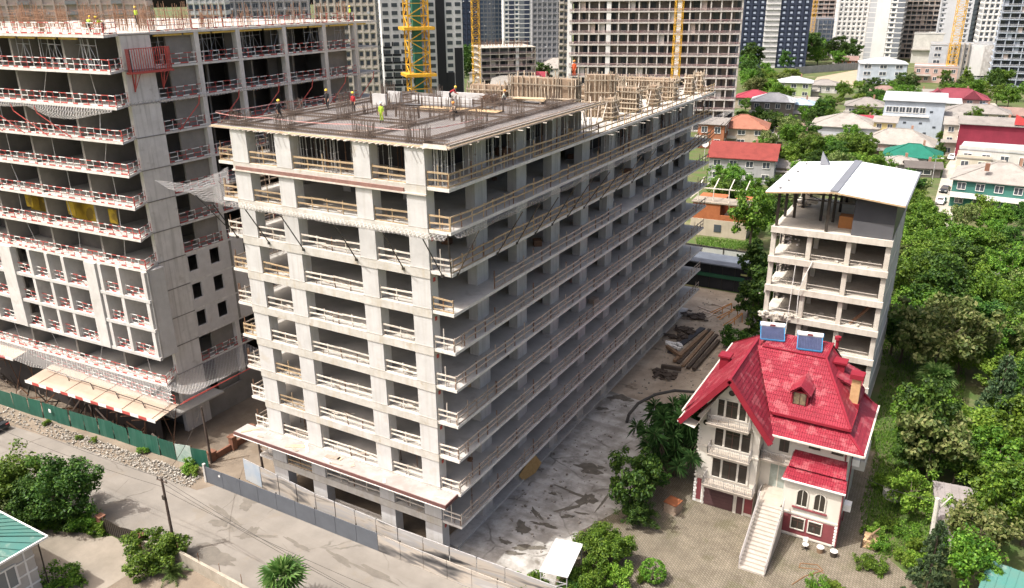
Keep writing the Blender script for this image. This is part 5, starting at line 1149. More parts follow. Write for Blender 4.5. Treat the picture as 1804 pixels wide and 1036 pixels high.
pp = [Vector(p) for p in ((3.2,29.0,.1), (3.3,29.3,1.0), (3.9,30.5,2.0), (5.2,32.6,2.5), (6.8,34.5,2.5), (8.6,36.2,2.0), (9.8,37.3,1.2))]
MB().path([pp[i].lerp(pp[i+1], j/4) for i in range(6) for j in range(4)]+[pp[-1]], .17, 8).obj('concrete_pump_hose', mat('hose_black', (.035,.035,.035), (.06,.055,.05), rough=.6), None, label='thick black hose arching over the yard beside the palm', cat='hose')
MB().beam((-1.55, 13.4, .0), (-1.1, 15.6, 1.6), .05, 2.2).obj('osb_sheet', mat('osb', (.50,.33,.14), (.4,.25,.1), scale=4), None, label='tan board leaning under the lowest slab', cat='board')
# timber, tarps and trestles at the rear of the yard
kk = 0
def plank(px0, py0, px1, py1, w_, h_, m, label, z=.1, grp='timber lying in the rear yard'):
    a, b = G(px0, py0, z), G(px1, py1, z); return MB().beam(a, b, w_, h_).obj('timber', m, None, label=label, cat='timber', group=grp)
DKT = mat('dark_timber', (.085,.065,.05), (.055,.042,.033), scale=2); BRT = mat('brown_timber', (.25,.165,.1), (.17,.11,.07), scale=2)
plank(1180, 622, 1238, 578, .8, .25, mat('black_panel', (.05,.05,.055), rough=.6), 'long black panel lying across the rear yard')
for i, (a, b, c, d) in enumerate(((1195,640,1250,580), (1203,645,1255,585), (1212,648,1262,590), (1188,636,1244,584), (1222,650,1266,600), (1175,610,1200,628), (1165,645,1200,650))):
    plank(a, b, c, d, .45, .22+.04*i, BRT if i % 2 else DKT, ('dark beam in the brown timber heap of the rear yard' if i % 2 == 0 else 'brown beam in the brown timber heap of the rear yard'), .12+.08*i)
for i, (a, b, c, d) in enumerate(((1246,560,1280,536), (1230,540,1262,552), (1238,548,1275,560), (1255,535,1300,548))): plank(a, b, c, d, .3, .12, TIMO, 'weathered plank beyond the brown timber heap', .08)
for i, (a, b, z) in enumerate(((1270,552,.0), (1282,560,.0), (1292,572,0))):
    c = G(a, b); t = thing('trestle', ('orange steel trestle nearest the concrete frame', 'orange steel trestle, middle of three', 'orange steel trestle nearest the villa roof')[i], 'trestle', (c.x, c.y, 0), R(35+10*i), None)
    MB().beam((-1.6,-.3,0), (1.6,0,1.5), .09).beam((-1.6,.4,0), (1.6,.2,1.5), .09).obj('rails', mat('orange_steel', (.5,.22,.05), (.4,.17,.04), rough=.6) if i == 0 else bpy.data.materials['orange_steel'], t); MB().beam((1.6,0,0), (1.6,.1,1.5), .08).beam((.2,0,0), (.2,.1,.9), .08).obj('legs', bpy.data.materials['orange_steel'], t)
for i, (px, py, s) in enumerate(((1205,583,1.4), (1192,595,1.3), (1225,560,1.5), (1165,660,1.6))):
    c = G(px, py); mb = MB(); r = random.Random(i)
    for j in range(40): mb.cb((r.gauss(0,.5)*s, r.gauss(0,.4)*s, r.uniform(0,.4)), (r.uniform(.3,1), r.uniform(.2,.7), r.uniform(.03,.12)), 0, r.uniform(0,3))
    mb.obj('tarp_heap', DKT, None, loc=(c.x, c.y, .05), label=('dark heap of sheets beside the black panel', 'dark heap of sheets toward the concrete frame', 'dark heap farthest back in the yard', 'dark heap nearest the wet yard stain')[i], cat='heap', kind=None)
c = G(1187, 612); mb = MB()
for j in range(26): a = j*.24; mb.cb((1.0*math.cos(a)+rnd.uniform(-.1,.1), .7*math.sin(a*.8), .15+rnd.uniform(0,.25)), (.5, .3, .25), 0, a)
mb.obj('crumpled_sheet', WHITEP, None, loc=(c.x, c.y, .05), label='crumpled white plastic sheet among the timber', cat='sheet')
# dark shed and pale screen at the back of the yard
sh = thing('dark_shed', 'low black shed with grey flat roof closing the back of the yard', 'shed', (-1.0, 80, 0)); sp_, si_ = maker(sh, Vector((-1.0, 80, 0)))
NAVY = mat('black_cladding', (.012,.014,.018), (.02,.022,.027), rough=.5, scale=.4)
sp_(MB().box(-12, 76.5, 0, 8.5, 81.2, 4.2), 'wall', NAVY); sp_(MB().box(-12.4, 75.9, 4.2, 9, 81.4, 4.4), 'roof', mat('slate_roof', (.12,.135,.16), (.09,.1,.12), scale=.5)); sp_(MB().box(-10, 76.3, 2.0, 4, 76.49, 2.6), 'green_band', mat('green_band', (.02,.09,.05), rough=.6)); sp_(MB().box(3.4, 76.3, 3.0, 4.4, 76.48, 3.25), 'sign_plate', mat('yellow_sign', (.5,.5,.2), rough=.5))
for i in range(10): sp_(MB().box(-11.8+i*2.03, 76.42, .1, -11.75+i*2.03, 76.5, 4.15), 'seam', DARKST)
fs = thing('pale_screen_fence', 'pale panelled screen fence above the black shed', 'fence', (-3, 97, 0)); sp_, si_ = maker(fs, Vector((-3, 97, 0)))
for i in range(11): sp_(MB().box(-25+i*3.9, 83.9, 2.6, -21.2+i*3.9, 84.0, 4.6), 'panel', mat('pale_panel', (.50,.51,.46), (.44,.45,.4), scale=.5) if i == 0 else bpy.data.materials['pale_panel']); sp_(MB().box(-21.18+i*3.9, 83.8, .0, -21.02+i*3.9, 84.05, 4.8), 'post', DARKST)
sp_(MB().box(-25, 83.85, 0, 18, 84.1, 2.5), 'base_wall', CONC_G); sp_(MB().box(-25, 83.8, 4.62, 18, 84.02, 4.72), 'top_rail', DARKST)
# small things near the villa
def stool(label, x, y, m, kind):
    t = thing(kind, label, kind.replace('_', ' '), (x, y, 0), rnd.uniform(0, 3))
    if kind == 'office_chair':
        MB().cyl((0,0,.45), (0,0,.53), .26, n=12).obj('seat', m, t); MB().cyl((0,0,.1), (0,0,.45), .04, n=6).obj('stem', DARKST, t)
        for i in range(5): MB().beam((0,0,.12), (.34*math.cos(i*1.257), .34*math.sin(i*1.257), .04), .05).obj('leg', DARKST, t)
        MB().cb((0,.24,.85), (.4,.06,.45)).obj('backrest', m, t)
    else: MB().cyl((0,0,0), (0,0,.5), .26, .3, 12).obj('bucket', m, t); MB().cyl((0,0,.5), (0,0,.56), .31, n=12).obj('lid', WHITEP, t)
stool('white office chair beside the maroon bay of the villa', 25.0, 16.2, WHITEP, 'office_chair'); stool('brown bucket with white lid between the chair and the dark tub', 26.2, 16.4, BRT, 'bucket'); stool('dark tub with white lid at the corner of the maroon bay', 27.3, 16.4, DARKST, 'bucket')
pts_ = [G(1395,1030,.05), G(1418,1015,.05), G(1450,1005,.05), G(1440,995,.05), G(1410,992,.05), G(1408,1000,.05), G(1440,1003,.05), G(1455,1012,.05)]
sm = []
for i in range(len(pts_)-1): sm += [pts_[i].lerp(pts_[i+1], j/5) for j in range(5)]
MB().path(sm, .035, 5).obj('garden_hose', mat('hose_brown', (.25,.13,.06), rough=.6), None, label='brown garden hose looped on the paving below the villa', cat='hose')
wp = thing('firewood_pile', 'pile of split firewood and planks beside the villa path', 'firewood', (29.9, 19.6, 0))
for i in range(44): 
    k = i % 9; MB().cyl((-.6+rnd.uniform(-.1,.1), -.7+k*.17, .1+.17*(i//9)), (.4+rnd.uniform(-.1,.2), -.7+k*.17, .1+.17*(i//9)), .08, n=6).obj('log', mat('split_wood', (.45,.31,.18), (.3,.2,.11), scale=4, per_obj=.3) if i == 0 else bpy.data.materials['split_wood'], wp)
for i in range(6): MB().beam((-.7,-.8+i*.2,.1), (.0+i*.1,-.6+i*.25,1.5), .12, .03).obj('plank', BRT, wp)
MB().box(-.75, -.9, 0, -.65, .9, .9).obj('end_post', DARKST, wp)
MB().cyl((30.9,28.3,0), (30.9,28.3,.75), 1.0, n=18).obj('well_ring', CONC_G, None, label='round concrete well cover in the grass beside the villa', cat='well')
MB().cyl((34.5,22.0,0), (34.3,22.4,4.6), .26, .2, 9).cyl((34.3,22.4,3.2), (35.3,22.6,5.0), .1, .06, 6).obj('bare_trunk', mat('pale_bark', (.52,.5,.45), (.38,.36,.32), scale=3), None, label='pale bare tree trunk beside the grey shed roof', cat='tree')
def shed(label, x0, y0, x1, y1, z, m, rz=0):
    t = thing('garden_shed', label, 'shed', ((x0+x1)/2, (y0+y1)/2, 0), rz); a, b = (x1-x0)/2, (y1-y0)/2
    MB().box(-a+.2, -b+.2, 0, a-.2, b-.2, z-.3).obj('wall', CONC_G, t); MB().add([(-a,-b,z-.25), (a,-b,z-.25), (a,b,z+.3), (-a,b,z+.3), (-a,-b,z-.33), (a,-b,z-.33), (a,b,z+.22), (-a,b,z+.22)], [(0,1,2,3), (7,6,5,4), (0,4,5,1), (1,5,6,2), (2,6,7,3), (3,7,4,0)]).obj('roof', m, t)
    for i in range(int(a*2/.6)): MB().beam((-a+.3+i*.6,-b,z-.22), (-a+.3+i*.6,b,z+.33), .05, .04).obj('roof_rib', m, t)
shed('grey sheet shed roof among the bushes right of the villa', 34.2, 22.6, 38.6, 28.4, 2.6, mat('old_sheet', (.26,.235,.23), (.2,.18,.17), scale=.8), R(8)); shed('teal shed roof at the bottom right corner among the bushes', 37.9, 11.5, 44, 17, 3.0, TEAL, R(-10))
ws = thing('concrete_garden_wall', 'stepped grey concrete garden wall among the trees', 'wall', (45, 92, 0)); sp_, si_ = maker(ws, Vector((45, 92, 0)))
a = G(1713, 478); 
for i in range(8): sp_(MB().box(a.x+i*3.0, a.y-.2+i*.15, 0, a.x+i*3.0+2.96, a.y+.05+i*.15, 1.9 if i else 1.2), 'wall_panel', CONC_G)
wire((28.4, 21, 5.6), (35, 23.5, 3.6), .3, 'red clothes line running from the villa to the bare trunk', .025)
# ---------------- background towers ----------------
WG = glass('far_glass', (.06,.07,.085), .12); WGB = glass('far_glass_blue', (.05,.075,.12), .12)
unit_win = {}
def winmesh(m, fm=None):
    k = (m.name, fm.name if fm else '')
    if k not in unit_win:
        mb = MB().box(-.5, -.06, 0, .5, .04, 1, 0)
        if fm: mb.box(-.56, -.1, -.06, -.5, .03, 1.06, 1).box(.5, -.1, -.06, .56, .03, 1.06, 1).box(-.5, -.1, 1, .5, .03, 1.06, 1).box(-.5, -.14, -.08, .5, .03, 0, 1).box(-.025, -.08, 0, .025, -.06, 1, 1)
        unit_win[k] = mb.mesh('window', [m, fm] if fm else m)
    return unit_win[k]
def facing(P): return math.atan2(P.x-CAM.x, P.y-CAM.y)*-1
def base_of(px0, px1, dist):
    P = FAR((px0+px1)/2, dist); ax = (Vector((P.x, P.y, 25))-CAM).dot(_f); return P, (px1-px0)*ax/FPX
FM = lambda n, c: mat(n, c, tuple(v*.86 for v in c), scale=.08, streak=(tuple(v*.7 for v in c), .3))
M_WHITE = FM('tower_white', (.68,.67,.65)); M_GREY = FM('tower_grey', (.30,.30,.31)); M_NAVY = FM('tower_navy', (.035,.045,.075)); M_BLACK = FM('tower_black', (.022,.023,.026)); M_BEIGE = FM('tower_beige', (.50,.45,.39)); M_PINK = FM('tower_pink', (.52,.42,.37)); M_SILV = FM('tower_silver', (.45,.46,.48)); M_SLATE = FM('tower_slate', (.16,.175,.2)); M_BLUEG = FM('tower_bluegrey', (.36,.4,.46))
def tower(name, label, px0, px1, dist, depth, H, fh, cols, m, wm=WG, turn=0.0, side=1, ww=.55, wh=.55, balcony=None, bcol=None, cat='tower block', sidewin=True, strips=None, fm=None, relief=True):
    P, W_ = base_of(px0, px1, dist); t = thing(name, label, cat, P, facing(P)+turn)
    a = W_/2; MB().box(-a, 0, 0, a, depth, H).obj('wall', m, t)
    r9 = random.Random(int(px0)); acm2 = MB().box(-.45,-.4,0,.45,-.05,.7).mesh('air_conditioner', M_SILV)
    for f in range(0, int(H/fh) if relief else 0): MB().box(-a-.12, -.36, f*fh-.2, a+.12, depth+.1, f*fh+.3).obj('floor_band', m, t)
    for q in range(9 if not strips else 0): place('air_conditioner', acm2, t, (r9.uniform(-a+1, a-1), -.05, int(r9.uniform(0, min(H,46)/fh))*fh+.2))
    wmsh = winmesh(wm, fm); nf = int(min(H, 50)/fh); cw = W_/cols; n_ = 0; pw = max(.25, cw*(1-ww)*.45)
    for c in range(cols+1 if relief else 0):
        if strips and (c in strips or c-1 in strips): continue
        MB().box(-a+cw*c-pw/2, -.42, 0, -a+cw*c+pw/2, -.003, H).obj('pilaster', m, t)
    for f in range(nf):
        z = f*fh+.9
        for c in range(cols):
            if strips and c in strips: continue
            if n_ < 260: place('window', wmsh, t, (-a+cw*(c+.5), -.02, z), 0, (cw*ww, 1, fh*wh)); n_ += 1
        if sidewin:
            for c in range(max(1, int(depth/cw))):
                if n_ < 290 and (f+c) % 1 == 0: place('window', wmsh, t, (side*(a+.02), cw*(c+.5), z), R(90)*side, (cw*ww*.8, 1, fh*wh)); n_ += 1
        if balcony:
            for c in balcony:
                MB().box(-a+cw*c+.1, -1.2, f*fh+.05, -a+cw*(c+1)-.1, -.03, f*fh+.22).box(-a+cw*c+.1, -1.22, f*fh+.22, -a+cw*(c+1)-.1, -1.14, f*fh+1.1).obj('balcony', bcol or M_WHITE, t)
    if strips:
        for c in strips: MB().box(-a+cw*c, -.35, 0, -a+cw*(c+1), -.02, H).obj('facade_strip', strips[c], t)
    return t, a, cw
def frame_tower(name, label, px0, px1, dist, depth, H, fh, cols, m, rail=None, turn=0.0, white_cols=(), cat='building', side=1, top_rebar=False, inner=None):
    P, W_ = base_of(px0, px1, dist); t = thing(name, label, cat, P, facing(P)+turn); a = W_/2; nf = int(H/fh); r9 = random.Random(int(px0)); cw = W_/cols
    DK = inner or M_SLATE
    MB().box(-a+1, 3.2, 0, a-1, depth-.5, nf*fh).obj('inner_wall', DK, t)
    for f in range(nf+1): MB().box(-a, -r9.uniform(0,.25), f*fh, a, depth, f*fh+.42).obj('floor_slab', m, t)
    for c in range(cols+1):
        x = -a+cw*c; wd = 1.5 if c in white_cols else .42
        MB().box(x-wd/2, .05, 0, x+wd/2, .7 if c not in white_cols else 1.6, nf*fh).obj('column', M_WHITE if c in white_cols else m, t)
        if c % 2 == 0: MB().box(x-.12, .75, 0, x+.12, 3.2, nf*fh).obj('party_wall', m, t)
    for c in range(max(2, int(depth/cw))): y = c*cw; MB().box(side*(a+.02)-.3, y+.02, 0, side*(a+.02), y+.5, nf*fh).obj('column', m, t)
    om = winmesh(WG); k9 = 0
    for f in range(nf):
        for c in range(cols):
            if r9.random() < .75 and k9 < 280 and f*fh < 46: place('opening', om, t, (-a+cw*(c+r9.uniform(.3,.7)), 3.17, f*fh+.4), 0, (cw*r9.uniform(.25,.6), 1, fh*.8)); k9 += 1
            if r9.random() < .12: MB().box(-a+cw*c+.3, .8, f*fh+.42, -a+cw*(c+.6), 1.0, f*fh+fh).obj('block_panel', M_PINK if r9.random() < .5 else m, t)
    for f in range(1, nf):
        mb = MB().beam((-a, -.05, f*fh+1.15), (a, -.05, f*fh+1.15), .08, .14).beam((-a, -.05, f*fh+.75), (a, -.05, f*fh+.75), .08, .12).beam((side*(a+.08), 0, f*fh+1.1), (side*(a+.08), depth, f*fh+1.1), .08, .12)
        for c in range(cols*2): mb.beam((-a+cw*c/2, -.04, f*fh+.35), (-a+cw*c/2, -.04, f*fh+1.2), .06)
        mb.obj('guard_rail', rail or M_WHITE, t)
    if top_rebar:
        for c in range(cols*2):
            mb = MB()
            for i in range(14): x = -a+cw*c/2+rnd.uniform(-1,1); y = rnd.uniform(.5, depth-1); mb.beam((x, y, nf*fh+.3), (x+rnd.uniform(-.1,.1), y, nf*fh+.3+rnd.uniform(1.4,3.2)), .09)
            mb.obj('starter_bars', RUST, t)
    return t, a, cw
PLUM = mat('plum_rail', (.36,.20,.20), (.5,.42,.4), scale=.3)
frame_tower('frame_tower', 'huge open concrete frame tower with plum rails behind the far deck', 1003, 1298, 285, 22, 52, 3.55, 17, FM('frame_grey', (.53,.495,.46)), PLUM, R(-3), (0, 4, 11), 'tower block', 1, inner=mat('frame_inner', (.27,.24,.215), (.18,.155,.14), scale=.12))
frame_tower('frame_block', 'shorter unfinished block with rebar on its roof beside the thin yellow crane', 846, 945, 400, 24, 23.4, 2.95, 6, M_BEIGE, PLUM, R(14), (4,), 'building', 1, True, inner=M_GREY)
# black and white patchwork tower
t, a, cw = tower('patchwork_tower', 'black and white chequered tower block behind the tall yellow crane', 674, 816, 350, 26, 60, 3.05, 9, M_WHITE, WG, R(8), 1, .62, .5, None, strips={4: M_GREY, 6: M_BLACK}, relief=False)
for f in range(10):
    for c in (0, 1, 2):
        if f < 9-c: MB().box(-a+cw*c+.1, -.16, f*3.05, -a+cw*(c+1)-.1, -.1, f*3.05+.85).obj('black_panel', M_BLACK, t)
        MB().box(-a+cw*c+.02, -.17, f*3.05+.9, -a+cw*c+cw*.16, -.09, f*3.05+2.6).obj('black_panel', M_BLACK if (f+c) % 2 else M_WHITE, t)
for c, h_ in ((7, 14), (8, 24)): MB().box(-a+cw*c, -.2, 0, -a+cw*(c+.92), -.13, h_).obj('black_panel', M_BLACK, t)
for f in range(16): MB().box(-a+cw*4, -1.3, f*3.05, -a+cw*5, -.36, f*3.05+1.0).obj('balcony', M_GREY, t)
tower('navy_tower', 'navy blue tower just right of the chequered one', 814, 846, 520, 20, 60, 3.1, 4, M_NAVY, WGB, 0, -1, .4, .45)
tower('glazed_tower', 'dark blue glazed tower behind the shorter unfinished block', 846, 905, 640, 24, 70, 3.1, 9, M_SLATE, WGB, R(10), 1, .75, .7)
tower('striped_tower', 'tower with white and dark blue vertical stripes above the unfinished block', 888, 942, 600, 24, 70, 3.1, 6, M_WHITE, WGB, R(5), 1, .5, .5, strips={1: M_NAVY, 3: M_SLATE, 4: M_NAVY})
tower('grey_tower', 'grey tower with regular windows left of the huge concrete frame', 938, 990, 480, 22, 60, 3.1, 6, M_GREY, WG, R(4), 1, .55, .5, fm=M_SILV)
tower('beige_tower', 'slim beige tower with balconies against the huge concrete frame', 985, 1008, 400, 20, 60, 3.1, 3, M_BEIGE, WG, 0, 1, .6, .5, (0, 2), M_BEIGE)
tower('beige_facade', 'beige gridded block between the left tower and the chequered one', 560, 662, 300, 20, 60, 3.0, 9, M_BEIGE, WG, R(-6), 1, .5, .5)
tower('blue_tower', 'dark blue and white slim tower beside the beige gridded block', 652, 682, 430, 20, 60, 3.1, 4, M_NAVY, WGB, 0, 1, .5, .5, (1,), M_WHITE)
tower('grey_facade', 'grey block with many windows behind the left tower roof bars', 395, 545, 330, 20, 60, 3.1, 11, M_GREY, WG, R(-5), 1, .6, .5, fm=M_SILV)
tower('white_facade', 'white and blue block rising behind the middle of the left tower roof', 340, 400, 280, 20, 60, 3.1, 6, M_WHITE, WGB, R(-6), 1, .6, .55)
tower('brown_facade', 'brown block behind the left end of the left tower roof', -40, 250, 300, 20, 60, 3.1, 16, M_PINK, WG, R(-12), 1, .6, .5, (2, 5, 9, 13), M_GREY)
# right-hand cluster
t, a, cw = tower('navy_white_tower', 'tall navy tower with a white balcony stack, right of the concrete frame', 1296, 1420, 540, 30, 62, 3.1, 10, M_NAVY, winmesh and mat('white_window_bits', (.45,.5,.58), (.25,.3,.4), scale=1), R(6), 1, .34, .4, (4, 5), M_WHITE, strips={4: M_WHITE, 5: M_WHITE})
frame_tower('pink_unfinished_tower', 'pinkish unfinished tower behind the navy one with a thin crane', 1418, 1482, 700, 24, 60, 3.1, 7, M_PINK, M_WHITE, R(8), (), 'tower block')
tower('dark_glass_block', 'dark glass block in front of the white towers', 1440, 1478, 640, 24, 26, 3.1, 5, M_SLATE, WGB, R(20), 1, .8, .7)
tower('white_tower', 'white tower with fine windows right of the dark glass block', 1474, 1530, 620, 26, 70, 3.1, 7, M_WHITE, WG, R(6), 1, .4, .4)
t, a, cw = tower('blank_tower', 'bright white tower with a blank wall and a dark glass edge', 1528, 1584, 600, 26, 70, 3.1, 5, M_WHITE, WG, R(-4), 1, .5, .5, strips={0: M_SILV, 1: M_WHITE, 2: M_WHITE, 4: M_SLATE})
frame_tower('balcony_tower', 'cream tower covered with balconies beside the pale grey blank tower', 1584, 1654, 640, 26, 70, 3.1, 8, FM('tower_cream', (.62,.53,.46)), M_WHITE, R(4), (), 'tower block')
tower('pale_tower', 'pale grey blank tower beside the balcony tower', 1652, 1702, 600, 28, 70, 3.1, 5, M_SILV, WG, R(-8), 1, .35, .4, strips={1: M_SILV, 2: M_SILV, 3: M_SILV})
frame_tower('beige_unfinished_tower', 'beige unfinished tower behind the thin right-hand crane', 1690, 1745, 620, 26, 70, 3.1, 6, M_BEIGE, M_WHITE, R(4), (), 'tower block')
tower('white_grid_tower', 'white tower with grey windows near the right edge', 1728, 1778, 560, 26, 70, 3.1, 6, M_WHITE, WG, R(6), -1, .5, .5)
frame_tower('banded_tower', 'blue grey tower of banded floors at the right edge', 1764, 1850, 470, 26, 60, 3.1, 6, M_BLUEG, M_SILV, R(4), (), 'tower block')
# cranes
def crane(label, px, dist, w_, H, col_m, sect=None):
    P = FAR(px, dist); t = thing('tower_crane', label, 'crane', P, facing(P)+R(12)); h = sect or w_*1.15; n = int(H/h); b = w_/2; th = w_*.065
    mb = MB()
    for x in (-b, b):
        for y in (-b, b): mb.beam((x, y, 0), (x, y, h), th)
    for (x0, y0), (x1, y1) in (((-b,-b),(b,-b)), ((b,-b),(b,b)), ((b,b),(-b,b)), ((-b,b),(-b,-b))):
        mb.beam((x0, y0, 0), (x1, y1, h/2), th*.6); mb.beam((x1, y1, h/2), (x0, y0, h), th*.6); mb.beam((x0, y0, h), (x1, y1, h), th*.6); mb.beam((x0, y0, h*.5), (x1, y1, h*.5), th*.45)
    me = mb.mesh('mast_section', col_m)
    for i in range(n): place('mast_section', me, t, (0, 0, i*h))
    return t
cr = crane('tall yellow tower crane mast rising between the tower and the concrete frame', 734, 104, 2.5, 58, YELP)
for z in (41.5, 36): MB().box(-1.9, -1.9, z, 1.9, 1.9, z+.35).obj('collar', YELP, cr)
MB().box(-.5, -.5, 20, .5, .5, 46).obj('climbing_core', mat('green_core', (.03,.16,.11), rough=.6), cr)
crane('thin yellow crane mast in front of the shorter unfinished block', 838, 230, 1.9, 60, YELP); crane('yellow crane mast standing before the huge concrete frame', 1194, 262, 2.2, 60, YELP)
crane('distant yellow crane mast between the pale and beige towers', 1686, 480, 4.0, 60, YELP); crane('thin orange crane mast far behind the navy tower', 1430, 640, 2.4, 60, YELP)
# ---------------- houses of the neighbourhood ----------------
HM = {}
def hm(n, c, c2=None, **k):
    if n not in HM: HM[n] = mat('house_'+n, c, c2, **({'scale': .35, 'streak': (tuple(v*.6 for v in c), .3)} | k))
    return HM[n]
C_ = dict(grey=(.36,.36,.36), tan=(.48,.40,.31), white=(.55,.535,.50), dark=(.17,.15,.135), blue=(.44,.49,.55), cream=(.58,.52,.42), pink=(.52,.36,.31), yellow=(.62,.5,.22), green=(.32,.42,.25), maroon=(.2,.022,.04), brick=(.33,.135,.07), teal=(.05,.17,.14), silver=(.46,.48,.5), lime=(.4,.47,.24))
RC = dict(red=(.36,.06,.045), orange=(.22,.042,.034), tile=(.31,.13,.085), pale=(.31,.285,.255), grey=(.25,.23,.21), white=(.46,.47,.48), blue=(.34,.44,.53), maroon=(.2,.04,.055), brown=(.25,.165,.14), green=(.012,.14,.095), dark=(.12,.105,.095), crimson=(.30,.04,.06))
def house(label, px, py, w_, d, h, wall, roof, kind='hip', rh=2.0, rz=0, fl=None, nwin=4, name='house', ov=.6, side=1, group=None, wins=True, big=False):
    P = G(px, py); t = thing(name, label, 'house', (P.x, P.y, 0), rz, group); wm_m = hm(wall, C_[wall]); rm = hm('roof_'+roof, RC[roof], stain=(tuple(v*.62 for v in RC[roof]), .6, .45, .55), streak=(tuple(v*.55 for v in RC[roof]), .5), bump=.3); a = w_/2; r9 = random.Random(int(px*7+py))
    if kind in ('hip', 'gable') and w_ < 24 and r9.random() < .7: MB().box(a*.3, d*.5, h+.3, a*.3+.6, d*.5+.6, h+rh+r9.uniform(.5,1.1)).obj('chimney', hm('chim', (.35,.2,.14)), t)
    if r9.random() < .6: MB().box(-a-.5, -1.6, h*.45, -a+w_*.4, -.05, h*.45+.15).box(-a-.5, -1.62, h*.45+.15, -a+w_*.4, -1.55, h*.45+.9).obj('balcony', hm('balc', (.5,.47,.43)), t)
    if r9.random() < .5: MB().box(a+.1, d*.3, 0, a+3.2, d*.8, 2.6).box(a+.05, d*.25, 2.6, a+3.5, d*.85, 2.75).obj('lean_to', hm('lean', (.38,.35,.31)), t)
    MB().box(-a, 0, 0, a, d, h).obj('wall', wm_m, t)
    A, B_, y0, y1 = -a-ov, a+ov, -ov, d+ov; ym = d/2
    if kind == 'hip':
        k = min(w_, d)/2+ov; r0, r1 = (A+k, B_-k) if w_ >= d else (0, 0); q0, q1 = (ym, ym) if w_ >= d else (y0+k, y1-k)
        z = h; v = [(A,y0,z),(B_,y0,z),(B_,y1,z),(A,y1,z),(r0,q0,z+rh),(r1,q1,z+rh)]
        fs = [(0,1,5,4),(1,2,5),(2,3,4,5),(3,0,4)] if w_ >= d else [(0,1,4),(1,2,5,4),(2,3,5),(3,0,4,5)]
        names = ('roof_slope',)*4
        for f in fs:
            pv = [Vector(v[i]) for i in f]; n_ = len(pv); MB().add(pv+[p-Vector((0,0,.18)) for p in pv], [tuple(range(n_)), tuple(range(2*n_-1, n_-1, -1))]+[(i, i+n_, (i+1) % n_+n_, (i+1) % n_) for i in range(n_)]).obj('roof_slope', rm, t)
        for i, j in ((0,4),(1,5 if w_ >= d else 4),(4,5)): MB().beam(Vector(v[i])+Vector((0,0,.05)), Vector(v[j])+Vector((0,0,.05)), .3, .1).obj('ridge_cap', rm, t)
    elif kind in ('gable', 'gablef'):
        if kind == 'gable': sl = [((A,y0,h),(B_,y0,h),(B_,ym,h+rh),(A,ym,h+rh)), ((B_,y1,h),(A,y1,h),(A,ym,h+rh),(B_,ym,h+rh))]; MB().add([(-a,0,h),(-a,d,h),(-a,ym,h+rh*.95),(a,0,h),(a,d,h),(a,ym,h+rh*.95)], [(0,2,1),(3,4,5)]).obj('gable_wall', wm_m, t)
        else: sl = [((A,y0,h),(0,y0,h+rh),(0,y1,h+rh),(A,y1,h)), ((0,y0,h+rh),(B_,y0,h),(B_,y1,h),(0,y1,h+rh))]; MB().add([(-a,0,h),(a,0,h),(0,0,h+rh*.95),(-a,d,h),(a,d,h),(0,d,h+rh*.95)], [(0,1,2),(5,4,3)]).obj('gable_wall', wm_m, t)
        for s in sl: pv = [Vector(p) for p in s]; MB().add(pv+[p-Vector((0,0,.18)) for p in pv], [(0,1,2,3),(7,6,5,4),(0,4,5,1),(1,5,6,2),(2,6,7,3),(3,7,4,0)]).obj('roof_slope', rm, t)
    elif kind == 'shed': pv = [Vector(p) for p in ((A,y0,h+.05),(B_,y0,h+.05),(B_,y1,h+rh),(A,y1,h+rh))]; MB().add(pv+[p-Vector((0,0,.2)) for p in pv], [(0,1,2,3),(7,6,5,4),(0,4,5,1),(1,5,6,2),(2,6,7,3),(3,7,4,0)]).obj('roof_slope', rm, t)
    else:
        MB().box(-a-.15, -.15, h, a+.15, d+.15, h+.3).obj('roof_slab', rm, t); MB().box(-a-.15, -.15, h+.3, a+.15, .1, h+.9).box(-a-.15, d-.1, h+.3, a+.15, d+.15, h+.9).obj('parapet', wm_m, t)
    if wins:
        fl = fl or max(1, int(h/3)); fh = h/fl; wmsh = winmesh(WG, WHITEP)
        for f in range(fl):
            for c in range(nwin): place('window', wmsh, t, (-a+w_*(c+.5)/nwin, -.02, f*fh+fh*.32), 0, (w_/nwin*.42, 1, fh*.46))
            for c in range(max(1, int(d/3.4))): place('window', wmsh, t, (side*(a+.02), d*(c+.5)/max(1, int(d/3.4)), f*fh+fh*.32), R(90)*side, (1.2, 1, fh*.46))
    return t
h1 = house('grey house with orange-red roof and satellite dishes behind the frame building', 1303, 322, 16, 13, 6.2, 'grey', 'orange', 'gable', 3.0, R(8), 2, 4)
h1_d = FAR(1253, 1)
for i, (px, py) in enumerate(((1239, 300), (1254, 300))):
    P = G(px, py); t = thing('satellite_dish', ('round white satellite dish nearer the frame building', 'round white satellite dish nearer the orange-red roof')[i], 'satellite dish', (P.x, P.y, 0), facing(P)); mb = MB(); n = 16
    mb.v = [(0,.25,7.2)]+[(.95*math.cos(6.283*j/n), 0, 7.2+.95*math.sin(6.283*j/n)) for j in range(n)]; mb.f = [(0, 1+j, 1+(j+1) % n) for j in range(n)]; mb.m = [0]*n; mb.obj('reflector', WHITEP, t); MB().cyl((0,.3,0), (0,.3,7.2), .08, n=6).obj('mast', STEEL, t); MB().beam((0,.2,7.2), (0,-.7,7.2), .05).obj('feed_arm', STEEL, t)
house('low grey annex beside the orange-red roofed house', 1368, 318, 9, 8, 3.4, 'tan', 'grey', 'shed', .7, R(8), 1, 2)
house('tan house with tiled brick-red hip roof beside the safety net', 1304, 258, 15, 13, 5.6, 'tan', 'tile', 'hip', 3.4, R(10), 2, 3)
house('dark brick house with white hip roof', 1358, 214, 15, 12, 7.2, 'dark', 'white', 'hip', 2.6, R(10), 2, 4)
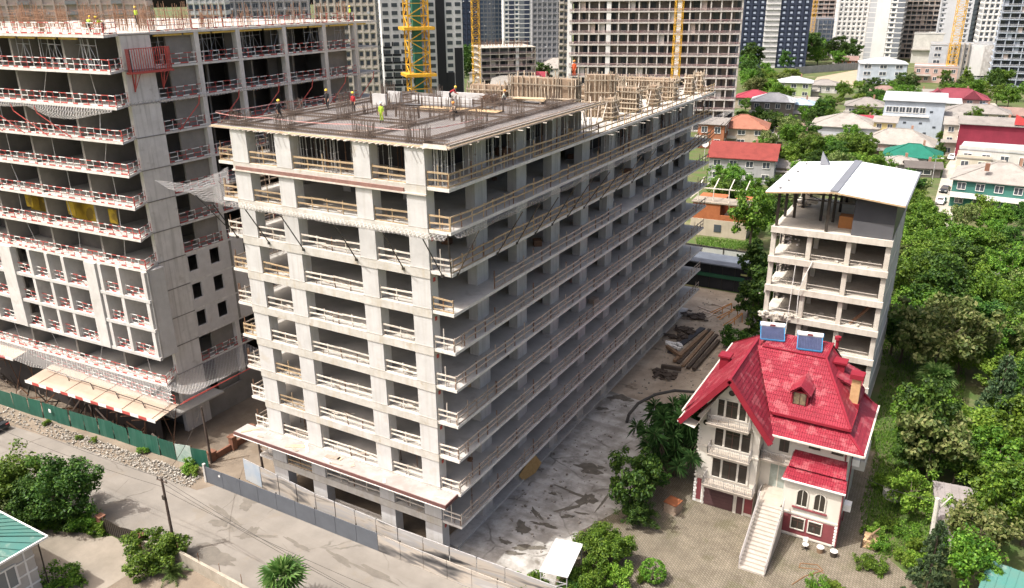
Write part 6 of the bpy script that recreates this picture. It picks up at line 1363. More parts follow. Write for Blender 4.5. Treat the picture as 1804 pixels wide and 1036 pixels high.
house('dark house with pale blue roof next to the white hip roof', 1409, 208, 10, 10, 5.0, 'grey', 'blue', 'hip', 1.8, R(10), 2, 3)
house('small house with crimson hip roof next to the concrete frame tower', 1325, 192, 14, 12, 4.5, 'tan', 'crimson', 'hip', 2.6, R(8), 1, 3)
house('white and lime house with pale grey roof near the sandy lot', 1396, 172, 15, 12, 6.6, 'lime', 'white', 'hip', 2.2, R(8), 2, 3)
house('white bungalow with grey hip roof beside the sandy lot', 1450, 164, 15, 12, 3.6, 'white', 'grey', 'hip', 2.2, R(8), 1, 4)
house('wide grey metal house with pale beige hip roof', 1482, 258, 19, 16, 6.0, 'silver', 'pale', 'hip', 3.2, R(4), 2, 1, wins=False)
house('small white house with weathered grey roof beside the blue building', 1522, 210, 14, 12, 4.8, 'white', 'grey', 'hip', 2.6, R(6), 1, 3)
house('small outbuilding with crimson roof in front of the blue building', 1521, 226, 8, 6, 2.8, 'white', 'crimson', 'gable', 1.4, R(6), 1, 2)
house('brown roofed house among the trees above the blue building', 1556, 178, 14, 11, 3.6, 'tan', 'brown', 'hip', 2.4, R(8), 1, 3)
bb = house('tall pale blue building with upper ribbon of windows', 1600, 252, 17, 14, 13.0, 'blue', 'white', 'shed', 1.2, R(3), 4, 5, wins=False)
for i in range(6): place('window', winmesh(WG, WHITEP), bb, (-7+i*1.9, -.02, 9.4), 0, (1.5, 1, 1.6))
for i, (x, z) in enumerate(((-2, 6), (2.5, 6), (-1, 3), (4, 3), (5, 9.6), (6.4, 5))): place('window', winmesh(WG), bb, (x, -.02, z), 0, (.9, 1, .6))
MB().box(-8.6, -.6, 8.2, 4.5, 0, 8.5).obj('ledge', WHITEP, bb)
house('cream corner house standing against the blue building', 1552, 262, 6, 9, 8, 'yellow', 'pale', 'shed', .6, R(3), 3, 2)
house('white house with balcony on the far side of the blue building', 1660, 252, 8, 9, 8, 'white', 'pale', 'shed', .6, R(3), 3, 2)
house('pale beige hip roofed house in front of the blue building', 1575, 276, 19, 13, 3.6, 'pink', 'pale', 'hip', 3.6, R(0), 1, 3)
house('low house with bright green hip roof', 1604, 292, 14, 11, 2.4, 'white', 'green', 'hip', 2.8, R(2), 1, 3)
house('small shed with pale grey roof behind the white roof', 1585, 303, 9, 8, 2.2, 'grey', 'pale', 'hip', 1.4, R(12), 1, 2)
mg = house('pink house with maroon many-gabled roof and long balcony', 1682, 198, 22, 14, 5.2, 'pink', 'maroon', 'hip', 3.4, R(6), 2, 5)
for x in (-7, 5): MB().add([(x-3.5,-1.2,5.25),(x+3.5,-1.2,5.25),(x,-1.2,8.6),(x-3.5,6,5.25),(x+3.5,6,5.25),(x,6,8.6)], [(0,1,2),(1,4,5,2),(0,2,5,3),(3,5,4)]).obj('gable_roof', HM['roof_maroon'], mg)
MB().box(-11, -1.8, 2.5, 11, 0, 2.7).box(-11, -1.8, 2.7, 11, -1.7, 3.5).obj('balcony', HM['pink'], mg)
house('low white house with white sheet roof behind the blue building', 1662, 205, 10, 9, 5, 'white', 'white', 'shed', .8, R(4), 2, 2)
house('grey roofed house left of the crimson wall', 1716, 226, 20, 12, 5.2, 'cream', 'grey', 'hip', 2.4, R(2), 2, 4)
cw_ = house('large house with blank crimson wall and grey roof', 1744, 284, 18, 13, 10, 'maroon', 'grey', 'gable', 1.4, R(2), 3, 4, wins=False)
MB().add([(4,-.4,10.4),(9.4,-.4,10.4),(4,-.4,13.2),(4,.2,10.4),(9.4,.2,10.4),(4,.2,13.2)], [(0,1,2),(5,4,3),(0,2,5,3),(1,4,5,2)]).obj('red_parapet', hm('parapet', (.5,.06,.06)), cw_)
for i in range(2):
    for f in range(3): place('window', winmesh(WG, WHITEP), cw_, (-9.02, 3+i*5, 1+f*3.2), R(-90), (1.4, 1, 1.5))
house('beige three storey house standing against the crimson wall', 1690, 276, 10, 11, 9, 'cream', 'pale', 'shed', .8, R(2), 3, 3)
house('long low white house with cream terrace at the right edge', 1782, 302, 26, 14, 4.8, 'white', 'white', 'flat', .5, R(-4), 1, 6)
house('white upper house with crimson roof at the right edge', 1752, 272, 12, 8, 6.2, 'white', 'crimson', 'hip', 2.2, R(-2), 2, 3)
gh_ = house('teal green house with wide weathered grey hip roof', 1752, 372, 18, 15, 6.2, 'teal', 'pale', 'hip', 3.2, R(-3), 2, 5)
MB().box(-9, -2.2, 2.6, 9, -.05, 2.9).box(-9, -2.2, 2.9, 9, -2.1, 3.7).obj('balcony', WHITEP, gh_); MB().box(-3.5, 1.6, 8.2, -2.6, 2.4, 9.8).obj('chimney', BRK, gh_)
wb = house('white and blue three storey building with white hip roof', 1552, 148, 22, 18, 10, 'blue', 'white', 'hip', 2.6, R(10), 3, 3)
MB().box(11.02, 1, .5, 11.3, 15, 9.5).obj('brick_side', hm('darkbrick', (.24,.19,.155)), wb)
house('pink two storey house in front of the white blank walls', 1645, 146, 20, 14, 7.6, 'pink', 'white', 'flat', .6, R(4), 2, 5)
ub = house('unfinished white walled block with bare ribs', 1712, 140, 44, 18, 17, 'silver', 'pale', 'flat', .6, R(4), 5, 6)
MB().box(-4, -.4, 2, 9, -.05, 17.5).obj('blank_wall', M_WHITE, ub)
for i in range(5): MB().box(-14+i*2.4, -1.4, 0, -13.2+i*2.4, -.05, 18.5).obj('rib', hm('rib', (.4,.36,.31)), ub)
house('long blank white building behind the pink house', 1645, 112, 28, 16, 18, 'white', 'white', 'flat', .6, R(4), 4, 1, wins=False)
house('grey many windowed block behind the right trees', 1770, 138, 30, 16, 17, 'silver', 'grey', 'flat', .6, R(2), 5, 8)
house('yellow house with white metal roof far behind the trees', 1464, 88, 26, 20, 10, 'yellow', 'white', 'gable', 6, R(12), 2, 3)
house('red roofed house right of the yellow one', 1492, 95, 28, 18, 7, 'pink', 'red', 'hip', 4, R(10), 2, 4)
house('dark terraced house left of the yellow one', 1430, 82, 24, 20, 18, 'dark', 'dark', 'gable', 6, R(8), 4, 4)
house('grey unfinished blocks right of the far red roof', 1568, 100, 34, 18, 16, 'silver', 'grey', 'flat', .6, R(4), 4, 6)
house('small brown roofed house by the long grey fence', 1488, 118, 14, 10, 4, 'brick', 'brown', 'gable', 2.4, R(6), 1, 3)
house('crimson roofed house among the far trees', 1430, 100, 24, 14, 5, 'white', 'crimson', 'hip', 4, R(6), 1, 4)
house('small tan cottage with rusty grey roof below the dark brick house', 1345, 238, 9, 8, 3, 'tan', 'grey', 'gable', 1.6, R(15), 1, 2)
house('small white cottage with brown roof left of the beige hip roof', 1420, 246, 9, 8, 3, 'white', 'brown', 'gable', 1.8, R(5), 1, 2)
house('low shed with pale roof between lime house and dark brick house', 1418, 188, 9, 7, 2.6, 'tan', 'pale', 'shed', .6, R(8), 1, 2)
house('long low house with grey roof right of the brown roof', 1612, 180, 16, 9, 3.2, 'cream', 'grey', 'gable', 2, R(6), 1, 4)
house('small house with pale blue roof far right behind the trees', 1732, 208, 9, 8, 3, 'white', 'blue', 'hip', 1.8, R(3), 1, 2)
house('brown roofed house at the right edge behind the crimson wall', 1790, 222, 16, 10, 3.6, 'tan', 'brown', 'gable', 2.2, R(2), 1, 3)
house('dark low roofed shed below the green roof', 1625, 312, 8, 6, 2.4, 'dark', 'dark', 'gable', 1.2, R(10), 1, 1)
house('cream garage beside the lane near the crimson wall', 1712, 300, 8, 7, 3, 'cream', 'pale', 'flat', .5, R(0), 1, 2)
# houses seen over the deck
house('white house with pale roof in front of the thin crane', 862, 158, 20, 16, 8, 'white', 'grey', 'hip', 3.4, R(20), 2, 4)
house('low house with corrugated grey roof behind the big formwork', 905, 166, 22, 14, 4, 'tan', 'pale', 'gable', 4, R(20), 1, 4)
house('low house with dark red roof behind the big formwork', 925, 152, 20, 12, 4, 'pink', 'crimson', 'gable', 3, R(15), 1, 3)
house('grey hip roofed house left of the huge concrete frame', 980, 140, 26, 18, 6, 'white', 'pale', 'hip', 5, R(15), 2, 4)
house('white house with pink roof between left tower and chequered tower', 672, 145, 14, 12, 14, 'white', 'crimson', 'hip', 4, R(25), 4, 2)
house('pinkish tarp roofed shed behind the left tower', 640, 168, 18, 14, 4, 'pink', 'pale', 'gable', 3, R(25), 1, 3)
house('long shed with cream roof behind the rebar deck', 690, 178, 20, 12, 3.6, 'cream', 'pale', 'gable', 2.4, R(20), 1, 4)
house('orange walled house seen under the far safety net', 1250, 262, 8, 9, 7.5, 'brick', 'grey', 'shed', .8, R(6), 2, 2)
# red brick shell house behind the frame building
P = G(1268, 418); rb = thing('brick_shell_house', 'unfinished orange brick house with open roof timbers behind the frame building', 'house', (P.x, P.y, 0), R(4))
OB = mat('orange_brick', (.36,.125,.05), (.28,.09,.035), scale=1.5, bump=.3)
MB().box(-6, 0, 0, 5, 9, 3.4).obj('wall', hm('rough', (.46,.40,.31)), rb); MB().box(-5.8, .1, 3.4, -.4, 8.8, 6.6).box(1.4, .1, 3.4, 4.8, 8.8, 6.6).box(-.4, .1, 3.4, 1.4, .4, 4.4).obj('brick_wall', OB, rb); MB().box(-6.1, -.1, 6.6, 5.1, 4.5, 6.85).obj('roof_slab', hm('rough2', (.30,.26,.21)), rb)
place('window', winmesh(WG), rb, (-.6, -.03, 1.0), 0, (1.4, 1, 1.5))
for x in (-5, -2, 1, 4): MB().beam((x, .5, 6.9), (x, .5, 9.4), .16).beam((x, .5, 9.4), (x, 5, 10.6), .16).obj('roof_timber', TIMW, rb)
MB().beam((-6.5, .5, 7.2), (-3, .5, 10.6), .2).beam((-5, .5, 9.5), (4.6, .5, 9.5), .16).obj('roof_timber', TIMW, rb)
# sandy lot, long fence, lane and its cars
sheet('sand_lot', [tuple(G(px, py).xy) for px, py in ((1425,152), (1440,136), (1515,122), (1530,150), (1480,158))], .01, hm('sand', (.36,.295,.21), bump=.5))
lf = thing('long_grey_fence', 'long grey sheet fence bounding the sandy lot', 'fence', (0, 0, 0)); a, b = G(1400, 131), G(1518, 122)
for i in range(24): p, q = a.lerp(b, i/24), a.lerp(b, (i+.94)/24); MB().beam(p+Vector((0,0,2)), q+Vector((0,0,2)), .15, 4).obj('fence_panel', hm('fencegrey', (.30,.30,.30)), lf)
LANE = mat('lane', (.42,.38,.32), (.33,.3,.25), scale=.2, bump=.3)
sheet('lane', [tuple(G(px, py).xy) for px, py in ((1635,440), (1665,445), (1690,330), (1712,262), (1690,258), (1662,300), (1648,350), (1638,400))], .012, LANE)
P = G(1657, 358); car('white car parked on the lane beside the teal house', P.x, P.y, R(82), PWH); P = G(1664, 338); car('dark car parked behind the white one on the lane', P.x, P.y, R(80), PDARK); P = G(1676, 280); car('white van-like car farther up the lane by the crimson wall', P.x, P.y, R(85), PWH); P = G(1682, 266); car('grey car farthest up the lane by the crimson wall', P.x, P.y, R(85), PGR)
lp = G(1640, 330); t = thing('street_lamp', 'slim grey street lamp beside the lane', 'street lamp', (lp.x, lp.y, 0)); MB().cyl((0,0,0), (0,0,7), .09, .06, 7).obj('post', STEEL, t); MB().beam((0,0,7), (1.2,0,7.3), .07).obj('arm', STEEL, t); MB().box(1.0, -.15, 7.22, 1.7, .15, 7.36).obj('lamp_head', WHITEP, t)
# ---------------- trees and plants ----------------
def leafmat(name, cols, trans=.35, obj_var=.25):
    m = bpy.data.materials.new(name); m.use_nodes = True; t = m.node_tree; L = t.links.new; b = t.nodes['Principled BSDF']; out = t.nodes['Material Output']
    g = _n(t, 'NewGeometry'); rp = _n(t, 'ValToRGB'); e = rp.color_ramp.elements; n = len(cols)
    e[0].color = (*cols[0], 1); e[1].color = (*cols[-1], 1)
    for i in range(1, n-1): x = e.new(i/(n-1)); x.color = (*cols[i], 1)
    L(g.outputs['Random Per Island'], rp.inputs[0])
    oi = _n(t, 'ObjectInfo'); hs = _n(t, 'HueSaturation'); mr = _n(t, 'MapRange'); mr.inputs[3].default_value = 1-obj_var; mr.inputs[4].default_value = 1+obj_var; L(oi.outputs['Random'], mr.inputs[0]); L(mr.outputs[0], hs.inputs['Value'])
    m2 = _n(t, 'MapRange'); m2.inputs[3].default_value = .485; m2.inputs[4].default_value = .515; L(oi.outputs['Random'], m2.inputs[0]); L(m2.outputs[0], hs.inputs['Hue'])
    L(rp.outputs[0], hs.inputs['Color']); L(hs.outputs[0], b.inputs['Base Color']); b.inputs['Roughness'].default_value = .55; b.inputs['Specular IOR Level'].default_value = .3
    tr = _n(t, 'BsdfTranslucent'); L(hs.outputs[0], tr.inputs[0]); mx = _n(t, 'MixShader'); mx.inputs[0].default_value = trans; L(b.outputs[0], mx.inputs[1]); L(tr.outputs[0], mx.inputs[2]); L(mx.outputs[0], out.inputs[0]); return m
LD = leafmat('leaf_dark', [(.016,.048,.008), (.042,.1,.013), (.10,.18,.024)]); LG = leafmat('leaf_green', [(.032,.085,.008), (.08,.17,.013), (.175,.285,.032)]); LY = leafmat('leaf_lime', [(.055,.12,.010), (.12,.22,.018), (.235,.34,.045)]); LO = leafmat('leaf_olive', [(.055,.10,.018), (.12,.165,.04), (.30,.32,.12)]); LC = leafmat('leaf_conifer', [(.02,.045,.018), (.045,.075,.03), (.075,.11,.045)], .2)
BARK = mat('bark', (.13,.10,.075), (.085,.065,.05), scale=4, space='object', bump=.5)
def leaves(r, clumps, per, size, spread=1.0, droop=0.0, flat=.5):
    vs, fs = [], []
    for (cx, cy, cz, cr) in clumps:
        for i in range(per):
            u = Vector((r.gauss(0,1), r.gauss(0,1), r.gauss(0,1))).normalized(); k = cr*(r.random()**.4)*spread; p = Vector((cx, cy, cz))+Vector((u.x*k, u.y*k, u.z*k*.8))
            n = (u*.7+Vector((r.gauss(0,.5), r.gauss(0,.5), flat+r.gauss(0,.4)))).normalized(); a = n.orthogonal().normalized(); q = r.uniform(0, 6.28); a = (a*math.cos(q)+n.cross(a)*math.sin(q)); b = n.cross(a); s = size*r.uniform(.6, 1.35)
            a = (a+Vector((0,0,-droop))).normalized(); o = len(vs); w_ = s*.34
            vs += [p-a*s*.5, p+b*w_+n*s*.07, p+a*s*.5, p-b*w_+n*s*.07]; fs += [(o, o+1, o+2), (o, o+2, o+3)]
    return vs, fs
def crown_clumps(r, rx, rz, zc, n, cr, hollow=.45, squash=1.0):
    out = []; ph = [r.uniform(0, 6.28) for _ in range(6)]; nb = max(8, n//8); bo = []
    for i in range(nb):
        u = Vector((r.gauss(0,1), r.gauss(0,1), r.gauss(.15,.8))).normalized(); k = r.uniform(.55, 1.08); bo.append((u.x*rx*k, u.y*rx*k, zc+u.z*rz*k*(1 if u.z > 0 else .7)))
    for i in range(int(n*.72)):
        b = bo[i % nb]; sg = rx*.2; out.append((b[0]+r.gauss(0,sg), b[1]+r.gauss(0,sg), b[2]+r.gauss(0,sg*.75), cr*r.uniform(.55, 1.1)))
    for i in range(n-int(n*.72)):
        u = Vector((r.gauss(0,1), r.gauss(0,1), r.gauss(0,.9))).normalized()
        az = math.atan2(u.y, u.x); lob = 1+.22*math.sin(2*az+ph[0])+.17*math.sin(3*az+ph[1]+3*u.z)+.12*math.sin(5*az+ph[2])
        k = (hollow+(1-hollow)*r.random()**.6)*lob; z = zc+u.z*rz*k*(1.0 if u.z > 0 else .75); out.append((u.x*rx*k, u.y*rx*k, z, cr*r.uniform(.6, 1.3)))
    return out
def limbs(r, h, rx, zc, rz, tr, n=7):
    mb = MB(); bend = Vector((r.uniform(-.25,.25), r.uniform(-.25,.25), 0)); p = [Vector((0,0,0)), Vector((0,0,h*.35))+bend*.4, Vector((0,0,h*.6))+bend]
    mb.cyl(p[0], p[1], tr, tr*.75, 8); mb.cyl(p[1], p[2], tr*.75, tr*.55, 8)
    for i in range(n):
        a = 6.283*i/n+r.uniform(-.3,.3); s = p[1].lerp(p[2], r.random()); e = Vector((math.cos(a)*rx*.6, math.sin(a)*rx*.6, zc+rz*r.uniform(-.2,.45))); md = s.lerp(e, .5)+Vector((0,0,-.1*h*.3)); mb.cyl(s, md, tr*.42, tr*.28, 6); mb.cyl(md, e, tr*.28, tr*.08, 5)
    return mb
protos = {}
def proto(key, crown_vs_fs, trunk_mb, lm, bm=BARK):
    v, f = crown_vs_fs; me = bpy.data.meshes.new('crown'); me.from_pydata([tuple(p) for p in v], [], f); me.materials.append(lm); me.update()
    protos[key] = (me, trunk_mb.mesh('trunk', bm) if trunk_mb else None)
def broad(key, seed, h, rx, rz, n, per, size, cr, lm, droop=0.0, tr=.2, hollow=.45, flat=.5):
    r = random.Random(seed); zc = h-rz*.95; proto(key, leaves(r, crown_clumps(r, rx, rz, zc, n, cr, hollow), per, size, 1, droop, flat), limbs(r, h, rx, zc, rz, tr), lm)
for i in range(3):
    broad('dark%d' % i, 10+i, 8, 3.3, 3.4, 85, 62, .40, .85, LD); broad('green%d' % i, 20+i, 7.5, 3.2, 3.0, 85, 62, .38, .85, LG); broad('lime%d' % i, 30+i, 6, 2.8, 2.5, 75, 60, .36, .8, LY)
broad('olive0', 41, 9, 4.2, 3.6, 100, 60, .52, .95, LO, .5); broad('olive1', 42, 7, 3.2, 2.8, 80, 60, .44, .85, LO, .3)
broad('bushy0', 51, 5.2, 3.2, 2.5, 120, 95, .24, .72, LD, 0, .16); broad('bushy1', 52, 4.2, 2.4, 2.0, 100, 90, .2, .6, LG, 0, .12); broad('orange0', 53, 4.5, 2.2, 2.1, 100, 90, .2, .55, LG, 0, .12)
for i in range(3):
    r = random.Random(60+i); cl = crown_clumps(r, 1.15, .75, .62, 45, .38, .3); proto('shrub%d' % i, leaves(r, cl, 60, .17), MB().cyl((0,0,0), (.05,0,.6), .06, .03, 6).cyl((0,0,.1), (.4,.2,.8), .04, .02, 5), (LG, LY, LD)[i])
r = random.Random(66); proto('bigbush', leaves(r, crown_clumps(r, 2.1, 1.25, 1.1, 120, .5, .3), 100, .19), MB().cyl((0,0,0), (.05,0,1.0), .1, .05, 6).cyl((0,0,.1), (.6,.3,1.3), .06, .03, 5), LG)
r = random.Random(70); vs, fs = [], []                                   # clipped ball
cl = [(math.cos(a)*math.sin(b), math.sin(a)*math.sin(b), 1.05+math.cos(b), .16) for a, b in [(r.uniform(0,6.28), math.acos(r.uniform(-.9,1))) for _ in range(170)]]
proto('ball', leaves(r, cl, 30, .12), MB().cyl((0,0,0), (0,0,1), .08, .05, 6), LG)
for i in range(2):                                                       # conifers: drooping tiers
    r = random.Random(80+i); cl = []
    for k in range(15):
        z = 1.2+k*.55; rr = (2.3 if i == 0 else 2.9)*(1-k/16)
        for j in range(int(5+10*(1-k/15))): a = r.uniform(0, 6.28); q = rr*r.uniform(.35, 1); cl.append((q*math.cos(a), q*math.sin(a), z-q*.28, .36))
    proto('conifer%d' % i, leaves(r, cl, 46, .30, 1, .9, .1), MB().cyl((0,0,0), (0,0,9.4), .2, .04, 8), LC)
r = random.Random(90); cl = [(r.gauss(0,.75), r.gauss(0,.75), 1+r.random()*8.6, .55) for _ in range(95)]; proto('bamboo', leaves(r, cl, 58, .4, 1, .5), MB().cyl((0,0,0), (.2,0,8), .09, .03, 6).cyl((.4,.2,0), (.5,.6,7), .08, .03, 6).cyl((-.4,-.3,0), (-.6,-.5,7), .08, .03, 6), LD)
def fan_palm(key, seed, h, n, L, lm, droop=.55, blades=9, pinnate=False, trunk=.16):
    r = random.Random(seed); vs, fs = [], []
    for i in range(n):
        a = 2.39996*i; el = 1.5-2.1*(i/n)**.85+r.uniform(-.1,.1); d = Vector((math.cos(a)*math.cos(el), math.sin(a)*math.cos(el), math.sin(el))); sd = Vector((-math.sin(a), math.cos(a), 0)); up = d.cross(sd)*-1; base = Vector((0,0,h)); Lr = L*r.uniform(.8, 1.1)
        if pinnate:
            prev = base
            for k in range(1, 13):
                t = k/12; c = base+d*Lr*t+Vector((0,0,-droop*Lr*t*t)); 
                for s in (-1, 1):
                    o = len(vs); tip = c+sd*s*Lr*.26*(1.1-t*.6)+d*Lr*.1+Vector((0,0,-.1*Lr)); vs += [c-d*.05, c+d*.07, tip]; fs.append((o, o+1, o+2))
                o = len(vs); vs += [prev+sd*.03, prev-sd*.03, c-sd*.02, c+sd*.02]; fs.append((o, o+1, o+2, o+3)); prev = c
        else:
            hub = base+d*Lr*(.18 if i < n*.25 else .42)
            o = len(vs); vs += [base+sd*.03, base-sd*.03, hub-sd*.02, hub+sd*.02]; fs.append((o, o+1, o+2, o+3))
            for k in range(blades):
                q = (k/(blades-1)-.5)*3.4; dd = (d*math.cos(q)+sd*math.sin(q)).normalized(); m_ = hub+dd*Lr*.36; tip = hub+dd*Lr*.68+Vector((0,0,-droop*Lr*.22)); wv = dd.cross(up).normalized()*Lr*.055; o = len(vs); vs += [hub, m_+wv, tip, m_-wv]; fs += [(o, o+1, o+2), (o, o+2, o+3)]
    proto(key, (vs, fs), MB().cyl((0,0,0), (0,0,h*.5), trunk*1.2, trunk, 8).cyl((0,0,h*.5), (.02,0,h), trunk, trunk*.85, 8) if h > .3 else None, lm)
LP = leafmat('leaf_palm', [(.035,.085,.015), (.08,.15,.03), (.17,.24,.07)], .25)
fan_palm('fanpalm', 5, 3.2, 30, 2.0, LP, .5, 11); fan_palm('fanpalm2', 6, 4.5, 60, 2.4, LP, .8, 11); fan_palm('datepalm', 7, 4.2, 34, 3.0, LP, .45, 9, True, .28); fan_palm('lowpalm', 8, .4, 26, 1.5, LP, .5, 9, True, .1)
r = random.Random(95); vs, fs = [], []                                   # cordyline: heads of long narrow leaves
heads = [(r.gauss(0,1.15), r.gauss(0,1.15), 3.2+r.uniform(-1.2,2.6)) for _ in range(58)]
for hx, hy, hz in heads:
    for i in range(60):
        a, el = r.uniform(0, 6.28), r.uniform(-.9, 1.3); d = Vector((math.cos(a)*math.cos(el), math.sin(a)*math.cos(el), math.sin(el))); L_ = r.uniform(.7, 1.05); c = Vector((hx, hy, hz)); sd = Vector((-math.sin(a), math.cos(a), 0))*.035; o = len(vs); m_ = c+d*L_*.55; e = c+d*L_+Vector((0,0,-.28*L_)); vs += [c, m_+sd, e, m_-sd]; fs += [(o, o+1, o+2), (o, o+2, o+3)]
mb = MB()
for hx, hy, hz in heads: mb.cyl((hx*.15, hy*.15, .2), (hx, hy, hz), .1, .06, 6)
mb.cyl((0,0,0), (0,0,1.2), .28, .2, 8); proto('cordyline', (vs, fs), mb, leafmat('leaf_cordyline', [(.016,.05,.012), (.035,.085,.02), (.075,.14,.04)], .2))
trees_at = []
def tree(kind, x, y, s, label, name='leafy_tree', cat='tree', group=None, z=0, sz=None, rz=None):
    me, tk = protos[kind]; t = thing(name, label, cat, (x, y, z), rnd.uniform(0, 6.28) if rz is None else rz, group, (s*rnd.uniform(.85,1.18), s*rnd.uniform(.85,1.18), sz or s*rnd.uniform(.85, 1.2)))
    place('crown', me, t)
    if tk: place('trunk', tk, t)
    trees_at.append((x, y, s)); return t
def tpx(kind, px, py, s, label, **k): P = G(px, py); return tree(kind, P.x, P.y, s, label, **k)
# street side
tpx('bushy0', 118, 918, 1.0, 'dense dark green tree with its shadow on the street', sz=1.15); tpx('bushy1', 30, 905, 1.25, 'round green tree at the left edge above the planter'); tpx('bushy0', 72, 925, .75, 'smaller dark tree between the two street trees')
for i, (px, py, s, kd) in enumerate(((60,918,1.0,'shrub1'), (95,928,.9,'shrub0'), (122,932,.9,'shrub2'), (150,930,1.0,'shrub0'), (178,935,.85,'shrub1'), (40,905,1.0,'shrub0'))): tpx(kd, px, py, s, 'low green shrub in the kerbed bed under the street trees', name='shrub', cat='shrub', group='shrubs in the kerbed bed')
tpx('bigbush', 270, 992, 1.0, 'big bright green bush beside the dark gate', name='bush', cat='bush', sz=1.0); tpx('lowpalm', 305, 1015, 1.0, 'small feathery palm at the foot of the utility pole', name='palm', cat='palm'); tpx('shrub0', 112, 1030, 1.2, 'small bush against the corner house wall', name='bush', cat='bush')
P = G(497, 1013, 3.2); tree('fanpalm', P.x, P.y, .9, 'fan palm on the near side of the street, bottom edge', name='palm', cat='palm', sz=1.0)
for i, (px, py, s) in enumerate(((330,828,.7), (345,835,.6), (252,800,.45), (85,748,.4), (140,775,.35), (168,778,.4))): tpx('shrub1', px, py, s, 'tuft of weeds at the foot of the green fence', name='weed', cat='weed', group='weeds along the green fence')
# villa garden
tpx('cordyline', 1186, 835, 1.3, 'dark spiky cordyline tree next to the villa wall', name='cordyline', sz=1.35); tpx('dark0', 1112, 912, .72, 'dark leafy tree at the edge of the yard beside the cordyline', sz=.85); tpx('dark1', 1140, 880, .5, 'smaller dark tree behind the leafy yard tree'); tpx('bushy0', 1120, 925, .5, 'dark low bush under the leafy yard tree', name='bush', cat='bush')
tpx('orange0', 1075, 990, .95, 'bright green fruit tree beside the paved court', sz=.8); tpx('orange0', 1045, 985, .7, 'smaller fruit tree on the yard side of the bright one'); tpx('bigbush', 1032, 1034, .8, 'green bush at the bottom edge beside the white canopy', name='bush', cat='bush')
tpx('ball', 1150, 1022, .95, 'neatly clipped round bush on the paved court', name='bush', cat='bush'); tpx('shrub1', 1096, 1030, 1.0, 'yellow green flowering shrub beside the clipped bush', name='shrub', cat='shrub', sz=1.3); tpx('shrub1', 1128, 1022, .5, 'little lime shrub against the clipped round bush', name='shrub', cat='shrub'); tpx('shrub0', 940, 1042, .9, 'leafy shrub at the bottom edge beside the white canopy post', name='shrub', cat='shrub'); tpx('shrub2', 1005, 1045, .9, 'dark shrub under the bottom edge near the white canopy', name='shrub', cat='shrub')
tpx('shrub0', 1440, 1042, .7, 'green shrub at the bottom edge below the garden hose', name='shrub', cat='shrub'); tpx('shrub1', 1470, 1045, .7, 'lime shrub at the bottom edge below the garden hose', name='shrub', cat='shrub')
# right of the villa
near = [('lime0',1600,905,.62,'lime green bush beside the pale bare trunk'), ('olive1',1632,850,1.0,'round leathery leaved tree right of the villa roof'), ('dark2',1600,830,.55,'small dark tree between the villa and the leathery tree'), ('lime1',1725,800,.95,'bright climbing tree behind the leathery leaved one'), ('green0',1745,860,.8,'green tree above the grey shed roof'), ('green1',1790,830,.95,'green tree at the right edge above the teal shed'), ('green2',1760,950,.9,'broad green tree between the two sheds'), ('olive1',1715,985,.8,'olive toned tree in front of the grey shed'), ('green0',1800,960,.9,'green tree at the right edge beside the teal shed'), ('lime2',1655,930,.5,'small lime tree against the grey shed corner'), ('conifer1',1632,1040,.62,'dark spreading conifer at the bottom edge'), ('green1',1690,1036,.7,'green tree at the bottom edge beside the conifer'), ('olive1',1570,1035,.0,''),
        ('fanpalm2',1640,716,.85,'large fan palm under the big olive tree'), ('conifer1',1745,770,1.05,'tall weeping blue green conifer at the right'), ('conifer0',1790,790,.9,'second weeping conifer at the right edge'), ('olive0',1640,670,1.15,'big olive green tree with pale leaf tips'), ('dark0',1585,640,.95,'dark tree pressed against the narrow building flank'), ('dark1',1720,640,1.0,'dark tree right of the big olive green tree'), ('green2',1770,640,.95,'green tree at the right edge above the conifers'), ('green0',1600,560,1.1,'green tree above the big olive one, near the narrow building'), ('dark2',1660,560,1.0,'dark tree between garden wall and big olive tree'), ('green1',1625,500,1.05,'green tree beside the white roof flank'), ('lime0',1580,520,.8,'lime tree close to the clad penthouse'), ('lime2',1745,555,.8,'lime tree below the concrete garden wall'), ('green1',1790,560,.8,'green tree at the right edge below the garden wall'), ('lime1',1700,600,.7,'lime tree below the stepped garden wall end'),
        ('green0',1320,440,1.35,'big green tree behind the narrow building, beside the brick shell'), ('bamboo',1330,600,1.0,'dark bamboo clump left of the narrow building'), ('bamboo',1318,560,1.05,'dark bamboo clump farther back beside the black shed'), ('bamboo',1340,540,1.0,'dark bamboo clump against the narrow building'), ('shrub2',1293,610,1.6,'dark shrub at the villa roof edge beside the timber'), ('datepalm',1272,345,.95,'date palm in front of the orange-red roof'), ('datepalm',1795,420,.8,'date palm beside the teal house'), ('dark0',1370,420,1.0,'dark tree behind the open penthouse')]
for kd, px, py, s, lb in near:
    if s > 0: tpx(kd, px, py, s, lb, name={'f': 'palm', 'c': 'conifer', 'b': 'bamboo', 's': 'shrub', 'd': 'leafy_tree'}.get(kd[0], 'leafy_tree') if kd != 'datepalm' else 'palm', cat='tree')
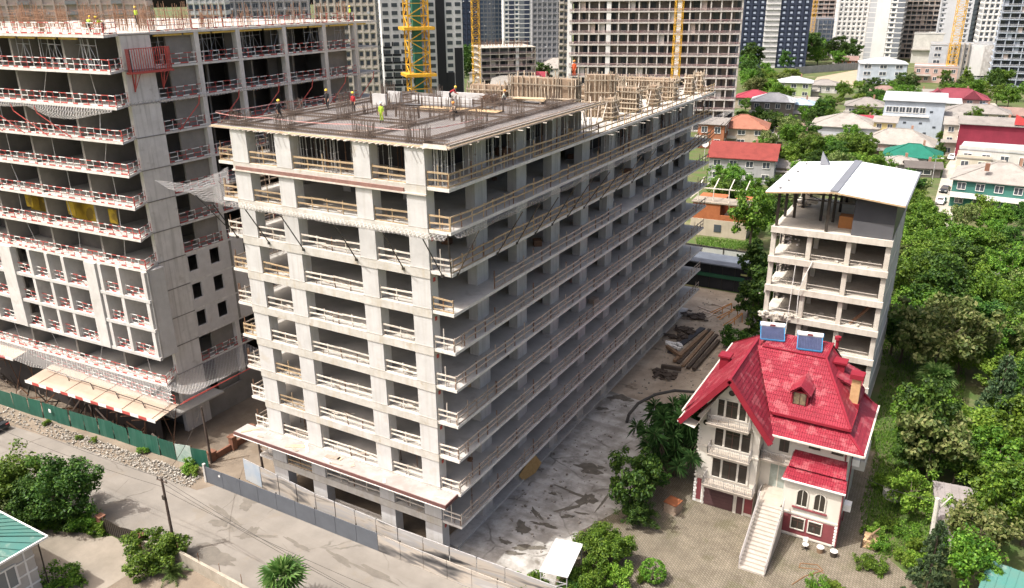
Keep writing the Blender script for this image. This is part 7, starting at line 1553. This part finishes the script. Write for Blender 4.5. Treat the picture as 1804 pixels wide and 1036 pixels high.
# gardens: scattered individuals, one shared label per garden block
blocked = []
for o in list(col.objects):
    if o.parent is None and o.get('category') in ('house', 'building', 'tower block', 'shed', 'wall', 'fence', 'car', 'crane'):
        r_ = 0
        for c in o.children:
            if c.type == 'MESH':
                for v in c.bound_box: r_ = max(r_, math.hypot(v[0]+c.location.x, v[1]+c.location.y)) if False else r_
        blocked.append(o)
def rects():
    out = []
    for o in blocked:
        M = Matrix.Rotation(-o.rotation_euler.z, 2); xs, ys = [], []
        for c in o.children:
            if c.type == 'MESH':
                for v in c.bound_box: xs.append(c.location.x+v[0]*c.scale.x); ys.append(c.location.y+v[1]*c.scale.y)
        if xs: out.append((o.location.x, o.location.y, o.rotation_euler.z, min(xs), max(xs), min(ys), max(ys)))
    return out
RECTS = rects()
LANEP = [G(1650, 420), G(1660, 350), G(1680, 300), G(1700, 262)]
SAND = G(1475, 140)
def free(x, y, m):
    for ox, oy, rz, a, b, c, d in RECTS:
        dx, dy = x-ox, y-oy; u = dx*math.cos(rz)+dy*math.sin(rz); v = -dx*math.sin(rz)+dy*math.cos(rz)
        if a-m < u < b+m and c-m-1.5 < v < d+m: return False
    for p, q in zip(LANEP[:-1], LANEP[1:]):
        t = max(0, min(1, ((x-p.x)*(q.x-p.x)+(y-p.y)*(q.y-p.y))/((q-p).xy.length_squared))); c = p.lerp(q, t)
        if math.hypot(x-c.x, y-c.y) < 3.4+m*.5: return False
    if math.hypot(x-SAND.x, y-SAND.y) < 38 and y > SAND.y-14: return False
    return True
KINDS_ = ['green0', 'green1', 'green2', 'dark0', 'dark1', 'lime0', 'lime1', 'dark2', 'olive1', 'green0', 'lime2']
def garden(poly_px, n, smin, smax, label, group, gap=.62, kinds=KINDS_, cat='tree', seed=1):
    r = random.Random(seed); P = [G(*p) for p in poly_px]; xs = [p.x for p in P]; ys = [p.y for p in P]; k = 0; tries = 0
    def inside(x, y):
        c = False; j = len(P)-1
        for i in range(len(P)):
            if (P[i].y > y) != (P[j].y > y) and x < (P[j].x-P[i].x)*(y-P[i].y)/(P[j].y-P[i].y)+P[i].x: c = not c
            j = i
        return c
    while k < n and tries < n*60:
        tries += 1; x, y = r.uniform(min(xs), max(xs)), r.uniform(min(ys), max(ys)); s = r.uniform(smin, smax)
        if not inside(x, y) or not free(x, y, 1.2*s): continue
        if any(math.hypot(x-a, y-b) < gap*3*(s+c)*.5 for a, b, c in trees_at): continue
        kd_ = r.choice(kinds); tree(kd_, x, y, s, label.replace('leafy tree', {'d': 'dark', 'g': 'green', 'l': 'lime', 'o': 'olive'}[kd_[0]]+' leafy tree'), group=group, cat=cat); k += 1
garden(((1545,700), (1545,480), (1640,430), (1804,490), (1830,760), (1804,1000), (1700,1000), (1690,900), (1580,800)), 66, 0.55, 1.0, 'leafy tree filling the gaps of the dense garden right of the villa', 'trees in the dense garden right of the villa', .42, seed=2)
garden(((1560,480), (1590,370), (1640,330), (1655,400), (1640,440)), 12, 0.6, 0.95, 'leafy tree between the white pitched roof and the lane', 'trees between the white roof and the lane', .6, seed=3)
garden(((1670,470), (1690,380), (1804,390), (1830,480)), 10, 0.5, 0.85, 'leafy tree in front of the teal house beyond the lane', 'trees in front of the teal house', .62, seed=4)
garden(((1245,440), (1262,330), (1400,300), (1420,420), (1370,430)), 14, 0.6, 1.0, 'leafy tree between the frame building and the narrow building', 'trees behind the open penthouse', .6, seed=5)
garden(((1335,330), (1340,250), (1420,215), (1560,290), (1560,320), (1420,330)), 46, 0.65, 1.05, 'leafy tree in the thicket between orange-red roof and beige hip roof', 'trees of the thicket behind the white roof', .52, seed=6)
garden(((1300,250), (1310,190), (1430,205), (1560,180), (1560,235), (1430,240)), 26, 0.6, 1.0, 'leafy tree among the middle houses around the dark brick house', 'trees among the middle houses', .58, seed=7)
garden(((1420,205), (1480,165), (1600,160), (1600,200), (1500,200)), 22, 0.65, 1.1, 'leafy tree in the row between the bungalow and the blue building', 'trees in the row behind the blue building', .55, seed=8)
garden(((1560,200), (1590,140), (1830,150), (1830,210), (1700,240)), 30, 0.8, 1.3, 'leafy tree of the belt around the maroon many-gabled house', 'trees around the maroon house', .5, seed=9)
garden(((1296,190), (1300,125), (1400,130), (1380,180)), 20, 1.0, 1.6, 'leafy tree of the green slope right of the concrete frame tower', 'trees right of the concrete frame tower', .5, seed=10)
garden(((1300,128), (1330,98), (1540,92), (1540,120), (1410,128)), 18, 1.4, 2.2, 'leafy tree of the belt in front of the navy tower', 'trees in front of the navy tower', .5, ['dark0', 'dark1', 'green0', 'dark2', 'green1'], seed=11)
garden(((1540,120), (1545,75), (1830,80), (1830,130)), 10, 1.0, 1.7, 'dark tree at the foot of the far right towers', 'trees at the foot of the far right towers', .6, ['dark0', 'dark1', 'green0', 'dark2'], seed=12)
garden(((812,150), (818,125), (846,125), (850,150)), 4, 1.6, 2.2, 'dark tree between the chequered tower and the thin crane', 'trees by the chequered tower', .5, ['dark0', 'dark1'], seed=13)
garden(((940,150), (950,125), (1003,120), (1003,140)), 4, 1.2, 1.6, 'dark tree left of the huge concrete frame', 'trees left of the concrete frame', .6, ['dark0', 'green1'], seed=14)
garden(((1640,300), (1655,250), (1680,250), (1660,310)), 4, 0.5, 0.8, 'leafy tree on the blue building side of the lane', 'trees beside the lane', .6, seed=15)
for i in range(14):
    P = G(1560+rnd.uniform(-35,60), 900+rnd.uniform(-60,110))
    if P.x > 29.8 and free(P.x, P.y, .3): tree(rnd.choice(('shrub0', 'shrub1')), P.x, P.y, rnd.uniform(.5,.9), 'low shrub on the lawn strip right of the villa', name='shrub', cat='shrub', group='shrubs on the lawn right of the villa')
# grass on the lawn strips and wild plots
mb = MB(); r = random.Random(3)
def tufts(poly, n, h):
    P = [G(*p) for p in poly]; xs = [p.x for p in P]; ys = [p.y for p in P]; k = 0
    while k < n:
        x, y = r.uniform(min(xs), max(xs)), r.uniform(min(ys), max(ys)); c = False; j = len(P)-1
        for i in range(len(P)):
            if (P[i].y > y) != (P[j].y > y) and x < (P[j].x-P[i].x)*(y-P[i].y)/(P[j].y-P[i].y)+P[i].x: c = not c
            j = i
        k += 1
        if not c or not free(x, y, 0): continue
        for q in range(3):
            a = r.uniform(0, 6.28); d = Vector((math.cos(a), math.sin(a), 0)); s = d.cross(Vector((0,0,1)))*.04; l = h*r.uniform(.5, 1.3); o = Vector((x, y, -.02)); mb.add([o-s, o+s, o+d*l*.6+Vector((0,0,l))], [(0,1,2)])
tufts(((1500,800), (1530,760), (1640,760), (1680,1000), (1540,980), (1520,930)), 9000, .28); tufts(((1540,780), (1545,600), (1700,600), (1700,780)), 7000, .35); tufts(((1230,440), (1225,420), (1330,410), (1345,440)), 5000, .5); tufts(((30,930), (30,900), (140,895), (195,945), (150,940)), 4000, .25)
tufts(((1400,330), (1400,300), (1560,300), (1560,330)), 2500, .6)
mb.obj('grass', leafmat('grass_blade', [(.05,.12,.012), (.10,.20,.02), (.17,.27,.04)], .3, 0), None, kind='stuff')
